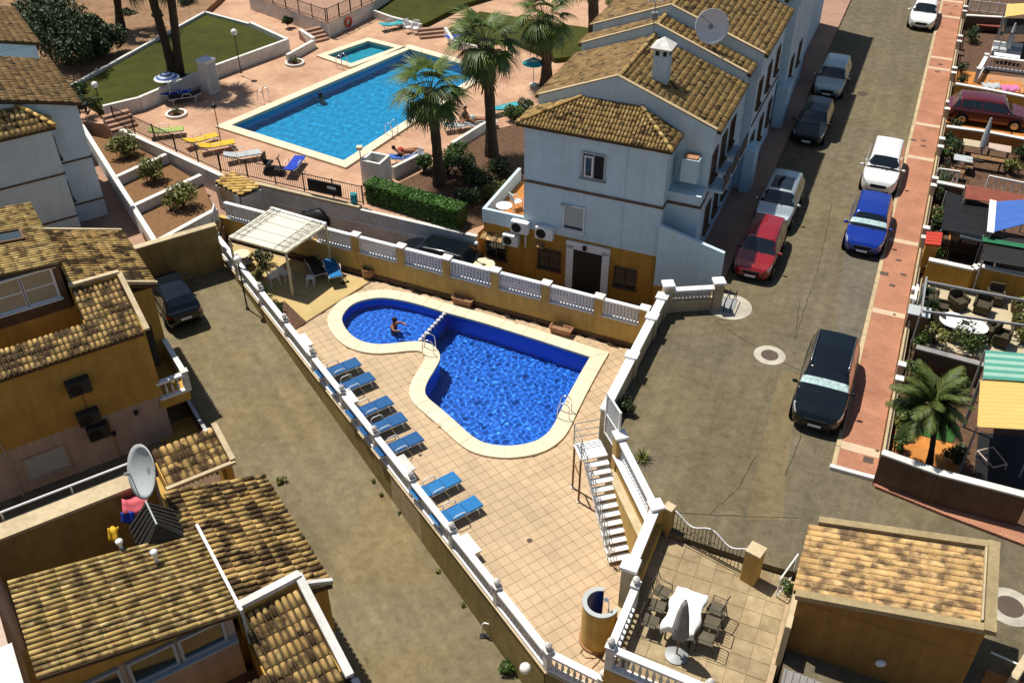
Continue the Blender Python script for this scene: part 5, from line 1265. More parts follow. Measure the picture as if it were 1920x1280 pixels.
for c, w in (((1172, 521), 1.0), ((1030, 486), 1.05), ((931, 467), 1.0)): window(wh, WF(*c, 36.13 if c[0] > 950 else 36.19), w, 1.0, NF, bars='iron', grid=(2, 1), frame='brown_wall', pane='glass', sill=True)
lt = WF(1098, 463, 36.1); MB().box(lt + NF * .1, (.16, .2, .2), basis=(E1, E2, UP)).build('door_lamp', M['black'], wh)
for k in (-.42, -.14, .14, .42):
    q = WF(926, 441, 36.19) + E1 * k; MB().bar(q + NF * .02 + UP * .08, q + NF * .42 - UP * .06, .24, .07).build('awning_tile', M['tile_orange'], wh)
for k in (-.13, .1): q = WF(1014, 457) + E1 * k; MB().bar(q + NF * .02 + UP * .05, q + NF * .3 - UP * .04, .2, .07).build('awning_tile', M['tile_orange'], wh)
MB().tube(WF(986, 432) + NF * .05, WF(986, 462) + NF * .05, .04, n=8).build('drainpipe', M['white_plastic'], wh); q1 = WF(1150, 350); MB().tube(SE(-10.1, 36.09, 8), SE(-10.1, 36.09, 3), .012, n=5).build('cable', M['cool_white'], wh)
ACG = None
ac_unit('white air conditioner on the corner edge of the side wing balcony', WF(978, 422) , NF); ac_unit('white air conditioner on the white wall left of the shuttered window', WF(1024, 433), NF); ac_unit('white air conditioner beside the small tile awning of the ochre wing', WF(961, 446, 36.18), NF, .8, .55)
# main body and the rest of the row, each a little higher
def unit(root, b0, b1, dz, aR=-6.85, aL=-14.75, rz=10.04, ra=-11.22, name='w', low=2.2, first=False):
    zr, zl = 8.42 + dz, 8.62 + dz; rd_ = rz + dz
    block(root, aL + .05, aR - .12, b0 + .02, b1, ZP - .4, 8.2 + dz, 'cool_white')
    # gable wall rising as a parapet with a pale coping
    pts = [(aL, zl), (ra, rd_), (aR, zr)]
    for bb in (b0,):
        mb = MB(); th = .16; v = []
        for b_ in (bb, bb + th): v += [SE(aL + .02, b_, 7.5 + dz), SE(aR - .02, b_, 7.5 + dz), SE(aR - .02, b_, zr + .12), SE(ra, b_, rd_ + .14), SE(aL + .02, b_, zl + .12)]
        mb.add(v, [(0, 1, 2, 3, 4), (9, 8, 7, 6, 5)] + [(i, (i + 1) % 5 , 5 + (i + 1) % 5, 5 + i) for i in range(5)]).build('gable', M['cool_white'], root)
        for (p0, z0_), (p1, z1_) in zip(pts[:-1], pts[1:]): MB().bar(SE(p0, bb + .08, z0_ + .15), SE(p1, bb + .08, z1_ + .17), .18, .05).build('coping', M['kerb_stone'], root)
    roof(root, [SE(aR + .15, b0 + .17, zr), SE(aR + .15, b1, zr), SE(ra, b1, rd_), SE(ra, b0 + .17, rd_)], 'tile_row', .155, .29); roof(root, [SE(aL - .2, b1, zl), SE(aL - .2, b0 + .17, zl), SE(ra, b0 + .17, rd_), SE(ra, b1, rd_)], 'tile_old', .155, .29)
    ridge(root, SE(ra, b0 + .2, rd_ + .06), SE(ra, b1, rd_ + .06), 'tile_row', .11)
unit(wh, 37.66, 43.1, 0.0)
block(wh, -8.4, -6.95, 36.75, 37.62, 3.0, 5.9, 'cool_white', 'porch'); block(wh, -8.45, -6.9, 36.7, 37.6, 5.35, 5.46, 'brown_wall', 'porch_band')
block(wh, -8.02, -7.3, 37.05, 37.62, 6.3, 7.35, 'cool_white', 'bay'); block(wh, -7.96, -7.36, 37.1, 37.6, 7.351, 7.42, 'terracotta', 'bay_top')
for bb in (38.6, 40.3, 42.0):
    for z in (4.0, 6.6): window(wh, SE(-6.97, bb, z), .9, 1.3, E1, frame='brown_wall', pane='glass')
    block(wh, -7.0, -6.3, bb - .6, bb + .6, 5.55, 5.67, 'cool_white', 'balcony_slab'); MB().box(tuple(SE(-6.3, bb, 6.05)), (.03, 1.2, .75), R(-23)).build('balcony_rail', M['iron'], wh)
block(wh, -7.0, -6.94, 37.7, 43, 5.35, 5.47, 'brown_wall', 'string_course')
chm = thing('chimney', 'white chimney with pyramid cap and smoke openings on the corner house roof', 'chimney', tuple(SE(-9.85, 39.45, 9.2)), R(-23))
MB().box((0, 0, .75), (.64, .64, 2.1)).build('stack', M['cool_white'], chm); 
for s in ((-.16, 0), (.16, 0)): MB().box((s[0], -.325, 1.62), (.15, .02, .2)).build('smoke_opening', M['black'], chm)
MB().box((.325, 0, 1.62), (.02, .36, .2)).build('smoke_opening', M['black'], chm)
MB().add([(-.46, -.46, 1.8), (.46, -.46, 1.8), (.46, .46, 1.8), (-.46, .46, 1.8), (0, 0, 2.25), (-.46, -.46, 1.86), (.46, -.46, 1.86), (.46, .46, 1.86), (-.46, .46, 1.86)], [(3, 2, 1, 0), (0, 1, 6, 5), (1, 2, 7, 6), (2, 3, 8, 7), (3, 0, 5, 8), (5, 6, 4), (6, 7, 4), (7, 8, 4), (8, 5, 4)]).build('cap', M['white_stone'], chm)
wl = thing('side_wall', 'white sloping garden wall with ochre foot beside the corner house front', 'wall', tuple(SE(-8.2, 35.9, ZP)), world=True)
pp = [SE(-8.38, 35.85), SE(-5.5, 35.85), SE(-5.5, 36.03), SE(-8.38, 36.03)]
MB().prism([XY(p) for p in pp], [1.6, 2.3, 2.3, 1.6], [4.7, 4.0, 4.0, 4.7]).build('wall', M['cool_white'], wl); MB().prism([XY(p + E2 * .003) for p in pp], ZP - .3, [1.6, 2.3, 2.3, 1.6]).build('foot', M['ochre_deep'], wl)
w_nb = thing('white_house', 'white terraced house with large satellite dish behind the corner house', 'house', tuple(SE(-11, 43.2, ZP)), world=True)
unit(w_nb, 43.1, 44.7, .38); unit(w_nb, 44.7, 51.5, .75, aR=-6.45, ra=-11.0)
for bb in (45.8, 48.0, 50.2):
    for z in (4.2, 7.0): window(w_nb, SE(-6.57, bb, z), .9, 1.3, E1, frame='brown_wall', pane='glass')
block(w_nb, -6.6, -6.53, 44.9, 51.4, 5.6, 5.72, 'brown_wall', 'string_course')
w_n2 = thing('white_house', 'white terraced house at the top end of the row along the street', 'house', tuple(SE(-11, 51.5, ZP)), world=True)
unit(w_n2, 51.5, 53.0, 1.1); unit(w_n2, 53.0, 60, 1.4, aR=-6.2); unit(w_n2, 60, 70, 1.8, aR=-6.6)
for bb in (54.5, 57.0): window(w_n2, SE(-6.32, bb, 5), .9, 1.3, E1, frame='brown_wall', pane='glass')
block(w_n2, -6.6, -6.0, 52.4, 54.2, ZS, 4.6, 'cool_white', 'porch'); block(w_nb, -6.6, -6.1, 44.4, 45.6, ZS, 4.6, 'cool_white', 'porch')
dish('large white satellite dish on the roof of the terraced house', SE(-8.9, 43.9, 9.35), 1.15, .78, V((.1, -.95, .35))); dish('smaller white satellite dish at the ridge of the row roofs', SE(-10.6, 49.5, 10.5), .8, .5, V((-.1, -.9, .5)))
# antennas
for k, (a, b, z, h, lb_) in enumerate(((-11.3, 43.0, 9.9, 1.7, 'thin aerial mast with grey box at the ridge beside the chimney'),)):
    t = thing('roof_aerial', lb_, 'aerial', tuple(SE(a, b, z))); MB().tube((0, 0, 0), (0, 0, h), .025, n=6).build('mast', M['grey_metal'], t); MB().box((0, 0, h * .62), (.28, .2, .32)).build('box', M['grey_metal'], t)
    for i in range(5): MB().tube((-.3 + .15 * i, -.2, h), (-.3 + .15 * i, .2, h), .012, n=4).build('element', M['grey_metal'], t)
    MB().tube((-.4, 0, h), (.4, 0, h), .014, n=5).build('boom', M['grey_metal'], t)
# in the lane: parked cars seen over the wall, lamp, table
# ------------------------------------------------------------------ houses along the alley
def ablock(root, a0, a1, b0, b1, z0, z1, mk, name='wall'): return MB().prism([XY(AE(a0, b0)), XY(AE(a1, b0)), XY(AE(a1, b1)), XY(AE(a0, b1))], z0, z1).build(name, M[mk], root)
AF = -A2
def cream_bar(root, p, q, w=.2, h=.12, mk='cream_render', name='coping'): return MB().bar(p, q, w, h).build(name, M[mk], root, bevel=.01)
lh = thing('ochre_house', 'ochre house with white dormer windows and two dark wall units above the alley', 'house', tuple(AE(2, 32, -1.3)), world=True)
bud = [300]
ablock(lh, -9, 4.5, 32.05, 33.0, 1.2, 4.38, 'ochre_dull'); ablock(lh, 2.72, 4.5, 33.0, 35.0, 1.2, 4.38, 'ochre_dull'); ablock(lh, -9, 2.72, 33.0, 35.0, 1.2, 3.25, 'brown_wall', 'terrace_floor'); ablock(lh, -9, 4.5, 35.0, 40, 1.2, 4.38, 'ochre_dull'); ablock(lh, -9, 4.48, 32.10, 40, -3, 1.2, 'pink_render', 'lower_wall')  # recess floor takes a darker brown to paint in its shade
ablock(lh, 2.8, 5.55, 34.7, 39.4, -3, 4.36, 'ochre_dull', 'side_wing')
roof(lh, [AE(2.72, 31.82, 4.42), AE(4.42, 31.82, 4.42), AE(4.42, 34.62, 5.25), AE(2.72, 34.62, 5.25)], 'tile_flamed', .19, .33, 120, budget=bud, prof=(.026, .42, .8)); roof(lh, [AE(-9, 31.82, 4.42), AE(2.71, 31.82, 4.42), AE(2.71, 33.02, 4.775), AE(-9, 33.02, 4.775)], 'tile_flamed', .19, .33, 120, budget=bud, prof=(.026, .42, .8))
roof(lh, [AE(5.75, 34.6, 4.45), AE(5.75, 39.4, 4.45), AE(2.75, 39.4, 5.45), AE(2.75, 34.6, 5.45)], 'tile_flamed', .20, .36, 150, budget=bud, prof=(.022, .41, .8))
cream_bar(lh, AE(4.55, 31.75, 4.55), AE(4.55, 34.7, 5.42)); cream_bar(lh, AE(4.55, 34.72, 5.45), AE(2.7, 34.72, 5.5)); cream_bar(lh, AE(4.66, 34.6, 5.0), AE(5.8, 34.6, 4.56), .12); cream_bar(lh, AE(5.75, 39.45, 4.5), AE(2.7, 39.45, 5.55), .14)
MB().prism([XY(AE(2.7, 34.64)), XY(AE(4.5, 34.64)), XY(AE(4.5, 34.8)), XY(AE(2.7, 34.8))], 4.4, [5.42, 5.38, 5.38, 5.42]).build('parapet', M['ochre_dull'], lh)
ablock(lh, -9, 2.6, 35.001, 40.0, 3.3, 6.38, 'brown_wall', 'dormer_wall')  # wall behind the recess darkened in colour for the shade there
roof(lh, [AE(2.72, 34.8, 6.46), AE(2.72, 40.1, 6.46), AE(-9, 40.1, 7.6), AE(-9, 34.8, 7.6)], 'tile_stripe', .18, .5, 0, jitter=.15, prof=(.006, .37, .95))
for i, a in enumerate((1.75, .62, -.55, -1.75)): window(lh, AE(a, 34.985, 5.66), 1.1, 1.3, AF, frame='white_paint', pane='beige_floor' if i in (0, 1) else 'pane', grid=(1, 2), fw=.09, sill=False, name='dormer_window')
MB().bar(AE(2.4, 34.9, 4.96), AE(-3, 34.9, 4.96), .14, .06).build('window_board', M['white_paint'], lh); MB().bar(AE(2.5, 34.9, 6.36), AE(-3, 34.9, 6.36), .14, .09).build('window_head', M['white_paint'], lh)
sk = [AE(a, b, 6.57 + (2.72 - a) * .097) for a, b in ((1.9, 37.0), (1.9, 37.8), (.4, 37.8), (.4, 37.0))]; MB().slab(sk, .08).build('skylight', M['pane'], lh); 
for i in range(4): MB().bar(sk[i] + UP * .02, sk[(i + 1) % 4] + UP * .02, .08, .06).build('skylight_frame', M['brown_wall'], lh)
# balconies in the corner towards the alley
ablock(lh, 4.3, 5.5, 32.0, 34.7, .55, .95, 'ochre_dull', 'balcony'); balustrade(lh, AE(4.35, 32.1), AE(5.5, 32.1), .95, .88, (False, True), .2, False); MB().wall(AE(5.5, 32.1), AE(5.5, 34.7), .95, 1.75, .1).build('balcony_side', M['white_paint'], lh); MB().wall(AE(5.5, 32.1), AE(5.5, 34.7), 1.751, 1.83, .2).build('balcony_rail', M['white_paint'], lh)
ablock(lh, 3.9, 5.5, 30.4, 34.7, -2.5, -1.0, 'ochre_dull', 'terrace'); balustrade(lh, AE(4.2, 30.5), AE(5.5, 30.5), -1.0, .85, (False, True), .2, False); MB().wall(AE(5.5, 30.5), AE(5.5, 34.0), -1.0, -.25, .08).build('terrace_side', M['iron'], lh); MB().wall(AE(5.5, 30.5), AE(5.5, 34.0), -.25, -.17, .14).build('terrace_rail', M['grey_metal'], lh)
MB().box(tuple(AE(4.3, 33.0, 2.9)), (1.2, .05, 2.0), R(33)).build('balcony_door', M['black'], lh); window(lh, AE(4.52, 33.6, 2.0), .9, 2.0, A1, frame='brown_wall', pane='glass', sill=False)
window(lh, AE(-.2, 32.09, .0), 1.5, 1.0, AF, shutter=.98, grid=(1, 1), frame='pink_render', fw=.08); MB().tube(AE(-1.4, 32.02, 4.3), AE(-1.35, 32.0, -1.5), .03, n=6).build('drainpipe', M['pink_render'], lh); MB().tube(AE(1.75, 32.02, 2.8), AE(1.75, 32.02, 1.3), .012, n=5).build('cable', M['iron'], lh); MB().tube(AE(2.3, 32.04, 1.0), AE(2.35, 32.04, -1.5), .02, n=5).build('cable', M['ochre_deep'], lh)
for p in (AE(3.35, 32.05, .85), AE(2.35, 32.05, .25)): MB().box(p + AF * .06, (.16, .14, .14), basis=(A1, A2, UP)).build('wall_lamp', M['dark_metal'], lh)
ac_unit('dark air conditioner alone high on the ochre alley house wall', AE(1.72, 32.04, 3.05), AF, .85, .6, .36, 'dark_ac')
ac_unit('upper of two dark air conditioners low on the ochre alley house wall', AE(1.7, 32.04, 1.55), AF, .8, .55, .36, 'dark_ac'); ac_unit('lower of two dark air conditioners low on the ochre alley house wall', AE(1.85, 32.04, .75), AF, .8, .6, .36, 'dark_ac')
# little tiled porch over the garden gate
pr = thing('gate_porch', 'small porch roof of clay tiles over a garden gate on the alley', 'porch', tuple(AE(4.4, 27.5, -1.6)), world=True)
roof(pr, [AE(3.1, 26.9, 1.35), AE(5.35, 26.9, 1.35), AE(5.35, 28.5, 1.72), AE(3.1, 28.5, 1.72)], 'tile_flamed', .25, .4, 100); cream_bar(pr, AE(5.45, 26.8, 1.45), AE(5.45, 28.6, 1.82), .2, .14)
for a in (3.2, 5.3): ablock(pr, a - .12, a + .12, 27.0, 28.4, -2.4, 1.25, 'ochre_dull', 'pier')
cream_bar(pr, AE(3.0, 26.75, 1.38), AE(5.5, 26.75, 1.38), .16, .12)
gw = thing('garden_wall', 'ochre garden wall along the alley between the two tiled houses', 'wall', tuple(AE(5.4, 26, -1.6)), world=True)
ablock(gw, 5.3, 5.5, 24.4, 26.7, -3, .1, 'ochre_dull'); ablock(gw, 5.3, 5.5, 28.6, 30.3, -3, -.2, 'ochre_dull'); struct(ablock(None, -9, 5.3, 24.0, 32.0, -3.2, -1.25, 'brown_wall', 'courtyard'))
bar_t = thing('barbecue', 'dark brown covered barbecue beside the corner balcony', 'barbecue', tuple(AE(3.6, 30.8, -1.25))); MB().box((0, 0, .5), (.8, .6, 1.0), R(33)).build('body', M['brown_wall'], bar_t, bevel=.04); MB().ball((0, 0, 1.02), (.4, .32, .22), 12, 8).build('lid', M['brown_wall'], bar_t, True)
# ---- nearer house
bh = thing('tiled_house', 'ochre house with striped clay tile roofs and satellite dish at the near alley end', 'house', tuple(AE(2, 16, -2.4)), world=True)
bud = [300]
ablock(bh, -6, 4.62, 15.5, 16.2, -4, 3.36, 'ochre_dull'); ablock(bh, 2.85, 4.62, 16.2, 18.2, -4, 3.36, 'ochre_dull'); ablock(bh, -6, 2.85, 16.2, 17.7, -4, 2.2, 'brown_wall', 'terrace_floor'); ablock(bh, 2.5, 5.45, 18.2, 23.3, -4, 3.4, 'ochre_dull', 'wall'); ablock(bh, -6, 2.5, 18.2, 20.95, -4, 3.2, 'ochre_dull', 'wall')  # dark brown recess floor stands in for the shade below the dormer
roof(bh, [AE(2.78, 17.5, 4.92), AE(2.78, 20.95, 4.92), AE(-2.0, 20.95, 5.92), AE(-2.0, 17.5, 5.92)], 'tile_stripe', .18, .52, 150, budget=bud, jitter=.15, prof=(.006, .37, .95))
roof(bh, [AE(5.58, 18.1, 3.52), AE(5.58, 23.4, 3.52), AE(2.5, 23.4, 4.48), AE(2.5, 18.1, 4.48)], 'tile_flamed', .22, .38, 90, budget=bud, prof=(.030, .42, .8))
roof(bh, [AE(2.85, 15.2, 3.42), AE(4.55, 15.2, 3.42), AE(4.55, 17.9, 4.23), AE(2.85, 17.9, 4.23)], 'tile_flamed', .20, .42, 60, budget=bud, prof=(.03, .42, .8)); roof(bh, [AE(-6, 15.2, 3.42), AE(2.84, 15.2, 3.42), AE(2.84, 16.22, 3.725), AE(-6, 16.22, 3.725)], 'tile_flamed', .20, .42, 60, budget=bud, prof=(.03, .42, .8))
cream_bar(bh, AE(4.7, 15.1, 3.58), AE(4.7, 18.25, 4.45), .24, .16, 'white_stone'); cream_bar(bh, AE(4.75, 18.22, 4.46), AE(2.8, 18.0, 4.60), .24, .16, 'white_stone'); cream_bar(bh, AE(4.86, 18.2, 4.0), AE(5.62, 18.2, 3.62), .14, .12, 'white_stone')
MB().prism([XY(AE(2.8, 17.95)), XY(AE(4.62, 18.1)), XY(AE(4.62, 18.25)), XY(AE(2.8, 18.2))], 3.2, 4.42).build('parapet', M['ochre_dull'], bh)
ablock(bh, -2.0, 2.62, 17.72, 20.9, 2.0, 4.80, 'pink_render', 'dormer_wall'); MB().prism([XY(AE(-2.0, 17.74)), XY(AE(2.6, 17.74)), XY(AE(2.6, 20.88)), XY(AE(-2.0, 20.88))], 4.8, [5.75, 4.81, 4.81, 5.75]).build('dormer_gable', M['ochre_dull'], bh)
MB().bar(AE(2.86, 17.45, 5.05), AE(2.86, 21.0, 5.05), .08, .07).build('gutter', M['white_paint'], bh); MB().tube(AE(2.86, 17.45, 5.0), AE(2.86, 17.5, 3.6), .045, n=8).build('downpipe', M['shutter'], bh)
for a in (1.75, .45, -.95): window(bh, AE(a, 17.71, 4.36), 1.15, .82, AF, frame='shutter', pane='pane', grid=(1, 1), fw=.08, depth=.08, sill=False, name='dormer_window')
MB().bar(AE(2.6, 17.62, 3.86), AE(-2.0, 17.62, 3.86), .22, .07).build('window_board', M['shutter'], bh)
# roof terrace
ablock(bh, -6, 2.5, 20.96, 24.3, -4, 1.9, 'brown_wall', 'terrace_floor'); ablock(bh, -6, 2.45, 24.3, 24.55, -4, 4.25, 'alley_render', 'terrace_parapet'); ablock(bh, -6, 2.5, 24.25, 24.95, 4.251, 4.36, 'cream_render', 'parapet_top'); MB().tube(AE(-6, 25.05, 4.62), AE(2.3, 25.05, 4.62), .035, n=8).build('handrail', M['white_paint'], bh)  # brown floor and dull parapet colour deepen the shade of the sunken terrace
for a in (-1.8, .2, 2.2): MB().tube(AE(a, 25.05, 4.3), AE(a, 25.05, 4.62), .025, n=6).build('rail_post', M['white_paint'], bh)
ablock(bh, -2.75, -2.45, 12, 24.6, 2, 5.5, 'pink_render', 'party_wall'); ablock(bh, -2.85, -2.35, 12, 19.2, 5.501, 5.6, 'white_stone', 'party_wall_top'); ablock(bh, 2.44, 2.6, 21.0, 24.2, 1.9, 4.42, 'ochre_dull', 'terrace_side')
for (x, y) in ((225, 1020), (290, 1040)):
    p = W(x, y, 5.5); v_ = MB().tube((p.x, p.y, 4.9), (p.x, p.y, 5.55), .055, n=8).build('vent_pipe', M['white_plastic'], bh); MB().lathe([(.06, 0), (.10, .02), (.10, .10), (.05, .13)], (p.x, p.y, 5.55), 12).build('vent_cap', M['white_plastic'], v_, True)
ck = thing('dark_chimney', 'black tiled chimney with hipped cap between the striped and dark tile roofs', 'chimney', tuple(AE(1.85, 21.4, 3.3)), R(33))
MB().box((0, 0, .9), (.8, .95, 1.8)).build('stack', M['brown_wall'], ck)
mb = MB(); mb.add([(-.62, -.72, 1.62), (.62, -.72, 1.62), (.62, .72, 1.62), (-.62, .72, 1.62), (0, -.40, 2.35), (0, .66, 2.35)], [(3, 2, 1, 0), (0, 1, 4), (1, 2, 5, 4), (2, 3, 5), (3, 0, 4, 5)]); mb.build('cap', M['dark_metal'], ck)
for s in (-1, 1):
    for i in range(7):
        y = -.62 + .205 * i; MB().bar((s * .64, y, 1.63), (s * .03, max(-.36, min(.62, y * .85)), 2.36), .12, .05).build('cap_tile', M['dark_metal'], ck)
MB().tube((0, -.40, 2.38), (0, .66, 2.38), .025, n=6).build('cap_ridge', M['shutter'], ck)
dish('large grey satellite dish on a stout mast above the terrace of the tiled house', AE(2.3, 23.3, 1.9), 3.7, .82, V((-.66, -.62, .42)), face='shutter')
for c, z, mk, lb_, s_ in (((253, 937), 4.1, 'pink', 'pink cloth drying on the roof terrace', (.75, .7)), ((240, 962), 3.9, 'royal_blue', 'blue cloth hanging on the shaded roof terrace', (.4, .4)), ((212, 992), 3.8, 'yellow', 'yellow cloth lying crumpled on the roof terrace', (.3, .55))):
    p = W(*c, z); mb = MB(); n = 7
    for i in range(n):
        for j in range(n):
            u, v = i / (n - 1) - .5, j / (n - 1) - .5; mb.v.append((u * s_[0], v * s_[1], .06 * math.sin(u * 9 + v * 4) + .05 * math.cos(v * 8) - .35 * abs(v)))
    mb.f = [(i * n + j, (i + 1) * n + j, (i + 1) * n + j + 1, i * n + j + 1) for i in range(n - 1) for j in range(n - 1)]
    o = mb.build('cloth', M[mk], None, True); o.location = (p.x, p.y, z); o.rotation_euler = (.1, .2, R(20)); o.modifiers.new('s', 'SOLIDIFY').thickness = .01; tag(o, lb_, 'cloth')
dr_t = thing('drying_rack', 'white folding drying rack on the shaded roof terrace', 'drying rack', tuple(AE(-1.2, 23.2, 1.9)), R(33)); mb = MB()
for y in (-.25, 0, .25): MB().tube((-.5, y, .9), (.5, y, .9), .012, n=5).build('rod', M['white_plastic'], dr_t)
for x in (-.5, .5): MB().tube((x, -.3, .9), (x, .3, 0), .015, n=5).build('leg', M['white_plastic'], dr_t); MB().tube((x, .3, .9), (x, -.3, 0), .015, n=5).build('leg', M['white_plastic'], dr_t); MB().tube((x, -.3, .9), (x, .3, .9), .015, n=5).build('end_rod', M['white_plastic'], dr_t)
bush('potted_shrub', 'dark leafy plants along the tile edge of the roof terrace', AE(-.2, 21.5, 1.9), .6, 1.7, 'leaf_dark', 500, .05, 21); bush('potted_shrub', 'green plant beside the yellow cloth on the roof terrace', AE(.75, 21.5, 1.9), .4, 1.6, 'leaf_mid', 300, .05, 22)
# corner balcony of the nearer house
ablock(bh, 4.62, 5.5, 15.4, 18.2, -1.4, -.9, 'ochre_dull', 'balcony'); MB().wall(AE(5.5, 15.3), AE(5.5, 18.2), -.9, -.1, .1).build('balcony_side', M['shutter'], bh); MB().wall(AE(5.5, 12), AE(5.5, 17.3), -.099, .02, .22).build('balcony_rail', M['white_paint'], bh)
MB().box(tuple(AE(4.95, 17.6, -.3)), (.5, .4, 1.1), R(33)).build('balcony_box', M['awning_blue'], bh)
# wall that closes the alley, car in front of it
aw = thing('alley_wall', 'plain ochre wall closing the far end of the alley', 'wall', tuple(AE(8.2, 41.9, -.5)), world=True)
ablock(aw, 5.9, 10.3, 41.85, 42.1, -1.2, 2.0, 'alley_render'); ablock(aw, 5.85, 10.32, 41.8, 42.15, 2.001, 2.07, 'cream_render', 'coping')
# ------------------------------------------------------------------ white houses up the slope and planted terraces
struct(MB().prism([XY(AE(-12, 42.1)), XY(AE(10.6, 42.6)), XY(SE(-31.5, 36.2)), XY(SE(-41, 39.1)), XY(AE(7.4, 62)), XY(AE(-12, 90))], -6.9, .75).build('terrace_ground', M['pavement_pink']))
wn = thing('white_house', 'white house with old brown tile roof and projecting wing left of the terraced beds', 'house', tuple(AE(4, 47, .75)), world=True)
ablock(wn, -8, 6.6, 48.1, 54.2, .3, 6.72, 'cool_white'); ablock(wn, -8, 5.05, 47.0, 48.1, .3, 6.4, 'cool_white', 'wing')
MB().prism([XY(AE(-6, 48.12)), XY(AE(6.5, 48.12)), XY(AE(6.5, 54)), XY(AE(-6, 54))], 6.7, [9.9, 6.75, 6.75, 9.9]).build('gable', M['cool_white'], wn)
roof(wn, [AE(6.8, 47.95, 6.8), AE(6.8, 54.3, 6.8), AE(-2, 54.3, 9.35), AE(-2, 47.95, 9.35)], 'tile_old', .24, .38)
roof(wn, [AE(-6, 46.8, 6.45), AE(5.25, 46.8, 6.45), AE(4.1, 48.1, 7.25), AE(-6, 48.1, 7.25)], 'tile_tan', .24, .38); roof(wn, [AE(5.25, 46.8, 6.45), AE(5.25, 48.1, 6.45), AE(4.1, 48.1, 7.25)], 'tile_tan', .24, .38); ridge(wn, AE(5.25, 46.8, 6.52), AE(4.1, 48.1, 7.32), 'tile_amber')
for z in (4.0, 1.7): ablock(wn, -8.05, 6.64, 48.05, 50, z, z + .08, 'brown_wall', 'string_course'); ablock(wn, -8.05, 5.09, 46.95, 48, z, z + .08, 'brown_wall', 'string_course')
window(wn, AE(5.08, 47.55, 5.2), .5, 1.1, A1, frame='brown_wall', pane='glass'); window(wn, AE(6.62, 49.4, 3.0), .7, .9, A1, frame='brown_wall', pane='glass'); window(wn, AE(5.08, 47.5, 2.9), .5, 1.0, A1, frame='brown_wall', pane='glass')
ablock(wn, 6.6, 7.0, 48.05, 48.3, 6.5, 6.68, 'black', 'gutter_end')
wo_ = thing('white_house', 'white house with brown roof edge above the dark round tree', 'house', tuple(AE(4, 57, .75)), world=True)
ablock(wo_, -8, 6.6, 56.6, 63, .3, 6.9, 'cool_white'); MB().prism([XY(AE(-6, 56.62)), XY(AE(6.5, 56.62)), XY(AE(6.5, 63)), XY(AE(-6, 63))], 6.9, [10, 6.95, 6.95, 10]).build('gable', M['cool_white'], wo_); roof(wo_, [AE(6.8, 56.4, 7.0), AE(6.8, 63, 7.0), AE(-2, 63, 9.4), AE(-2, 56.4, 9.4)], 'tile_old', .24, .38); window(wo_, AE(5.6, 56.58, 5.6), .5, .9, AF, frame='brown_wall', pane='glass')
for zz in (4.2,): ablock(wo_, -8.05, 6.64, 56.55, 58, zz, zz + .08, 'brown_wall', 'string_course')
wq = thing('white_house', 'white building behind the dark tree beyond the earth slope', 'house', tuple(SE(-58, 62, 1.8)), world=True)
block(wq, -66, -52.5, 66, 74, 1.5, 6.5, 'cool_white'); roof(wq, [SE(-66.3, 65.7, 6.6), SE(-52.2, 65.7, 6.6), SE(-52.2, 70, 8), SE(-66.3, 70, 8)], 'tile_old', .25, .4)
tw = thing('terrace_wall', 'white walls dividing three gravel beds below the estate railing', 'wall', tuple(AE(7.5, 43, .7)), world=True)
MB().wall(AE(7.5, 42.3), AE(7.8, 57.5), .2, 1.8, .24).build('wall', M['white_stone'], tw)
for (a0, b0), (a1_, b1_) in (((7.6, 49.8), (10.7, 50.95)), ((7.5, 46.3), (11.5, 47.65)), ((7.2, 42.25), (10.95, 43.8))): MB().wall(AE(a0, b0), AE(a1_, b1_), .2, 1.82, .26).build('cross_wall', M['white_stone'], tw)
for i, q in enumerate((((7.6, 50), (10.6, 51.1), (9.5, 54.5), (7.7, 57)), ((7.5, 46.5), (11.4, 47.8), (10.7, 50.8), (7.6, 49.6)), ((7.3, 42.5), (10.9, 43.9), (11.5, 47.5), (7.5, 46.1)))): struct(MB().prism([XY(AE(*p)) for p in q], .2, 1.30 + .004 * i).build('gravel_bed', M['gravel']))
for c, lb_, r, sd_ in (((237, 292), 'olive green shrub in the top gravel bed by the railing', .9, 31), ((290, 338), 'olive green shrub in the middle gravel bed', .75, 32), ((345, 385), 'larger olive green shrub in the lowest gravel bed', 1.0, 33)): bush('shrub', lb_, W(*c, 1.3), r, 1.35, 'leaf_olive', 1500, .075, sd_, nb=9)
# ------------------------------------------------------------------ house and patio at the lower street corner
ph = thing('garage_house', 'single pitched building with mottled orange tiles inside a stone parapet', 'building', tuple(SE(2.8, 20, ZS)), world=True)
block(ph, .55, 5.1, 18.75, 21.6, -1, 4.35, 'house_brown'); MB().prism([XY(SE(*p)) for p in ((.56, 18.76), (5.09, 18.76), (5.09, 21.59), (.56, 21.59))], 4.3, [4.42, 5.36, 5.36, 4.42]).build('upper_wall', M['house_brown'], ph)
roof(ph, [SE(.38, 21.50, 4.52), SE(.38, 18.90, 4.52), SE(4.95, 18.90, 5.45), SE(4.95, 21.50, 5.45)], 'tile_orange', .215, .46, 300, jitter=.3, prof=(.012, .46, .5))
for p, q in ((SE(.45, 18.72, 4.62), SE(5.28, 18.72, 5.60)), (SE(.6, 21.66, 4.62), SE(5.28, 21.66, 5.60))): MB().bar(p, q, .24, .16).build('parapet_cap', M['parapet_stone'], ph)
MB().bar(SE(5.12, 18.60, 5.59), SE(5.12, 21.78, 5.59), .28, .15).build('parapet_cap', M['parapet_stone'], ph); MB().bar(SE(4.93, 18.9, 5.58), SE(4.93, 21.5, 5.58), .05, .12).build('flashing', M['cream_render'], ph)
block(ph, .40, .56, 18.3, 21.5, -1, 3.7, 'cream_render', 'side_strip')
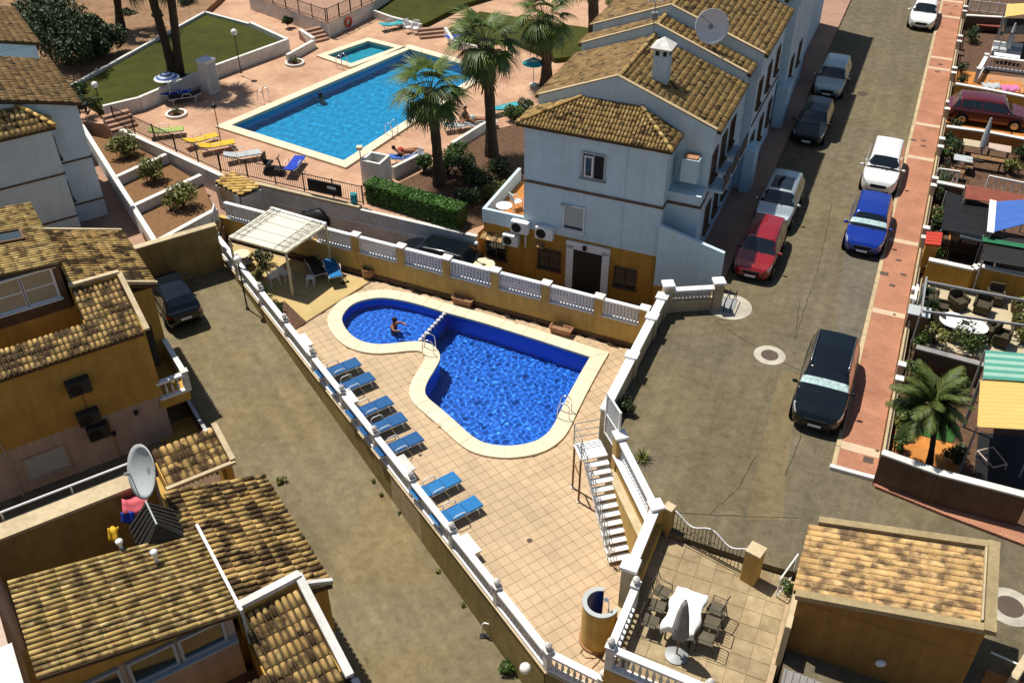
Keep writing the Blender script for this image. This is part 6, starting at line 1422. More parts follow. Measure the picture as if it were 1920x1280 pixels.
yard = struct(MB().prism([XY(SE(*p)) for p in ((.4, 14), (9, 14), (9, 18.74), (.4, 18.74))], -3, .9).build('yard', M['brown_wall']))
t = thing('shed_roof', 'grey ribbed board roof of a lean-to below the dark brown wall', 'shed', tuple(SE(1.6, 17, .9)), world=True)
MB().slab([SE(.65, 15.6, 2.5), SE(2.3, 15.6, 2.4), SE(2.3, 17.6, 2.75), SE(.65, 17.6, 2.85)], .08).build('board', M['grey_board'], t)
for i in range(9): u = .7 + i * .19; MB().bar(SE(u, 15.6, 2.52 - (u - .65) * .06), SE(u, 17.6, 2.87 - (u - .65) * .06), .035, .03).build('rib', M['grey_board'], t)
for a, b in ((.7, 15.7), (2.2, 15.7), (.7, 17.5), (2.2, 17.5)): MB().box(tuple(SE(a, b, 1.65)), (.08, .08, 1.6)).build('post', M['wood'], t)
t = thing('awning', 'pale blue framed awning panel below the dark brown wall', 'awning', tuple(SE(3.5, 17, .9)), world=True)
MB().slab([SE(2.95, 15.8, 2.6), SE(4.5, 15.8, 2.6), SE(4.5, 17.3, 2.8), SE(2.95, 17.3, 2.8)], .05).build('panel', M['shutter'], t)
for p, q in (((2.95, 15.8), (2.95, 17.3)), ((4.5, 15.8), (4.5, 17.3)), ((2.95, 17.3), (4.5, 17.3))): MB().bar(SE(*p, 2.62 + (p[1] - 15.8) * .133), SE(*q, 2.62 + (q[1] - 15.8) * .133), .1, .06).build('frame', M['awning_blue'], t)
for a in (3.0, 4.45): MB().box(tuple(SE(a, 17.2, 1.8)), (.06, .06, 1.9)).build('post', M['grey_metal'], t)
o = MB().ball((0, 0, 0), (.16, .1, .12), 10, 7).build('wall_light', M['white_plastic'], None, True); o.location = tuple(SE(3.05, 18.68, 3.0)); tag(o, 'small white light fitting on the dark brown wall', 'light')
# patio of stone flags
pat = [(-4.6, 22.0), (-1.0, 21.35), (.5, 21.5), (.42, 14.5), (-5.5, 14.5)]
pf = [XY(p) for p in (w3a + n3 * .1, W(1405, 1075, ZPT) + V((.1, .1, 0)), SE(.5, 21.5), SE(.42, 15.0), b5b, b4b, b4a, w3b)]
ptf = struct(MB().prism(pf, -6, ZPT - .02).build('patio', M['grout']))
fl_me = MB().box((0, 0, -.015), (.545, .545, .03)); fm = None
for i in range(-14, 6):
    for j in range(24, 42):
        p = SE(i * .56, j * .56)
        if not inside(p, pf): continue
        if fm is None: o = fl_me.build('flagstone', M['patio_stone'], ptf); fm = o.data
        else: o = bpy.data.objects.new('flagstone', fm); COL.objects.link(o); o.parent = ptf
        o.location = (p.x, p.y, ZPT + random.uniform(-.003, .003)); o.rotation_euler = (random.gauss(0, .004), random.gauss(0, .004), R(-23))
# ornamental gate to the street with its pillars
gA, gB = W(1256, 1003, ZPT), W(1399, 1080, ZPT); gA.z = gB.z = 0; gdv = (gB - gA).normalized(); ggz = math.atan2(gdv.y, gdv.x)
og = thing('patio_gate', 'double wrought iron gate with curved top rail between patio and street', 'gate', (gA.x, gA.y, ZPT), world=True)
struct(MB().wall(gA + gdv * -.2, gB + gdv * .1, 0, ZPT + .03, .2).build('threshold', M['patio_stone']))
Lg = (gB - gA).length; top = lambda u: ZPT + 1.05 + .16 * math.cos((u - .5) * 4 * math.pi)
for h0, h1 in ((.02, .49), (.51, .98)):
    pts = [gA.lerp(gB, h0 + (h1 - h0) * k / 12) + UP * top(h0 + (h1 - h0) * k / 12) for k in range(13)]
    lf = MB().path(pts, .022, 6).build('top_rail', M['white_plastic'], og); MB().tube(gA.lerp(gB, h0) + UP * (ZPT + .1), gA.lerp(gB, h1) + UP * (ZPT + .1), .02, n=6).build('bottom_rail', M['iron'], og)
    for k in range(11):
        u = h0 + (h1 - h0) * k / 10; p = gA.lerp(gB, u); MB().tube(p + UP * (ZPT + .1), p + UP * top(u), .012, n=5).build('bar', M['iron'], og)
    for k in range(4):
        u = h0 + (h1 - h0) * (k + .5) / 4; c = gA.lerp(gB, u) + UP * (ZPT + .6); pts = [c + (gdv * math.cos(a * .5) + UP * math.sin(a * .5)) * (.05 + .012 * a) for a in range(14)]; MB().path(pts, .010, 4).build('scroll', M['iron'], og)
for p, lb_, h, w in ((gB + gdv * .12, 'short square ochre gate pillar at the street end of the patio gate', 1.3, .46), (gA - gdv * .15, 'small ochre gate pillar against the patio wall', 1.2, .3)):
    t = thing('gate_pillar', lb_, 'pillar', (p.x, p.y, ZPT - .4), ggz); MB().box((0, 0, (h + .4) / 2), (w, w, h + .4)).build('shaft', M['ochre'], t, bevel=.01); MB().box((0, 0, h + .43), (w + .03, w + .03, .06)).build('cap', M['cream_render'], t)
s0, s1 = W(1455, 1118, ZPT), W(1486, 1078, ZPT)
t = thing('side_gate', 'small leaning white framed gate beside the orange tiled building', 'gate', tuple(s0), world=True)
for a, b in ((s0, s1), (s0 + UP * .85, s1 + UP * 1.0), (s0, s0 + UP * .85), (s1, s1 + UP * 1.0)): MB().tube(a, b, .025, n=6).build('frame', M['white_plastic'], t)
for k in range(1, 7): MB().tube(s0.lerp(s1, k / 7), s0.lerp(s1, k / 7) + UP * (.85 + .15 * k / 7), .012, n=5).build('bar', M['iron'], t)
bush('weed_clump', 'green weeds at the foot of the small white side gate', W(1478, 1108, ZPT), .3, .4, 'leaf_mid', 300, .05, 41, stem=False)
# dining table, cloth, chairs, folded parasol
tc = W(1285, 1142, ZPT + .76); tc.z = ZPT; trz = R(67)
t = thing('dining_table', 'rectangular patio table under a white cloth', 'table', tuple(tc), trz); MB().box((0, 0, .72), (1.5, .9, .04)).build('tabletop', M['white_plastic'], t)
for a in (-.65, .65):
    for b in (-.36, .36): MB().box((a, b, .35), (.05, .05, .70)).build('leg', M['dark_metal'], t)
mb = MB(); nx, ny = 22, 14
for i in range(nx + 1):
    for j in range(ny + 1):
        x, y = -1.02 + 2.04 * i / nx, -.62 + 1.24 * j / ny; ox, oy = max(0, abs(x) - .76), max(0, abs(y) - .46); dz = ox + oy
        mb.v.append((max(-.79, min(.79, x)) + (.05 * math.sin(9 * y) * (ox > 0)), max(-.49, min(.49, y)) + (.05 * math.sin(7 * x) * (oy > 0)), .752 - min(dz, .34) + random.uniform(-.003, .003)))
mb.f = [(i * (ny + 1) + j, (i + 1) * (ny + 1) + j, (i + 1) * (ny + 1) + j + 1, i * (ny + 1) + j + 1) for i in range(nx) for j in range(ny)]
o = mb.build('tablecloth', M['linen'], None, True); o.location = tc; o.rotation_euler = (0, 0, trz); o.modifiers.new('s', 'SOLIDIFY').thickness = .006; tag(o, 'white tablecloth draped over the patio dining table', 'tablecloth')
def metal_chair(label, loc, rz, group, mk='iron', seat='dark_seat'):
    t = thing('metal_chair', label, 'chair', loc, rz, group); MB().box((0, 0, .44), (.46, .46, .03)).build('seat', M[seat], t, bevel=.01)
    fr = MB()
    for s in (-1, 1):
        fr.path([(.24, s * .25, 0), (.2, s * .25, .64), (-.2, s * .25, .66), (-.28, s * .23, .95)], .016, 5); fr.tube((-.2, s * .24, .45), (-.3, s * .25, 0), .016, n=5)
    fr.tube((-.28, -.23, .95), (-.28, .23, .95), .016, n=5); fr.build('frame', M[mk], t)
    for k in (-.15, -.05, .05, .15): MB().tube((-.21, k, .46), (-.28, k, .94), .010, n=4).build('back_rod', M[mk], t)
    return t
mg = 'metal chairs round the patio table'; mc = None
for u, v, r in ((-.45, -.80, 90), (.1, -.82, 90), (.6, -.80, 80), (-.5, .85, -90), (.05, .82, -90), (.55, .84, -100)):
    p = tc + E2 * u * 1.1 + E1 * (-v) ; q = R(67 + r)
    if mc is None: mc = metal_chair('dark metal chair with pale seat drawn up to the white patio table', (p.x, p.y, ZPT + .002), q, mg)
    else: dup(mc, (p.x, p.y, ZPT + .002), q)
up_ = W(1268, 1228, ZPT); t = thing('folded_parasol', 'closed dark grey parasol on a round foot beside the white patio table', 'parasol', tuple(up_)); MB().lathe([(.34, 0), (.34, .05), (.08, .10)], n=18).build('foot', M['grey_metal'], t); MB().tube((0, 0, .05), (0, 0, 2.5), .025, n=8).build('pole', M['wood'], t)
mb = MB(); n = 16
for k, (r, z) in enumerate(((.05, 2.5), (.09, 2.3), (.13, 1.9), (.17, 1.4), (.20, 1.0), (.15, .85))):
    for j in range(n): a = 2 * math.pi * j / n; rr = r * (1 + (.35 if j % 2 else -.2) * min(1, k / 2)); mb.v.append((rr * math.cos(a), rr * math.sin(a), z))
for k in range(5):
    for j in range(n): a, b = k * n + j, k * n + (j + 1) % n; mb.f.append((a, a + n, b + n, b))
mb.f.append(tuple(range(n))); mb.build('canopy', M['grey_board'], t, True)
# small tiled roof at the lower edge of the patio
lr = thing('lean_to_roof', 'small roof of orange tiles with cream parapet below the patio', 'roof', tuple(SE(-.8, 15.9, 0)), world=True)
r0 = [SE(-1.75, 14.6, 1.55), SE(-.08, 14.6, 1.55), SE(-.08, 16.35, 2.05), SE(-1.75, 16.35, 2.05)]
roof(lr, r0, 'tile_orange', .215, .42, 60, prof=(.012, .46, .5)); MB().bar(SE(-1.95, 16.5, 2.12), SE(.35, 16.5, 2.12), .22, .22).build('parapet', M['cream_render'], lr); MB().bar(SE(.05, 14.4, 1.75), SE(.05, 16.38, 2.2), .24, .2).build('parapet', M['cream_render'], lr); block(lr, -1.75, -.08, 14.4, 16.4, -2, 1.4, 'ochre')
# neighbour's rail and orange terrace at the far lower corner
nt_ = thing('terrace_rail', 'thin metal rail above the orange tiled terrace beyond the tiled building', 'railing', tuple(SE(6, 17.8, ZS)), world=True)
ra, rbb = W(1858, 1222, 3.0), W(1912, 1246, 3.0); MB().tube(ra, rbb, .03, n=6).build('top_rail', M['white_plastic'], nt_)
for k in range(9): p = ra.lerp(rbb, k / 8); MB().tube(p, p - UP * .8, .012, n=5).build('bar', M['grey_metal'], nt_)
struct(MB().prism([XY(W(1835, 1290, ZS)), XY(W(1850, 1255, ZS)), XY(W(1935, 1285, ZS)), XY(W(1940, 1330, ZS))], ZS - .5, ZS + .012).build('orange_terrace', M['orange_tile'])); MB().bar(W(1890, 1290, ZS + .5), W(1925, 1235, ZS + .5), .2, 1.0).build('end_wall', M['cream_render'], nt_)
# ------------------------------------------------------------------ the neighbouring estate with its large pool
def zat(base, py):
    """height at which the vertical through base meets image row py"""
    cp, sp = math.cos(PITCH), math.sin(PITCH); lo, hi = -3.0, 25.0
    for _ in range(50):
        m = (lo + hi) / 2; d = V((base.x, base.y, m)) - CAMP; Z = d.y * cp - d.z * sp; y = 640 + F * (-d.y * sp - d.z * cp) / Z
        if y > py: lo = m
        else: hi = m
    return lo
def C(px, py, z=ZC): return W(px, py, z)
est = [XY(SE(-41.5, 39.1)), XY(SE(-31.9, 36.5)), XY(SE(-17.3, 36.42)), XY(SE(-16.85, 40.6)), XY(SE(-14.9, 40.6)), XY(SE(-14.9, 110)), XY(SE(-90, 110)), XY(AE(7.6, 90)), XY(AE(7.85, 57.6))]
def pinkmat():
    m, t, b = newmat('estate_paving'); N = t.nodes.new; L = t.links.new
    g = N('ShaderNodeNewGeometry'); mp = N('ShaderNodeMapping'); mp.inputs['Rotation'].default_value = (0, 0, R(33)); L(g.outputs['Position'], mp.inputs['Vector'])
    br = N('ShaderNodeTexBrick'); br.offset = 0.0; br.inputs['Scale'].default_value = 1.0; br.inputs['Brick Width'].default_value = 0.4; br.inputs['Row Height'].default_value = 0.4; br.inputs['Mortar Size'].default_value = 0.012
    br.inputs['Color1'].default_value = (0.46, 0.27, 0.165, 1); br.inputs['Color2'].default_value = (0.52, 0.32, 0.205, 1); br.inputs['Mortar'].default_value = (0.40, 0.24, 0.16, 1); L(mp.outputs[0], br.inputs['Vector'])
    n = N('ShaderNodeTexNoise'); n.inputs['Scale'].default_value = 0.5; n.inputs['Detail'].default_value = 9; L(g.outputs['Position'], n.inputs['Vector'])
    rp = N('ShaderNodeValToRGB'); rp.color_ramp.elements[0].position = .35; rp.color_ramp.elements[1].position = .65; rp.color_ramp.elements[0].color = (.8, .72, .7, 1); rp.color_ramp.elements[1].color = (1.05, 1.08, 1.05, 1); L(n.outputs['Fac'], rp.inputs['Fac'])
    mx = N('ShaderNodeMix'); mx.data_type = 'RGBA'; mx.blend_type = 'MULTIPLY'; mx.inputs['Factor'].default_value = 1; L(br.outputs['Color'], mx.inputs['A']); L(rp.outputs['Color'], mx.inputs['B']); L(mx.outputs['Result'], b.inputs['Base Color']); b.inputs['Roughness'].default_value = .85
    return m
M['estate_paving'] = pinkmat()
eg = struct(MB().prism(est, -6.9, ZC).build('estate_terrace', M['estate_paving']))
def far_pool(nm, label, px, zb, mk, cw, step, seed):
    L = [C(*p, ZC + .1) for p in px]; deckhole = offset_loop(L, .1); deck_with_hole(eg, deckhole, nm)
    fine = []
    for i in range(4):
        for k in range(6): fine.append(L[i].lerp(L[(i + 1) % 4], k / 6))
    basin(nm + '_basin', [(p.x, p.y) for p in L], ZC + .05, zb, M[mk]); water(nm + '_water', [(p.x, p.y) for p in L], ZC - .06, step, M['water_far'], .0032, (.3, .9), seed)
    t = thing('pool_coping', label, 'pool coping', (L[0].x, L[0].y, ZC), world=True); li, lo = offset_loop(L, -.04), offset_loop(L, cw); k = 0
    for i in range(4):
        a0, a1_, b0, b1_ = li[i], li[(i + 1) % 4], lo[i], lo[(i + 1) % 4]; n = max(1, round((a1_ - a0).length / .9))
        for j in range(n):
            u0, u1 = (j + .006) / n, (j + .994) / n; q = [a0.lerp(a1_, u0), a0.lerp(a1_, u1), b0.lerp(b1_, u1), b0.lerp(b1_, u0)]
            MB().prism([XY(p) for p in q], ZC - .05, ZC + .12).build('coping_stone', M['coping'], t)
    return L
BP = far_pool('large_pool', 'pale coping round the large rectangular swimming pool', [(432, 235), (645, 302), (908, 132), (768, 92)], .55, 'pool_pale', .55, .11, 11)
KP = far_pool('children_pool', 'pale coping round the small aqua children pool', [(612, 104), (658, 120), (742, 90), (690, 77)], 1.2, 'pool_aqua', .45, .11, 12)
def ddir(a, b): d = V(b) - V(a); d.z = 0; return d.normalized()
dl_ = ddir(BP[3], BP[0]); ds_ = ddir(BP[0], BP[1])
ladder('steel ladder at the long far side of the large pool near its round planter', C(499, 190, ZC + .1), ds_); ladder('steel ladder at the long far side of the large pool beside the children pool', C(645, 125, ZC + .1), ds_); ladder('steel ladder on the palm side of the large pool', C(730, 250, ZC + .1), -ds_)
# retaining wall towards the lane, railing above
rtw = thing('retaining_wall', 'long white retaining wall of the estate above the lane', 'wall', tuple(SE(-24, 36.3, ZP)), world=True)
MB().wall(SE(-31.9, 36.38), SE(-17.2, 36.30), -.3, ZC + .02, .22).build('wall', M['white_stone'], rtw); MB().wall(SE(-31.9, 36.26), SE(-17.2, 36.18), 1.05, 1.12, .06).build('band', M['white_paint'], rtw)
MB().wall(SE(-31.9, 36.40), SE(-23.6, 36.36), ZC + .021, ZC + .16, .3).build('kerb', M['cream_render'], rtw)
MB().wall(SE(-41.4, 38.98), SE(-31.9, 36.42), .2, ZC + .10, .26).build('wall', M['white_stone'], rtw)
fnc = thing('estate_railing', 'black iron railing along the estate terrace edge', 'railing', tuple(SE(-30, 36.6, ZC)), world=True)
def rail(root, a, b, z, h, n, post='dark_metal'):
    a, b = V(a), V(b); a.z = b.z = z
    for hh in (.12, h): MB().bar(a + UP * hh, b + UP * hh, .035).build('rail', M[post], root)
    mb = MB(); k = max(2, int((b - a).length / .13))
    for i in range(k): p = a.lerp(b, (i + .5) / k); mb.bar(p + UP * .12, p + UP * h, .018)
    o = mb.build('bars', M[post], root); o['kind'] = 'stuff'
    for i in range(n + 1): p = a.lerp(b, i / n); MB().bar(p, p + UP * (h + .08), .06).build('post', M[post], root)
rail(fnc, SE(-41.2, 39.15), SE(-32.1, 36.65), ZC + .1, 1.0, 5); rail(fnc, SE(-32.1, 36.65), SE(-23.5, 36.55), ZC + .15, 1.0, 5)
o = MB().box((0, 0, 0), (1.9, .08, .62)).build('banner', M['black'], None); p = SE(-25.6, 36.45, ZC + .72); o.location = p; o.rotation_euler = (0, 0, R(-23)); tag(o, 'black cover hung on the estate railing with a small pale mark', 'banner'); MB().box((.42, -.045, .08), (.5, .01, .16)).build('pale_mark', M['white_plastic'], o)
# gate house with a little tiled roof
gh = thing('gate_house', 'small white entrance porch with amber ribbed tile roof at the lane end', 'porch', tuple(SE(-30.6, 35.6, ZP)), world=True)
zg = 2.2
g4 = [SE(-29.45, 34.68, zg), SE(-31.35, 35.40, zg + .18), SE(-31.1, 36.55, zg + .35), SE(-29.0, 35.85, zg + .1)]
roof(gh, [W(450, 366, 2.15), W(404, 341, 2.25), W(437, 322, 2.45), W(490, 349, 2.35)], 'tile_amber', .2, .62, 60, down=W(450, 366, 2.0) - W(490, 349, 2.6), jitter=.2)
for c in ((412, 346), (445, 362), (483, 350)): p = W(*c, 2.1); MB().box((p.x, p.y, 1.0), (.3, .3, 2.1), R(-23)).build('pier', M['white_stone'], gh)
q0, q1 = W(452, 366, 2.1), W(488, 351, 2.1); MB().wall(q0, q1, -.3, 2.0, .14).build('wall', M['white_stone'], gh)
q0, q1 = W(405, 345, 2.1), W(447, 364, 2.1); MB().wall(q0, q1, 1.4, 2.05, .14).build('lintel', M['cream_render'], gh)
# white ramp walls and the open white tower with hedge
tw2 = thing('planter_tower', 'open topped square white masonry tower beside the clipped hedge', 'tower', tuple(C(708, 345)), R(-23)); mb = MB()
for s in (-1, 1): MB().box((s * .5, 0, .75), (.14, 1.1, 1.5)).build('side', M['white_stone'], tw2); MB().box((0, s * .48, .75), (.86, .14, 1.5)).build('end', M['white_stone'], tw2)
MB().box((0, 0, 1.0), (.84, .8, .05)).build('inner_floor', M['grey_board'], tw2)
rwl = thing('garden_wall', 'low white wall running from the open tower past the sunbathers to the palms', 'wall', tuple(C(740, 335)), world=True)
for a, b, h in (((738, 336), (785, 312), .7), ((785, 312), (800, 322), .6), ((848, 283), (912, 243), .5)): MB().wall(C(*a), C(*b), ZC - .1, ZC + h, .2).build('wall', M['white_stone'], rwl)
hd = thing('clipped_hedge', 'bright green clipped hedge along the estate wall below the palms', 'hedge', tuple(SE(-20.6, 36.9, ZC)), R(-23)); bl = []
h0, h1 = C(694, 372), C(868, 425); hl_ = (h1 - h0).length; hd.location = (h0 + h1) / 2; hd.rotation_euler = (0, 0, math.atan2((h1 - h0).y, (h1 - h0).x))
rg = np.random.default_rng(4); mb = MB(); nleaf = 9000
for _ in range(1):
    p = np.stack([rg.uniform(-hl_ / 2, hl_ / 2, nleaf), rg.uniform(-.45, .45, nleaf), rg.uniform(.05, 1.05, nleaf)], -1); k = rg.integers(0, 3, nleaf)
    p[k == 0, 2] = 1.05 + rg.normal(0, .03, (k == 0).sum()); p[k == 1, 1] = np.sign(rg.normal(size=(k == 1).sum())) * .45 + rg.normal(0, .03, (k == 1).sum())
    nn = rg.normal(0, .6, (nleaf, 3)); nn[k == 0, 2] += 1; nn[k == 1, 1] += np.sign(p[k == 1, 1]); nn /= np.linalg.norm(nn, axis=1)[:, None]; a = np.cross(nn, rg.normal(size=(nleaf, 3))); a /= np.linalg.norm(a, axis=1)[:, None]; b = np.cross(nn, a); s = .055 * rg.uniform(.6, 1.4, (nleaf, 1))
    q = np.stack([p - a * s, p - b * s * .6, p + a * s, p + b * s * .6], 1).reshape(-1, 3); mb.v = [tuple(x) for x in q.tolist()]; mb.f = [(4 * i, 4 * i + 1, 4 * i + 2, 4 * i + 3) for i in range(nleaf)]
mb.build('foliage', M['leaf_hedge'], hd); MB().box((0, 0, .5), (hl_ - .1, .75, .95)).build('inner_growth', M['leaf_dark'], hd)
for x in range(-2, 3): MB().tube((x * hl_ / 5, 0, 0), (x * hl_ / 5, 0, .6), .04, n=6).build('stem', M['bark'], hd)
struct(MB().prism([XY(C(*p)) for p in ((735, 350), (800, 318), (860, 285), (920, 245), (985, 230), (985, 395), (880, 430), (870, 440))], ZC - .1, ZC + .03).build('planting_bed', M['dirt'], eg))
# palms
def palm_px(label, base, top_px, r, L, **kw):
    b = C(*base); z = zat(b, top_px[1]); t_ = W(top_px[0], top_px[1], z); return palm('fan_palm', label, b, t_, r, L, **kw)
palm_px('fan palm with bare waisted trunk standing between hedge and large pool', (824, 348), (806, 168), .27, 2.05, n=30, seed=3, skirt=.16, bulge=.25)
palm_px('fan palm with shaggy upper trunk near the reclining sunbathers', (922, 292), (910, 78), .30, 2.1, n=31, seed=4, skirt=.34, bulge=.45)
palm_px('fan palm standing beside the turquoise parasol', (1025, 162), (1020, 30), .34, 2.1, n=31, seed=5, skirt=.5, bulge=.35)
palm_px('thick palm trunk rising behind the tiled row of white houses', (1112, 110), (1110, -70), .36, 2.2, n=26, seed=6, skirt=.3, bulge=.2)
for c, tp, lb_, sd_ in (((326, 141), (268, -60), 'leaning dark palm trunk on the lawn, more tilted of a pair', 7), ((336, 141), (312, -70), 'nearly upright dark palm trunk on the lawn beside its leaning twin', 8), ((226, 52), (205, -90), 'dark palm trunk on the earth slope behind the lawn', 9)):
    b = W(*c, 2.3); z = zat(b, tp[1]); palm('fan_palm', lb_, b, W(tp[0], tp[1], z), .26, 2.1, n=22, seed=sd_)
# shrubs in the planting bed
for c, r, h, mk, sd_, lb_ in (((840, 330), .8, 1.4, 'leaf_mid', 51, 'light green shrub leaning on the waisted palm trunk'), ((795, 322), .5, 1.1, 'leaf_mid', 52, 'round green shrub behind the low white wall by the palms'), ((872, 330), .9, 1.3, 'leaf_dark', 53, 'dark shrub mass between the two fan palms'), ((900, 350), 1.0, 1.1, 'leaf_dark', 54, 'dark shrub below the shaggy palm'), ((945, 330), .9, 1.2, 'leaf_dark', 55, 'dark shrub beside the corner house wing'), ((880, 380), .9, 1.0, 'leaf_dark', 56, 'dark shrub behind the end of the clipped hedge'), ((930, 372), .8, .9, 'leaf_olive', 57, 'dry olive shrub near the house balcony'), ((965, 225), .8, 1.0, 'leaf_mid', 58, 'green shrub against the left roof edge of the corner house'), ((985, 215), .7, .9, 'leaf_dark', 59, 'dark shrub at the back of the corner house'), ((855, 300), .7, 1.0, 'leaf_mid', 60, 'green shrub behind the reclining sunbathers')):
    bush('shrub', lb_, C(*c), r, h, mk, 1000, .08, sd_, nb=8)
for c, r, lb_, sd_ in (((130, 122), 3.1, 'large dark round tree beside the white houses and the lawn', 61), ((95, 62), 2.3, 'smaller dark tree behind the large round one', 62), ((190, 105), 1.7, 'low dark tree between the large round one and the lawn edge', 610)):
    b = W(*c, 2.2); t = thing('broadleaf_tree', lb_, 'tree', tuple(b)); rg_ = random.Random(sd_); bl = []
    for i in range(16): a = rg_.uniform(0, 6.28); u = rg_.uniform(0, .75); bl.append(((r * u * math.cos(a), r * u * math.sin(a), 0.5 + r * rg_.uniform(.1, .95)), (r * .42, r * .42, r * .34)))
    leaf_cloud(bl, 9000, .10, seed=sd_).build('crown', M['leaf_dark'], t); mb = MB()
    mb.path([(0, 0, 0), (.05, 0, .8), (0, .05, 1.6)], [.2, .16, .13], 8)
    for c_, _ in bl[:9]: mb.path([(0, .05, 1.5), (c_[0] * .5, c_[1] * .5, c_[2] * .75), c_], [.09, .06, .02], 5)
    mb.build('trunk', M['bark'], t)
for c, r, h, mk, sd_, lb_ in (((165, 215), .9, 1.1, 'leaf_dark', 63, 'dark shrub by the estate steps at the wall corner'), ((150, 185), .8, 1.0, 'leaf_dark', 64, 'dark shrub between white house and lawn'), ((540, 48), .45, .7, 'leaf_dark', 65, 'small dark round shrub in the path above the lawn'), ((297, 35), .5, .6, 'leaf_dark', 66, 'low dark shrub on the earth slope behind the palms'), ((245, 30), .6, .5, 'leaf_dark', 67, 'grey green low shrub on the earth slope'), ((350, 12), .9, .8, 'leaf_dark', 68, 'dark shrub at the upper edge of the earth slope'), ((1150, 12), .8, .8, 'leaf_olive', 69, 'yellow green round shrub behind the row roofs')):
    bush('shrub', lb_, C(*c, 2.0), r, h, mk, 700, .08, sd_)
# lawn with white edging, earth slope, paths
lawn = [W(*p, 2.3) for p in ((130, 168), (385, 27), (470, 50), (540, 82), (400, 133), (262, 192), (195, 208))]
lw = struct(MB().prism([XY(p) for p in lawn], 0, 2.32).build('lawn', M['grass']))
le = thing('lawn_wall', 'low white wall edging the lawn along the pool terrace', 'wall', tuple(lawn[4]), world=True)
for a, b in zip(lawn[2:6], lawn[3:7]): MB().wall(a, b, ZC - .1, 2.62, .22).build('wall', M['white_stone'], le)
for a, b in ((lawn[0], lawn[1]), (lawn[1], lawn[2])): MB().wall(a, b, 1.5, 2.5, .2).build('edge', M['white_stone'], le)
struct(MB().prism([XY(W(*p, 2.2)) for p in ((60, 140), (128, 160), (383, 22), (430, -20), (150, -60), (-60, 20))], 0, 2.2).build('earth_slope', M['earth']))
lw2 = [W(*p, 2.1) for p in ((690, 22), (735, -20), (1000, -30), (870, 8), (790, 48), (735, 30))]; struct(MB().prism([XY(p) for p in lw2], 0, 2.12).build('lawn', M['grass'])); lw3 = [W(*p, 2.1) for p in ((840, 55), (900, 22), (1150, 60), (1140, 100), (1040, 110), (960, 75), (850, 78))]; struct(MB().prism([XY(p) for p in lw3], 0, 2.12).build('lawn', M['grass']))
lk = thing('lawn_wall', 'low white kerb wall between the far lawns and the pool terrace', 'wall', tuple(lw2[0]), world=True)
for q in ((lw2[0], W(735, 38, 2.1)), (W(735, 38, 2.1), W(790, 52, 2.1)), (W(835, 58, 2.1), W(850, 82, 2.1)), (W(850, 82, 2.1), W(900, 95, 2.1))): MB().wall(q[0], q[1], ZC - .1, 2.35, .2).build('wall', M['white_stone'], lk)
# raised white terrace with life ring
rt = thing('raised_terrace', 'raised white walled terrace with railing at the head of the pools', 'terrace', tuple(C(615, 72)), world=True)
tq = [C(*p) for p in ((617, 72), (700, 32), (760, -10), (560, -40), (470, 18))]; MB().prism([XY(p) for p in tq], ZC - .1, ZC + 1.0).build('wall', M['white_stone'], rt); MB().prism([XY(p) for p in tq], ZC + 1.001, ZC + 1.02).build('floor', M['pavement_pink'], rt)
rail(rt, tq[0] + V((-.1, .2, 0)), tq[4], ZC + 1.0, .9, 6); rail(rt, tq[0] + V((0, .25, 0)), tq[1] + V((0, .2, 0)), ZC + 1.0, .9, 4)
lrp = (tq[0] * .58 + tq[1] * .42); nr = V(((tq[1] - tq[0]).y, -(tq[1] - tq[0]).x, 0)).normalized(); mb = MB(); tx = (tq[1] - tq[0]).normalized()
pts = [lrp + nr * .10 + (tx * math.cos(a * math.pi / 10) + UP * math.sin(a * math.pi / 10)) * .30 + UP * (ZC + .5 - lrp.z) for a in range(21)]
tag(MB().path(pts, .07, 8).build('life_ring', M['red']), 'red life ring hung on the white terrace wall', 'life ring')
# steps
def stairs(name, label, p, d, n, w, rise=.15, dep=.32, mk='pavement_pink'):
    p, d = V(p), V(d); d.z = 0; d.normalize(); t = thing(name, label, 'steps', tuple(p), math.atan2(d.y, d.x))
    for i in range(n): MB().box((i * dep + dep / 2, 0, rise * (i + 1) / 2 - .02), (dep - .004, w, rise * (i + 1) + .04)).build('step', M[mk], t)
    return t
stairs('garden_steps', 'pink steps rising to the lawn beside the iron gate', C(235, 243), C(205, 215) - C(235, 243), 4, 1.5); stairs('garden_steps', 'shallow steps between the raised terrace and the lawn path', C(598, 80), C(570, 62) - C(598, 80), 4, 1.6); stairs('garden_steps', 'long low steps rising to the far lawn behind the white chairs', C(815, 72), C(805, 55) - C(815, 72), 3, 2.0)
rmp = thing('garden_wall', 'low white ramp wall beside the shallow lawn steps', 'wall', tuple(C(580, 100)), world=True); MB().wall(C(540, 118), C(590, 90), ZC, ZC + .55, .22).build('wall', M['white_stone'], rmp); MB().wall(C(590, 90), C(565, 74), ZC, ZC + .7, .22).build('wall', M['white_stone'], rmp)
for c, lb_ in (((331, 216), 'round white planter ring with a small plant near the white shower tower'), ((553, 120), 'round white planter ring near the children pool')):
    p = C(*c); t = thing('round_planter', lb_, 'planter', tuple(p)); MB().lathe([(.62, 0), (.62, .14), (.48, .14), (.48, .05)], n=24).build('ring', M['white_stone'], t); leaf_cloud([((0, 0, .3), (.22, .22, .25))], 120, .07, seed=3).build('foliage', M['leaf_olive'], t); MB().lathe([(.48, .04), (.48, .06)], n=20).build('soil', M['dirt'], t)
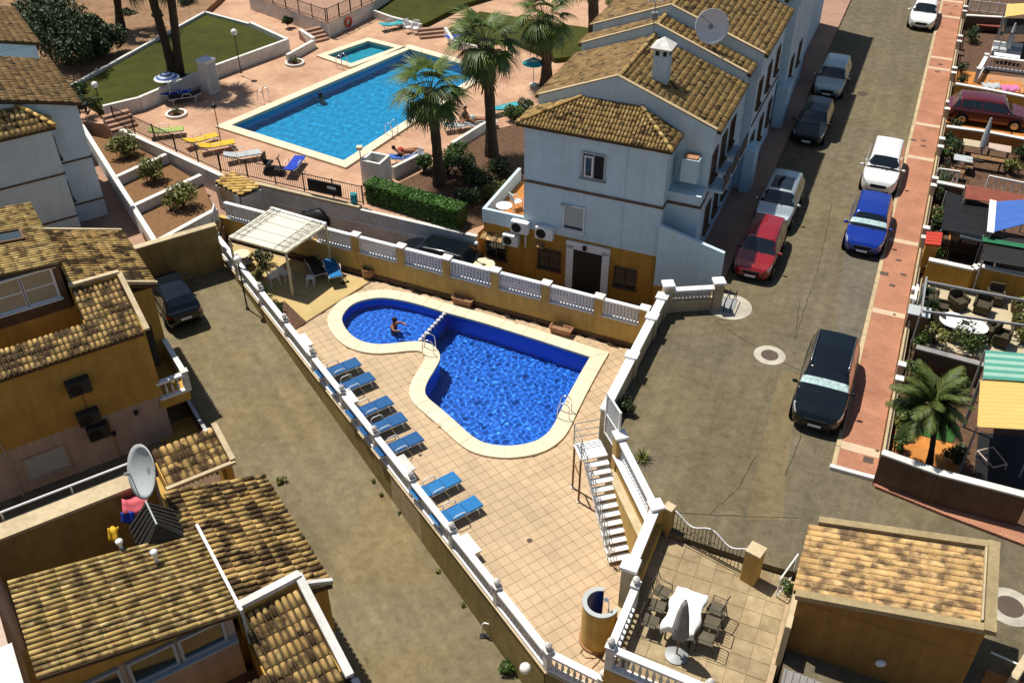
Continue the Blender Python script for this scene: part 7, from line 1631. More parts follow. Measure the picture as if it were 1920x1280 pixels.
st_ = thing('shower_tower', 'white square shower tower with grey side by the lawn wall', 'tower', tuple(C(397, 172)), R(-33)); MB().box((0, 0, 1.0), (.75, .75, 2.0)).build('body', M['white_stone'], st_); MB().box((0, 0, 2.02), (.85, .85, .08)).build('cap', M['white_paint'], st_); MB().box((.385, 0, 1.0), (.02, .6, 1.7)).build('panel', M['shutter'], st_)
# lamps
globe_lamp('white globe lamp on the lawn beyond the shower tower', W(452, 137, 2.0), 2.6, 'iron', .2, .035); globe_lamp('white globe lamp standing by the dark shrubs left of the lawn', W(190, 205, 2.0), 1.5, 'iron', .2, .035); p = C(414, 264); t = thing('lamp_post', 'thin post with small dark lantern at the near corner of the large pool', 'lamp post', tuple(p)); MB().tube((0, 0, 0), (0, 0, 2.0), .03, n=6).build('pole', M['wood'], t); MB().ball((0, 0, 2.05), (.16, .16, .14), 10, 7).build('lantern', M['dark_metal'], t, True)
p = C(681, 345); t = thing('lamp_post', 'thin post with flat pale lantern beside the open white tower', 'lamp post', tuple(p)); MB().tube((0, 0, 0), (0, 0, 2.0), .03, n=6).build('pole', M['wood'], t); MB().box((0, 0, 2.05), (.3, .3, .16)).build('lantern', M['cream_plastic'], t, bevel=.02)
# loungers, parasols, sunbathers
def lounge(label, c, rz, mk):
    p = C(*c); l_ = dup(lg0, (p.x - math.cos(R(rz)) * .95, p.y - math.sin(R(rz)) * .95, ZC), R(rz), label)
    if 'group' in l_: del l_['group']
    setmat(l_, {'seat_cushion': M[mk], 'back_cushion': M[mk]}); return l_
for lb_, c, rz, mk in (('pale green lounger by the estate railing', (313, 256), 15, 'green_cloth'), ('yellow lounger with a dark frame by the estate railing', (378, 272), 35, 'yellow'), ('yellow and white lounger next to the railing lamp', (408, 283), 25, 'yellow'), ('grey lounger close behind the estate railing', (456, 301), 20, 'shutter'), ('royal blue lounger with raised back behind the railing', (553, 320), 80, 'royal_blue'), ('turquoise lounger at the far white kerb wall', (737, 55), 30, 'teal'), ('blue lounger beside the steps of the far lawn', (858, 78), 40, 'royal_blue'), ('dark lounger under the striped parasol', (330, 185), 20, 'royal_blue'), ('second dark lounger under the striped parasol', (350, 190), 200, 'black'), ('turquoise lounger behind the shaggy palm', (945, 212), 30, 'teal'), ('grey lounger of the reclining sunbathers', (900, 240), 10, 'shutter'), ('dark reclining chair on the terrace beside the large pool', (862, 245), 15, 'shutter'), ('lounger with a red towel beside the open white tower', (762, 304), 25, 'awning_blue')):
    lounge(lb_, c, rz, mk)
for lb_, c, rz in (('white garden chair at the far kerb wall by the turquoise lounger', (765, 62), -60), ('white garden chair nearest the steps to the far lawn', (780, 64), -100)): 
    p = C(*c); q = dup(ch, (p.x, p.y, ZC), R(rz), lb_); del q['group']
p = C(785, 310); q = dup(ch, (p.x, p.y, ZC), R(-120), 'white garden chair behind the red towel lounger'); del q['group']
def parasol(label, c, r, h, mks, rz=0):
    p = C(*c); t = thing('parasol', label, 'parasol', tuple(p)); MB().tube((0, 0, 0), (0, 0, h + .3), .03, n=6).build('pole', M['white_plastic'], t); MB().lathe([(.25, 0), (.25, .08)], n=12).build('foot', M['white_stone'], t); n = 16; rings = len(mks)
    for k in range(rings):
        mb = MB(); r0, r1 = r * k / rings, r * (k + 1) / rings; z0, z1 = h + .3 - .4 * k / rings, h + .3 - .4 * (k + 1) / rings
        for rr, z in ((r0, z0), (r1, z1)):
            for j in range(n): a = 2 * math.pi * j / n; mb.v.append((rr * math.cos(a), rr * math.sin(a), z))
        mb.f = [(j, n + j, n + (j + 1) % n, (j + 1) % n) for j in range(n)]; mb.build('canopy', M[mks[k]], t)
parasol('blue and white ringed parasol by the lawn wall', (322, 188), .75, 1.5, ('awning_blue', 'white_plastic', 'awning_blue', 'white_plastic', 'awning_blue', 'white_plastic')); parasol('turquoise parasol near the far palm', (1000, 160), .7, 1.5, ('teal', 'pale_green', 'teal', 'teal'))
SJ = [(0, 0, .45), (0, 0, .68), (-.03, 0, .92), (-.02, 0, 1.06), (0, 0, 1.14), (-.02, .2, .90), (.08, .26, .66), (.28, .2, .56), (-.02, -.2, .90), (.08, -.26, .66), (.28, -.2, .56), (.42, .12, .48), (.46, .12, .06), (.42, -.12, .48), (.46, -.12, .06)]
SEd = [(0, 1), (1, 2), (2, 3), (3, 4), (2, 5), (5, 6), (6, 7), (2, 8), (8, 9), (9, 10), (0, 11), (11, 12), (0, 13), (13, 14)]; SR = [.16, .15, .17, .07, .06, .08, .055, .045, .08, .055, .045, .09, .055, .09, .055]
LJ = [(0, 0, .48), (-.25, 0, .55), (-.5, 0, .66), (-.64, 0, .74), (-.74, 0, .79), (-.48, .2, .62), (-.25, .3, .5), (0, .28, .46), (-.48, -.2, .62), (-.25, -.3, .5), (0, -.28, .46), (.42, .12, .50), (.85, .12, .45), (.42, -.12, .50), (.85, -.12, .45)]
def sitter(label, c, rz, joints, top, seat=0.0):
    p = C(*c); t = person('sunbather', label, (p.x, p.y, ZC + seat), R(rz), joints, SEd, SR); h = joints[4]; MB().ball((h[0], h[1], h[2] + .08), (.10, .09, .12), 10, 8).build('head', M['skin'], t, True); MB().ball((h[0] - .02, h[1], h[2] + .12), (.11, .10, .10), 10, 8).build('hair', M['hair'], t, True)
    MB().ball(((joints[1][0] + joints[2][0]) / 2, 0, (joints[1][2] + joints[2][2]) / 2), (.19, .21, .24), 10, 8).build('shirt', M[top], t, True)
sitter('person in dark clothes sitting upright beside the large pool', (873, 240), -140, SJ, 'black', -.03); sitter('sunbather lying on the lounger with the red towel', (765, 300), 25, LJ, 'red', 0.0); sitter('sunbather in blue lying on the grey lounger behind the palm', (898, 240), 10, LJ, 'shutter', 0.0)
p = C(602, 178, ZC); t = person('swimmer', 'lone swimmer in the large rectangular pool', (p.x, p.y, ZC - .30), R(150), J, Ed, Rd); MB().ball((.075, 0, .34), (.125, .115, .125), 10, 8).build('hair', M['hair'], t, True)
# dark bicycle-like mobility scooter and bits along the railing
p = C(515, 325); t = thing('mobility_scooter', 'dark mobility scooter parked behind the estate railing', 'scooter', tuple(p), R(-10)); MB().box((0, 0, .28), (1.0, .5, .16)).build('deck', M['black'], t, bevel=.04); MB().box((-.25, 0, .62), (.42, .46, .12)).build('seat', M['black'], t, bevel=.04); MB().box((-.46, 0, .9), (.1, .44, .5)).build('backrest', M['dark_metal'], t, bevel=.04); MB().tube((.42, 0, .3), (.3, 0, .95), .04, n=8).build('steering_column', M['dark_metal'], t); MB().tube((.3, -.28, .95), (.3, .28, .95), .025, n=6).build('handlebar', M['black'], t)
for x in (-.36, .4):
    for s in (-1, 1): MB().lathe([(.15, -.05), (.15, .05)], (x, s * .26, .15), 14, 'y').build('wheel', M['rubber'], t)
p = C(665, 385); o = MB().box((0, 0, .3), (.3, .25, .6)).box((0, 0, .63), (.34, .29, .06)).build('litter_bin', M['teal'], bevel=.02); o.location = p; tag(o, 'small turquoise bin at the railing end by the hedge', 'bin')
# furniture on the house balcony and behind the corner wing
for c, lb_ in (((945, 385), 'pale table on the orange balcony of the corner house'),): p = W(*c, 3.5); p.z = 2.8; round_table('balcony_table', lb_, p, .38, .7, 'white_plastic')
p = W(968, 378, 3.2); q = dup(ch, (p.x, p.y, 2.8), R(30), 'white chair on the orange balcony of the corner house'); del q['group']
# the lane behind the pool wall
globe_lamp('dark lamp post standing in the lane before the ochre wing', W(895, 520, ZP), 1.9, 'dark_metal', .1, .04)
p = W(907, 525, ZP); round_table('lane_table', 'pale round table top in the lane in front of the ochre wing', p, .55, .9, 'cream_plastic')
for c, mk, lb_ in (((690, 470), 'iron', ''),): pass
# ------------------------------------------------------------------ cars
CG = {'white': glossy('paint_white', (0.74, 0.74, 0.71), .25), 'silver': glossy('paint_silver', (0.42, 0.50, 0.52), .3, .6), 'silver2': glossy('paint_silver_green', (0.34, 0.42, 0.40), .3, .6), 'red': glossy('paint_red', (0.24, 0.008, 0.010), .2), 'blue': glossy('paint_blue', (0.008, 0.04, 0.33), .18, .3), 'navy': glossy('paint_navy', (0.005, 0.008, 0.011), .12), 'dark': glossy('paint_dark', (0.008, 0.016, 0.016), .15), 'maroon': glossy('paint_maroon', (0.10, 0.006, 0.006), .25), 'steel': glossy('paint_steel', (0.16, 0.26, 0.33), .2, .5)}
def car_at(label, px, rz, paint, z=ZS, mid=.5, **kw):
    """px: pixel of the middle of the roof"""
    h = kw.get('Ht', 1.48) * .9; p = W(px[0], px[1], z + h); return car('parked_car', label, (p.x, p.y, z + .002), R(rz), CG[paint], **kw)
for k_ in ('navy', 'dark'): b_ = CG[k_].node_tree.nodes['Principled BSDF']; b_.inputs['Coat Weight'].default_value = .25; b_.inputs['Specular IOR Level'].default_value = .35
S_ = 67 - 180
car_at('black off-roader with silver sunshade parked against the brick pavement', (1558, 678), S_, 'navy', L=4.75, Wd=1.90, Ht=1.78, suv=True, rails=True, shade=True)
car_at('blue crossover with a patterned sunshade parked behind the white car on the pavement side', (1636, 392), S_, 'blue', L=4.2, Wd=1.80, Ht=1.58, suv=True, shade=True)
car_at('white compact people carrier parked on the pavement side of the street', (1663, 285), S_, 'white', L=4.15, Wd=1.78, Ht=1.66, hood=.22)
car_at('white hatchback at the far end of the pavement side', (1738, 4), S_, 'white', L=4.2, Wd=1.78, Ht=1.5)
car_at('dark red car parked half in the shade of the white houses', (1431, 437), S_, 'red', L=4.15, Wd=1.75, Ht=1.5)
car_at('silver car with dark glass roof parked behind the red one', (1467, 350), S_, 'silver', L=4.3, Wd=1.78, Ht=1.5, sunroof=True)
car_at('black dark green car parked between two silver cars', (1530, 205), S_, 'dark', L=4.3, Wd=1.76, Ht=1.45)
car_at('grey green silver car farthest up on the house side', (1566, 122), S_, 'silver2', L=4.3, Wd=1.76, Ht=1.5)
car_at('maroon car parked on an orange tiled drive in a garden', (1862, 186), -20, 'maroon', z=ZS + .12, L=4.4, Wd=1.75, Ht=1.5)
pa = WA(328, 575); car('parked_car', 'black car in the shade at the closed end of the alley', (pa.x, pa.y, zA(pa.x, pa.y) + .01), R(123), CG['navy'], L=4.0, Wd=1.72, Ht=1.5)
car_at('dark car parked in the lane behind the pierced wall', (818, 458), 157, 'navy', z=ZP, L=4.2, Wd=1.75, Ht=1.5)
# cycle rack on a pale patch at the street corner
cr = W(1362, 572, ZS); struct(MB().lathe([(.95, .003), (.95, .010)], tuple(cr + V((.1, -.1, 0))), 22).build('concrete_patch', M['pale_concrete'])); t = thing('steel_barrier', 'small dark steel barrier on a pale concrete patch at the street corner', 'barrier', tuple(cr), R(67))
for y in (-.28, 0.0, .28): MB().path([(-.5, y, 0), (-.5, y, .5), (.5, y, .5), (.5, y, 0)], .022, 6).build('hoop', M['dark_metal'], t)
MB().box((0, 0, .03), (1.0, .7, .03)).build('base_plate', M['grey_metal'], t)

p = W(590, 398, 1.1); o = MB().ball((0, 0, .52), (.85, .36, .55), 16, 10).build('covered_motorbike', M['dark_metal'], None, True)
for v in o.data.vertices: v.co.z = max(0.0, v.co.z + .12 * math.sin(v.co.x * 4)); v.co.x += random.uniform(-.02, .02); v.co.y += random.uniform(-.02, .02)
o.location = (p.x, p.y, ZP); o.rotation_euler = (0, 0, R(-23)); tag(o, 'motorbike under a dark cover in the lane behind the pergola', 'motorbike')
# ------------------------------------------------------------------ gardens beside the brick pavement
ZG = ZS + .12
def GP(px, py, up=0.0): return W(px, py, ZG + up)
def strip(name, pts, mk, dz=.004): return struct(MB().prism([XY(GP(*p)) for p in pts], ZG - .2, ZG + dz).build(name, M[mk]))
def gwall(label, pts, ztop, mk, cope='white_stone', th=.2, zb=None):
    q = [W(*p, ztop) for p in pts]; t = thing('garden_wall', label, 'wall', (q[0].x, q[0].y, ZG), world=True)
    for a, b in zip(q[:-1], q[1:]):
        MB().wall(a, b, ZG - .3 if zb is None else zb, ztop - .07, th).build('wall', M[mk], t); MB().wall(a, b, ztop - .069, ztop, th + .08).build('coping', M[cope], t)
    return t
gwall('tall dark brown garden wall with pale coping above the corner pavement', [(1655, 846), (1760, 884), (1930, 928)], ZS + 1.45, 'brown_wall', zb=ZS - .1)
gwall('brown garden wall with grey coping between the palm garden and the white table terrace', [(1718, 649), (1846, 683)], ZS + 1.1, 'brown_wall', 'grey_board')
gwall('ochre garden wall with stepped white coping behind the wicker chairs', [(1742, 485), (1826, 503), (1833, 496), (1935, 517)], ZS + 1.3, 'ochre_deep')
gwall('low dark garden wall with pale coping under the red awning', [(1757, 340), (1812, 351)], ZS + 1.1, 'brown_wall'); gwall('ochre garden wall with thin white coping beside the maroon car', [(1792, 156), (1860, 168), (1935, 183)], ZS + 1.2, 'ochre_deep'); gwall('dark garden wall behind the round clipped bush', [(1812, 28), (1885, 32)], ZS + 1.1, 'brown_wall'); gwall('short garden wall beside the orange drive with the maroon car', [(1775, 236), (1850, 246), (1935, 262)], ZS + .8, 'orange_tile')
# front boundary along the pavement: low wall with piers and railing
fb = thing('front_wall', 'low cream front wall with small piers and iron bars along the brick pavement', 'wall', tuple(SE(2.25, 27, ZS)), world=True)
A0 = (KN + E1 * PW).dot(E1) + .12; B0 = KN.dot(E2)
for b0, b1 in ((0.2, 4.6), (5.5, 10.2), (10.9, 15.3), (16.2, 20.5), (21.3, 25.0), (26, 30), (31, 35.5), (36.3, 41), (42, 47), (48, 60)):
    MB().wall(SE(A0, B0 + b0), SE(A0, B0 + b1), ZS - .1, ZS + .42, .14).build('wall', M['ochre'], fb); MB().wall(SE(A0, B0 + b0), SE(A0, B0 + b1), ZS + .421, ZS + .47, .18).build('coping', M['kerb_stone'], fb)
    for q in (b0, b1): pq = SE(A0, B0 + q); pi = MB().box((pq.x, pq.y, ZS + .45), (.24, .24, .95), R(-23)).build('pier', M['cream_render'], fb); MB().box((pq.x, pq.y, ZS + .955), (.30, .30, .06), R(-23)).build('pier_cap', M['white_stone'], pi)
    mb = MB(); n = int((b1 - b0) / .16)
    for i in range(n): p = SE(A0, B0 + b0 + (b1 - b0) * (i + .5) / n, ZS + .47); mb.bar(p, p + UP * .4, .02)
    mb.bar(SE(A0, B0 + b0, ZS + .87), SE(A0, B0 + b1, ZS + .87), .04); o = mb.build('iron_bars', M['iron'], fb); o['kind'] = 'stuff'
# palm garden
strip('orange_terrace', [(1680, 805), (1800, 835), (1800, 890), (1672, 850)], 'orange_tile'); strip('turf', [(1700, 770), (1800, 800), (1785, 830), (1695, 808)], 'turf', .012)
pb_ = GP(1742, 872); zt = zat(pb_, 752); palm('date_palm', 'bushy feather palm with slanting trunk in the garden by the pavement', pb_, W(1752, 752, zt), .10, 1.4, 'feather', 26, 12, mk='leaf_date', low=-.35)
for c, r, h, mk, fl, sd_, lb_ in (((1700, 790), .55, 1.0, 'leaf_mid', 60, 71, 'flowering shrub behind the low front wall by the palm'), ((1690, 815), .4, .8, 'leaf_olive', 40, 72, 'pale flowering shrub at the corner of the palm garden'), ((1790, 868), .5, .9, 'leaf_dark', 0, 73, 'reddish dark shrub beside the palm trunk'), ((1720, 720), .6, .9, 'leaf_mid', 0, 74, 'green shrub under the brown garden wall'), ((1790, 730), .6, .9, 'leaf_mid', 50, 75, 'flowering shrub against the brown garden wall'), ((1752, 645), .62, .95, 'leaf_olive', 0, 76, 'yellow green shrub on the terrace with the white table'), ((1822, 655), .78, 1.2, 'leaf_mid', 70, 77, 'large shrub with yellow flowers beside the striped green roof'), ((1915, 640), .5, .8, 'leaf_olive', 30, 78, 'shrub by the right end of the wicker seating'), ((1765, 430), .45, 1.0, 'leaf_mid', 0, 79, 'tall green shrub behind the yellow front pier'), ((1742, 600), .4, .7, 'leaf_mid', 0, 80, 'green shrub at the terrace edge by the white panel'), ((1820, 80), .62, 1.1, 'leaf_dark', 0, 81, 'clipped dark round bush in the far garden'), ((1785, 285), .6, .9, 'leaf_dark', 0, 82, 'dark shrub beside the folded cantilever parasol'), ((1895, 325), .5, .9, 'leaf_olive', 90, 83, 'shrub with orange flowers near the white rail'), ((1915, 300), .6, .9, 'leaf_dark', 0, 84, 'dark shrub beside the garden tables'), ((1765, 300), .45, .7, 'leaf_mid', 0, 85, 'green shrub just behind the front wall by the dark tables'), ((1750, 470), .4, .6, 'leaf_dark', 0, 86, 'dark shrub at the gate pier with the red tiles')):
    bush('shrub', lb_, GP(*c), r, h, mk, 800, .06, sd_, fl=fl)
# corrugated roofs and awnings, each ribs as parts
def ribbed(label, px, z, n, mks, name='awning', th=.03, amp=.05, posts=True, cat='awning', slope=.0):
    """px: near-left, near-right, far-right, far-left pixel corners at height z"""
    q = [W(*p, z) for p in px]; q[2] += UP * slope; q[3] += UP * slope; t = thing(name, label, cat, (q[0].x, q[0].y, ZG), world=True)
    for i in range(n):
        u0, u1 = i / n, (i + .98) / n; a, b, c, d = q[0].lerp(q[3], u0), q[1].lerp(q[2], u0), q[1].lerp(q[2], u1), q[0].lerp(q[3], u1); m0, m1 = (a + d) / 2 + UP * amp, (b + c) / 2 + UP * amp
        MB().add([a, b, m1, m0, c, d, a - UP * th, b - UP * th, c - UP * th, d - UP * th], [(0, 1, 2, 3), (3, 2, 4, 5), (9, 8, 7, 6), (0, 6, 7, 1), (5, 4, 8, 9), (0, 3, 5, 9, 6), (1, 7, 8, 4, 2)]).build('rib', M[mks[i % len(mks)]], t)
    if posts:
        for k, p in enumerate(q): MB().tube((p.x, p.y, ZG), (p.x, p.y, p.z - th), .04, n=6).build('post', M['grey_metal'], t)
    return t
ribbed('sea green and pale striped corrugated roof over a garden terrace', [(1843, 709), (1945, 716), (1945, 664), (1848, 656)], 4.6, 9, ('sea_green', 'pale_green'), 'corrugated_roof', cat='roof'); ribbed('pale yellow slatted awning over the dark terrace beside the palm', [(1832, 800), (1950, 806), (1950, 716), (1838, 712)], 4.5, 12, ('awning_yellow',), amp=.03)
ribbed('red brown ribbed awning over the shaded garden', [(1808, 372), (1900, 384), (1935, 368), (1812, 346)], 4.2, 14, ('awning_red',), amp=.02); ribbed('blue awning with white front edge', [(1858, 436), (1950, 412), (1950, 372), (1862, 378)], 4.4, 4, ('awning_blue',), amp=.01)
t = thing('awning_edge', 'white hanging edge strip of the blue awning', 'awning', tuple(GP(1860, 430)), world=True); MB().bar(W(1862, 376, 4.42), W(1857, 436, 4.42), .28, .05).build('strip', M['white_plastic'], t); MB().tube(W(1862, 380, 4.4), (W(1862, 380, 4.4).x, W(1862, 380, 4.4).y, ZG), .035, n=6).build('post', M['grey_metal'], t)
ribbed('dark green fabric shade over the garden behind the blue awning', [(1843, 488), (1950, 506), (1950, 452), (1845, 440)], 4.0, 5, ('dark_metal',), amp=.01); ribbed('bright green sheet edge above the dark shade', [(1842, 452), (1950, 470), (1950, 462), (1842, 444)], 4.1, 1, ('green_sheet',), amp=.01, posts=False); ribbed('black sheet standing in for deep shade in front of the red awning', [(1765, 430), (1850, 445), (1860, 385), (1775, 358)], 3.9, 5, ('black',), amp=.01)  # the black ribbed sheet is added in place of deep garden shade
ribbed('sand coloured awning at the far garden house', [(1884, 32), (1960, 22), (1960, 4), (1888, 8)], 4.6, 3, ('awning_yellow',), amp=.01); ribbed('dark canopy beneath the sand coloured awning', [(1882, 62), (1960, 66), (1960, 36), (1884, 34)], 4.0, 4, ('black',), amp=.01)
strip('painted_shade_floor', [(1835, 810), (1930, 820), (1930, 920), (1826, 895)], 'black')  # floor coloured black to imitate the deep shade on this terrace
ft = thing('folding_bed_frame', 'overturned pale metal frame lying on the dark shaded terrace', 'frame', tuple(GP(1860, 855)), world=True); fq = [GP(*p, .25) for p in ((1833, 845), (1862, 876), (1888, 870), (1862, 838))]
for a, b in zip(fq, fq[1:] + fq[:1]): MB().tube(a, b, .025, n=6).build('bar', M['pink_render'], ft)
for i in (0, 2): MB().tube(fq[i], V((fq[i].x, fq[i].y, ZG)), .025, n=6).build('leg', M['pink_render'], ft)
# terrace with the white table and wicker chairs
strip('beige_terrace', [(1720, 520), (1935, 560), (1935, 690), (1712, 645)], 'beige_floor', .01)
p = GP(1806, 606, .72); p.z = ZG + .01; t = thing('garden_table', 'white figure eight shaped garden table with dark centre pieces among wicker chairs', 'table', tuple(p), R(-30)); mb = MB()
MB().lathe([(.55, .70), (.55, .74)], (-.36, 0, 0), 22).build('tabletop', M['white_plastic'], t); MB().lathe([(.50, .695), (.50, .737)], (.45, 0, 0), 22).build('tabletop', M['white_plastic'], t); MB().box((.08, 0, .77), (.26, .2, .06)).build('centre_piece', M['black'], t)
for x in (-.36, .45): MB().tube((x, 0, 0), (x, 0, .7), .05, n=8).build('pedestal', M['dark_metal'], t)
wc = thing('wicker_chair', 'dark wicker armchair round the white garden table', 'chair', (0, 0, 0), group='wicker chairs on the beige terrace'); MB().box((0, 0, .26), (.6, .6, .36)).build('seat', M['wicker'], wc, bevel=.05); MB().box((-.3, 0, .6), (.12, .62, .5)).build('back', M['wicker'], wc, bevel=.05)
for s in (-1, 1): MB().box((0, s * .31, .45), (.58, .10, .26)).build('arm', M['wicker'], wc, bevel=.04); [MB().box((x, s * .26, .04), (.06, .06, .08)).build('foot', M['dark_metal'], wc) for x in (-.24, .24)]
for i, (c, rz) in enumerate((((1793, 578), -70), ((1838, 585), -120), ((1862, 568), -110), ((1760, 590), -20), ((1740, 572), -30), ((1850, 632), 130), ((1872, 645), 150), ((1765, 615), 20))):
    p = GP(*c); q = (p.x, p.y, ZG + .01)
    if i == 0: wc.location = q; wc.rotation_euler = (0, 0, R(rz))
    else: dup(wc, q, R(rz))
pf_ = thing('seating_pergola', 'slim grey pergola bars over the wicker seating', 'pergola', tuple(GP(1735, 520)), world=True)
for a, b, z in (((1736, 528), (1935, 566), 4.1), ((1728, 583), (1935, 612), 4.1), ((1737, 520), (1727, 590), 4.1)):
    MB().bar(W(*a, z), W(*b, z), .07, .09).build('bar', M['grey_metal'], pf_); q = W(*a, z); MB().tube((q.x, q.y, ZG), (q.x, q.y, z), .035, n=6).build('post', M['grey_metal'], pf_)
for c, lb_ in (((1904, 585), 'round pot with plant at the right of the wicker seating'), ((1905, 615), 'square dark pot on the beige terrace')): p = GP(*c); t = thing('plant_pot', lb_, 'pot', (p.x, p.y, ZG + .01)); MB().lathe([(.2, 0), (.28, .35), (.24, .35), (.22, .28)], n=14).build('pot', M['brown_wall'], t); leaf_cloud([((0, 0, .5), (.3, .3, .25))], 150, .08, seed=4).build('foliage', M['leaf_olive'], t)
p = GP(1733, 505); t = thing('gate_pier', 'gate pier with stacked red clay tiles on top', 'pier', tuple(p), R(-23)); MB().box((0, 0, .75), (.5, .9, 1.5)).build('shaft', M['ochre_deep'], t)
for i in range(4): MB().bar((-.32, -.42 + .28 * i, 1.54), (.32, -.42 + .28 * i, 1.62), .25, .08).build('tile', M['red'], t)
p = GP(1712, 622); t = thing('meter_box', 'grey topped box cabinet beside a white panel at the front wall', 'cabinet', tuple(p), R(-23)); MB().box((0, 0, .5), (.75, .6, 1.0)).build('cabinet', M['brown_wall'], t); MB().box((0, 0, 1.03), (.85, .7, .06)).build('top', M['shutter'], t); MB().box((-.25, 1.1, .6), (.08, 1.2, 1.2)).build('white_panel', M['white_plastic'], t)
# garden with white table and picket fence
strip('orange_terrace', [(1772, 400), (1810, 410), (1856, 452), (1850, 485), (1785, 472)], 'orange_tile', .008)
def small_table(label, c, w, d, h, mk, rz=-23, up=0.0):
    p = GP(*c); t = thing('garden_table', label, 'table', (p.x, p.y, ZG + .01), R(rz)); MB().box((0, 0, h), (w, d, .05)).build('tabletop', M[mk], t, bevel=.01)
    for x in (-1, 1):
        for y in (-1, 1): MB().box((x * w * .42, y * d * .4, h / 2 - .02), (.05, .05, h - .03)).build('leg', M['dark_metal'], t)
    return t
small_table('white rectangular table on the orange terrace behind the picket fence', (1813, 468), .95, .75, .7, 'white_plastic'); small_table('small pale table near the tall green shrub', (1778, 428), .6, .8, .6, 'beige_floor')
pk = thing('picket_fence', 'dark picket fence across the orange terrace', 'fence', tuple(GP(1800, 490)), world=True); q0, q1 = GP(1752, 478), GP(1858, 500); MB().bar(q0 + UP * .6, q1 + UP * .6, .04, .06).build('rail', M['dark_metal'], pk)
for i in range(30): p = q0.lerp(q1, i / 29); MB().bar(p, p + UP * .9, .07, .03).build('picket', M['dark_metal'], pk)
# garden with parasol and pale tables
for lb_, c, w, d, mk in (('pale slatted table left of the closed grey parasol', (1820, 290), 1.1, .8, 'beige_floor'), ('pale slatted table right of the closed grey parasol', (1868, 298), 1.1, .8, 'pink_render'), ('low wooden bench in front of the pale slatted tables', (1845, 318), 1.6, .4, 'wood'), ('pale garden table beside the dark chairs near the front wall', (1800, 318), .9, .7, 'shutter')): small_table(lb_, c, w, d, .62, mk)
for lb_, c in (('closed grey parasol between two pale slatted tables', (1835, 300)), ('closed grey parasol behind the white seating in the far garden', (1884, 112))):
    p = GP(*c); t = thing('folded_parasol', lb_, 'parasol', tuple(p)); MB().tube((0, 0, 0), (.1, .25, 2.2), .03, n=6).build('pole', M['grey_metal'], t); MB().path([(.04, .1, .7), (.06, .15, 1.1), (.08, .2, 1.7), (.1, .25, 2.25)], [.15, .17, .13, .05], 9).build('canopy', M['shutter'], t); MB().lathe([(.3, 0), (.3, .06)], n=14).build('foot', M['dark_metal'], t)
wr_ = thing('white_rail', 'white rail above dark planting between two gardens', 'railing', tuple(GP(1760, 320)), world=True)
for a, b in (((1760, 316), (1800, 322)), ((1855, 330), (1935, 346))):
    MB().bar(W(*a, ZG + .9), W(*b, ZG + .9), .08, .06).build('rail', M['white_plastic'], wr_)
    for k in range(6): p = W(*a, ZG + .9).lerp(W(*b, ZG + .9), k / 5); MB().bar(p, V((p.x, p.y, ZG)), .05).build('post', M['white_plastic'], wr_)
for i, (c, rz) in enumerate((((1775, 330), 10), ((1795, 336), 60), ((1812, 325), 150))):
    p = GP(*c); metal_chair(('dark metal chair behind the white garden rail', 'dark metal chair beside the pale table near the front wall', 'dark metal chair turned away from the pale garden table')[i], (p.x, p.y, ZG + .01), R(rz), None, seat='wood')
# drive with the maroon car
strip('orange_terrace', [(1772, 212), (1935, 250), (1935, 262), (1768, 238)], 'orange_tile', .008); strip('beige_terrace', [(1782, 185), (1935, 205), (1935, 252), (1775, 226)], 'beige_floor', .006)
p = GP(1858, 232); t = thing('plant_pot', 'white pot with plant beside the maroon car', 'pot', tuple(p)); MB().lathe([(.14, 0), (.2, .4), (.16, .4), (.15, .3)], n=12).build('pot', M['white_plastic'], t); leaf_cloud([((0, 0, .55), (.28, .28, .25))], 150, .08, seed=9).build('foliage', M['leaf_olive'], t)
# far garden with balustrade, drying clothes, white seats
strip('orange_terrace', [(1788, 132), (1830, 136), (1935, 150), (1935, 178), (1783, 156)], 'orange_tile', .008)
fbal = thing('garden_balustrade', 'white balustrade round the orange terrace with drying clothes', 'balustrade', tuple(GP(1832, 140)), world=True); a, b, c = GP(1843, 128), GP(1935, 140), GP(1828, 155); balustrade(fbal, a, b, ZG, .8, (True, False), .22, False); balustrade(fbal, a, c, ZG, .8, (False, True), .22, False)
rk = thing('clothes_airer', 'low clothes airer on the orange terrace', 'drying rack', tuple(GP(1880, 172)), R(-10))
for y in (-.3, -.1, .1, .3): MB().tube((-1.0, y, .8), (1.0, y, .8), .012, n=5).build('rod', M['white_plastic'], rk)
for x in (-1, 1): MB().tube((x, -.3, .8), (x, .3, 0), .015, n=5).build('leg', M['white_plastic'], rk); MB().tube((x, .3, .8), (x, -.3, 0), .015, n=5).build('leg', M['white_plastic'], rk)
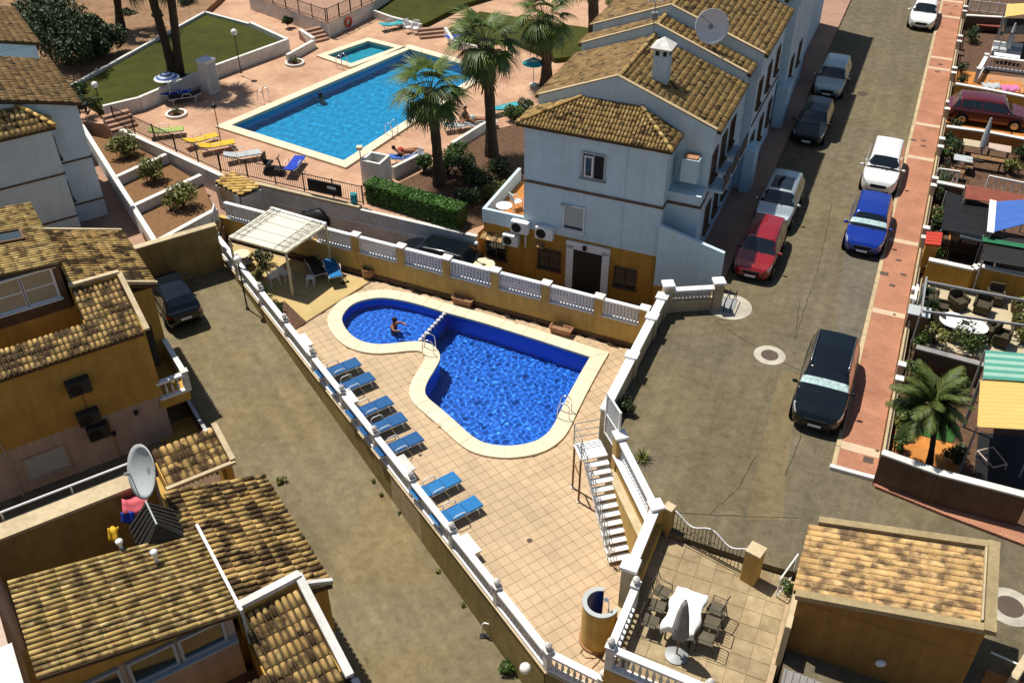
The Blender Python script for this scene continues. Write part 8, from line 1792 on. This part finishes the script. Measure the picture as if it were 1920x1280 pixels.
for c, mk, lb_ in (((1858, 160), 'shutter', 'pale blue washing on the airer beside the ochre garden wall'), ((1893, 164), 'magenta', 'pink washing heaped on the airer beside the ochre garden wall')):
    p = GP(*c, .8); mb = MB(); n = 9
    for i in range(n):
        for j in range(n): u, v = i / (n - 1) - .5, j / (n - 1) - .5; mb.v.append((u * 1.0, v * .8, .08 * math.sin(u * 14 + v * 5) - .5 * max(0, abs(v) - .3) + .03))
    mb.f = [(i * n + j, (i + 1) * n + j, (i + 1) * n + j + 1, i * n + j + 1) for i in range(n - 1) for j in range(n - 1)]
    o = mb.build('washing', M[mk], None, True); o.location = (p.x, p.y, p.z); o.modifiers.new('s', 'SOLIDIFY').thickness = .012; tag(o, lb_, 'washing')
for c, lb_ in (((1872, 105), 'white cushioned garden seat left of the closed parasol'), ((1896, 106), 'white cushioned garden seat right of the closed parasol')):
    p = GP(*c); t = thing('garden_sofa', lb_, 'sofa', (p.x, p.y, ZG), R(-23)); MB().box((0, 0, .3), (1.0, .7, .3)).build('base', M['white_plastic'], t, bevel=.04); MB().box((0, .32, .58), (1.0, .16, .45)).build('back', M['white_plastic'], t, bevel=.04); MB().box((0, -.05, .48), (.9, .55, .1)).build('cushion', M['shutter'], t, bevel=.03)
small_table('white low table in front of the white garden seats', (1884, 118), 1.5, .6, .45, 'white_plastic')
p = GP(1852, 60); o = MB().box((0, 0, .45), (1.7, .5, .06)).box((0, .02, .36), (1.6, .4, .1)).build('striped_bench', M['awning_red'], bevel=.02); o.location = p; o.rotation_euler = (0, 0, R(-15)); tag(o, 'red covered bench behind the clipped round bush', 'bench')
for k in (-.7, .7): MB().box((k, 0, .17), (.08, .4, .34)).build('leg', M['white_plastic'], o)
fr_ = thing('far_rail', 'white rail fence along the dark lawn of the farthest garden', 'railing', tuple(GP(1815, 12)), world=True); rail(fr_, GP(1815, 22), GP(1885, 30), ZG, .8, 4, 'white_plastic')

for i in range(22):
    b_ = B0 + 1.5 + i * 1.72 + random.uniform(-.4, .4); p = SE(A0 + random.uniform(.35, .7), b_, ZG)
    bush('hedge_shrub', 'dark green shrub growing close behind the low front wall of the gardens', p, random.uniform(.3, .48), random.uniform(.6, 1.0), random.choice(('leaf_dark', 'leaf_mid', 'leaf_dark')), 420, .055, 200 + i, group='shrubs behind the garden front wall', fl=random.choice((0, 0, 30)))
for o in list(bpy.data.objects):
    if '_w' in o: del o['_w']
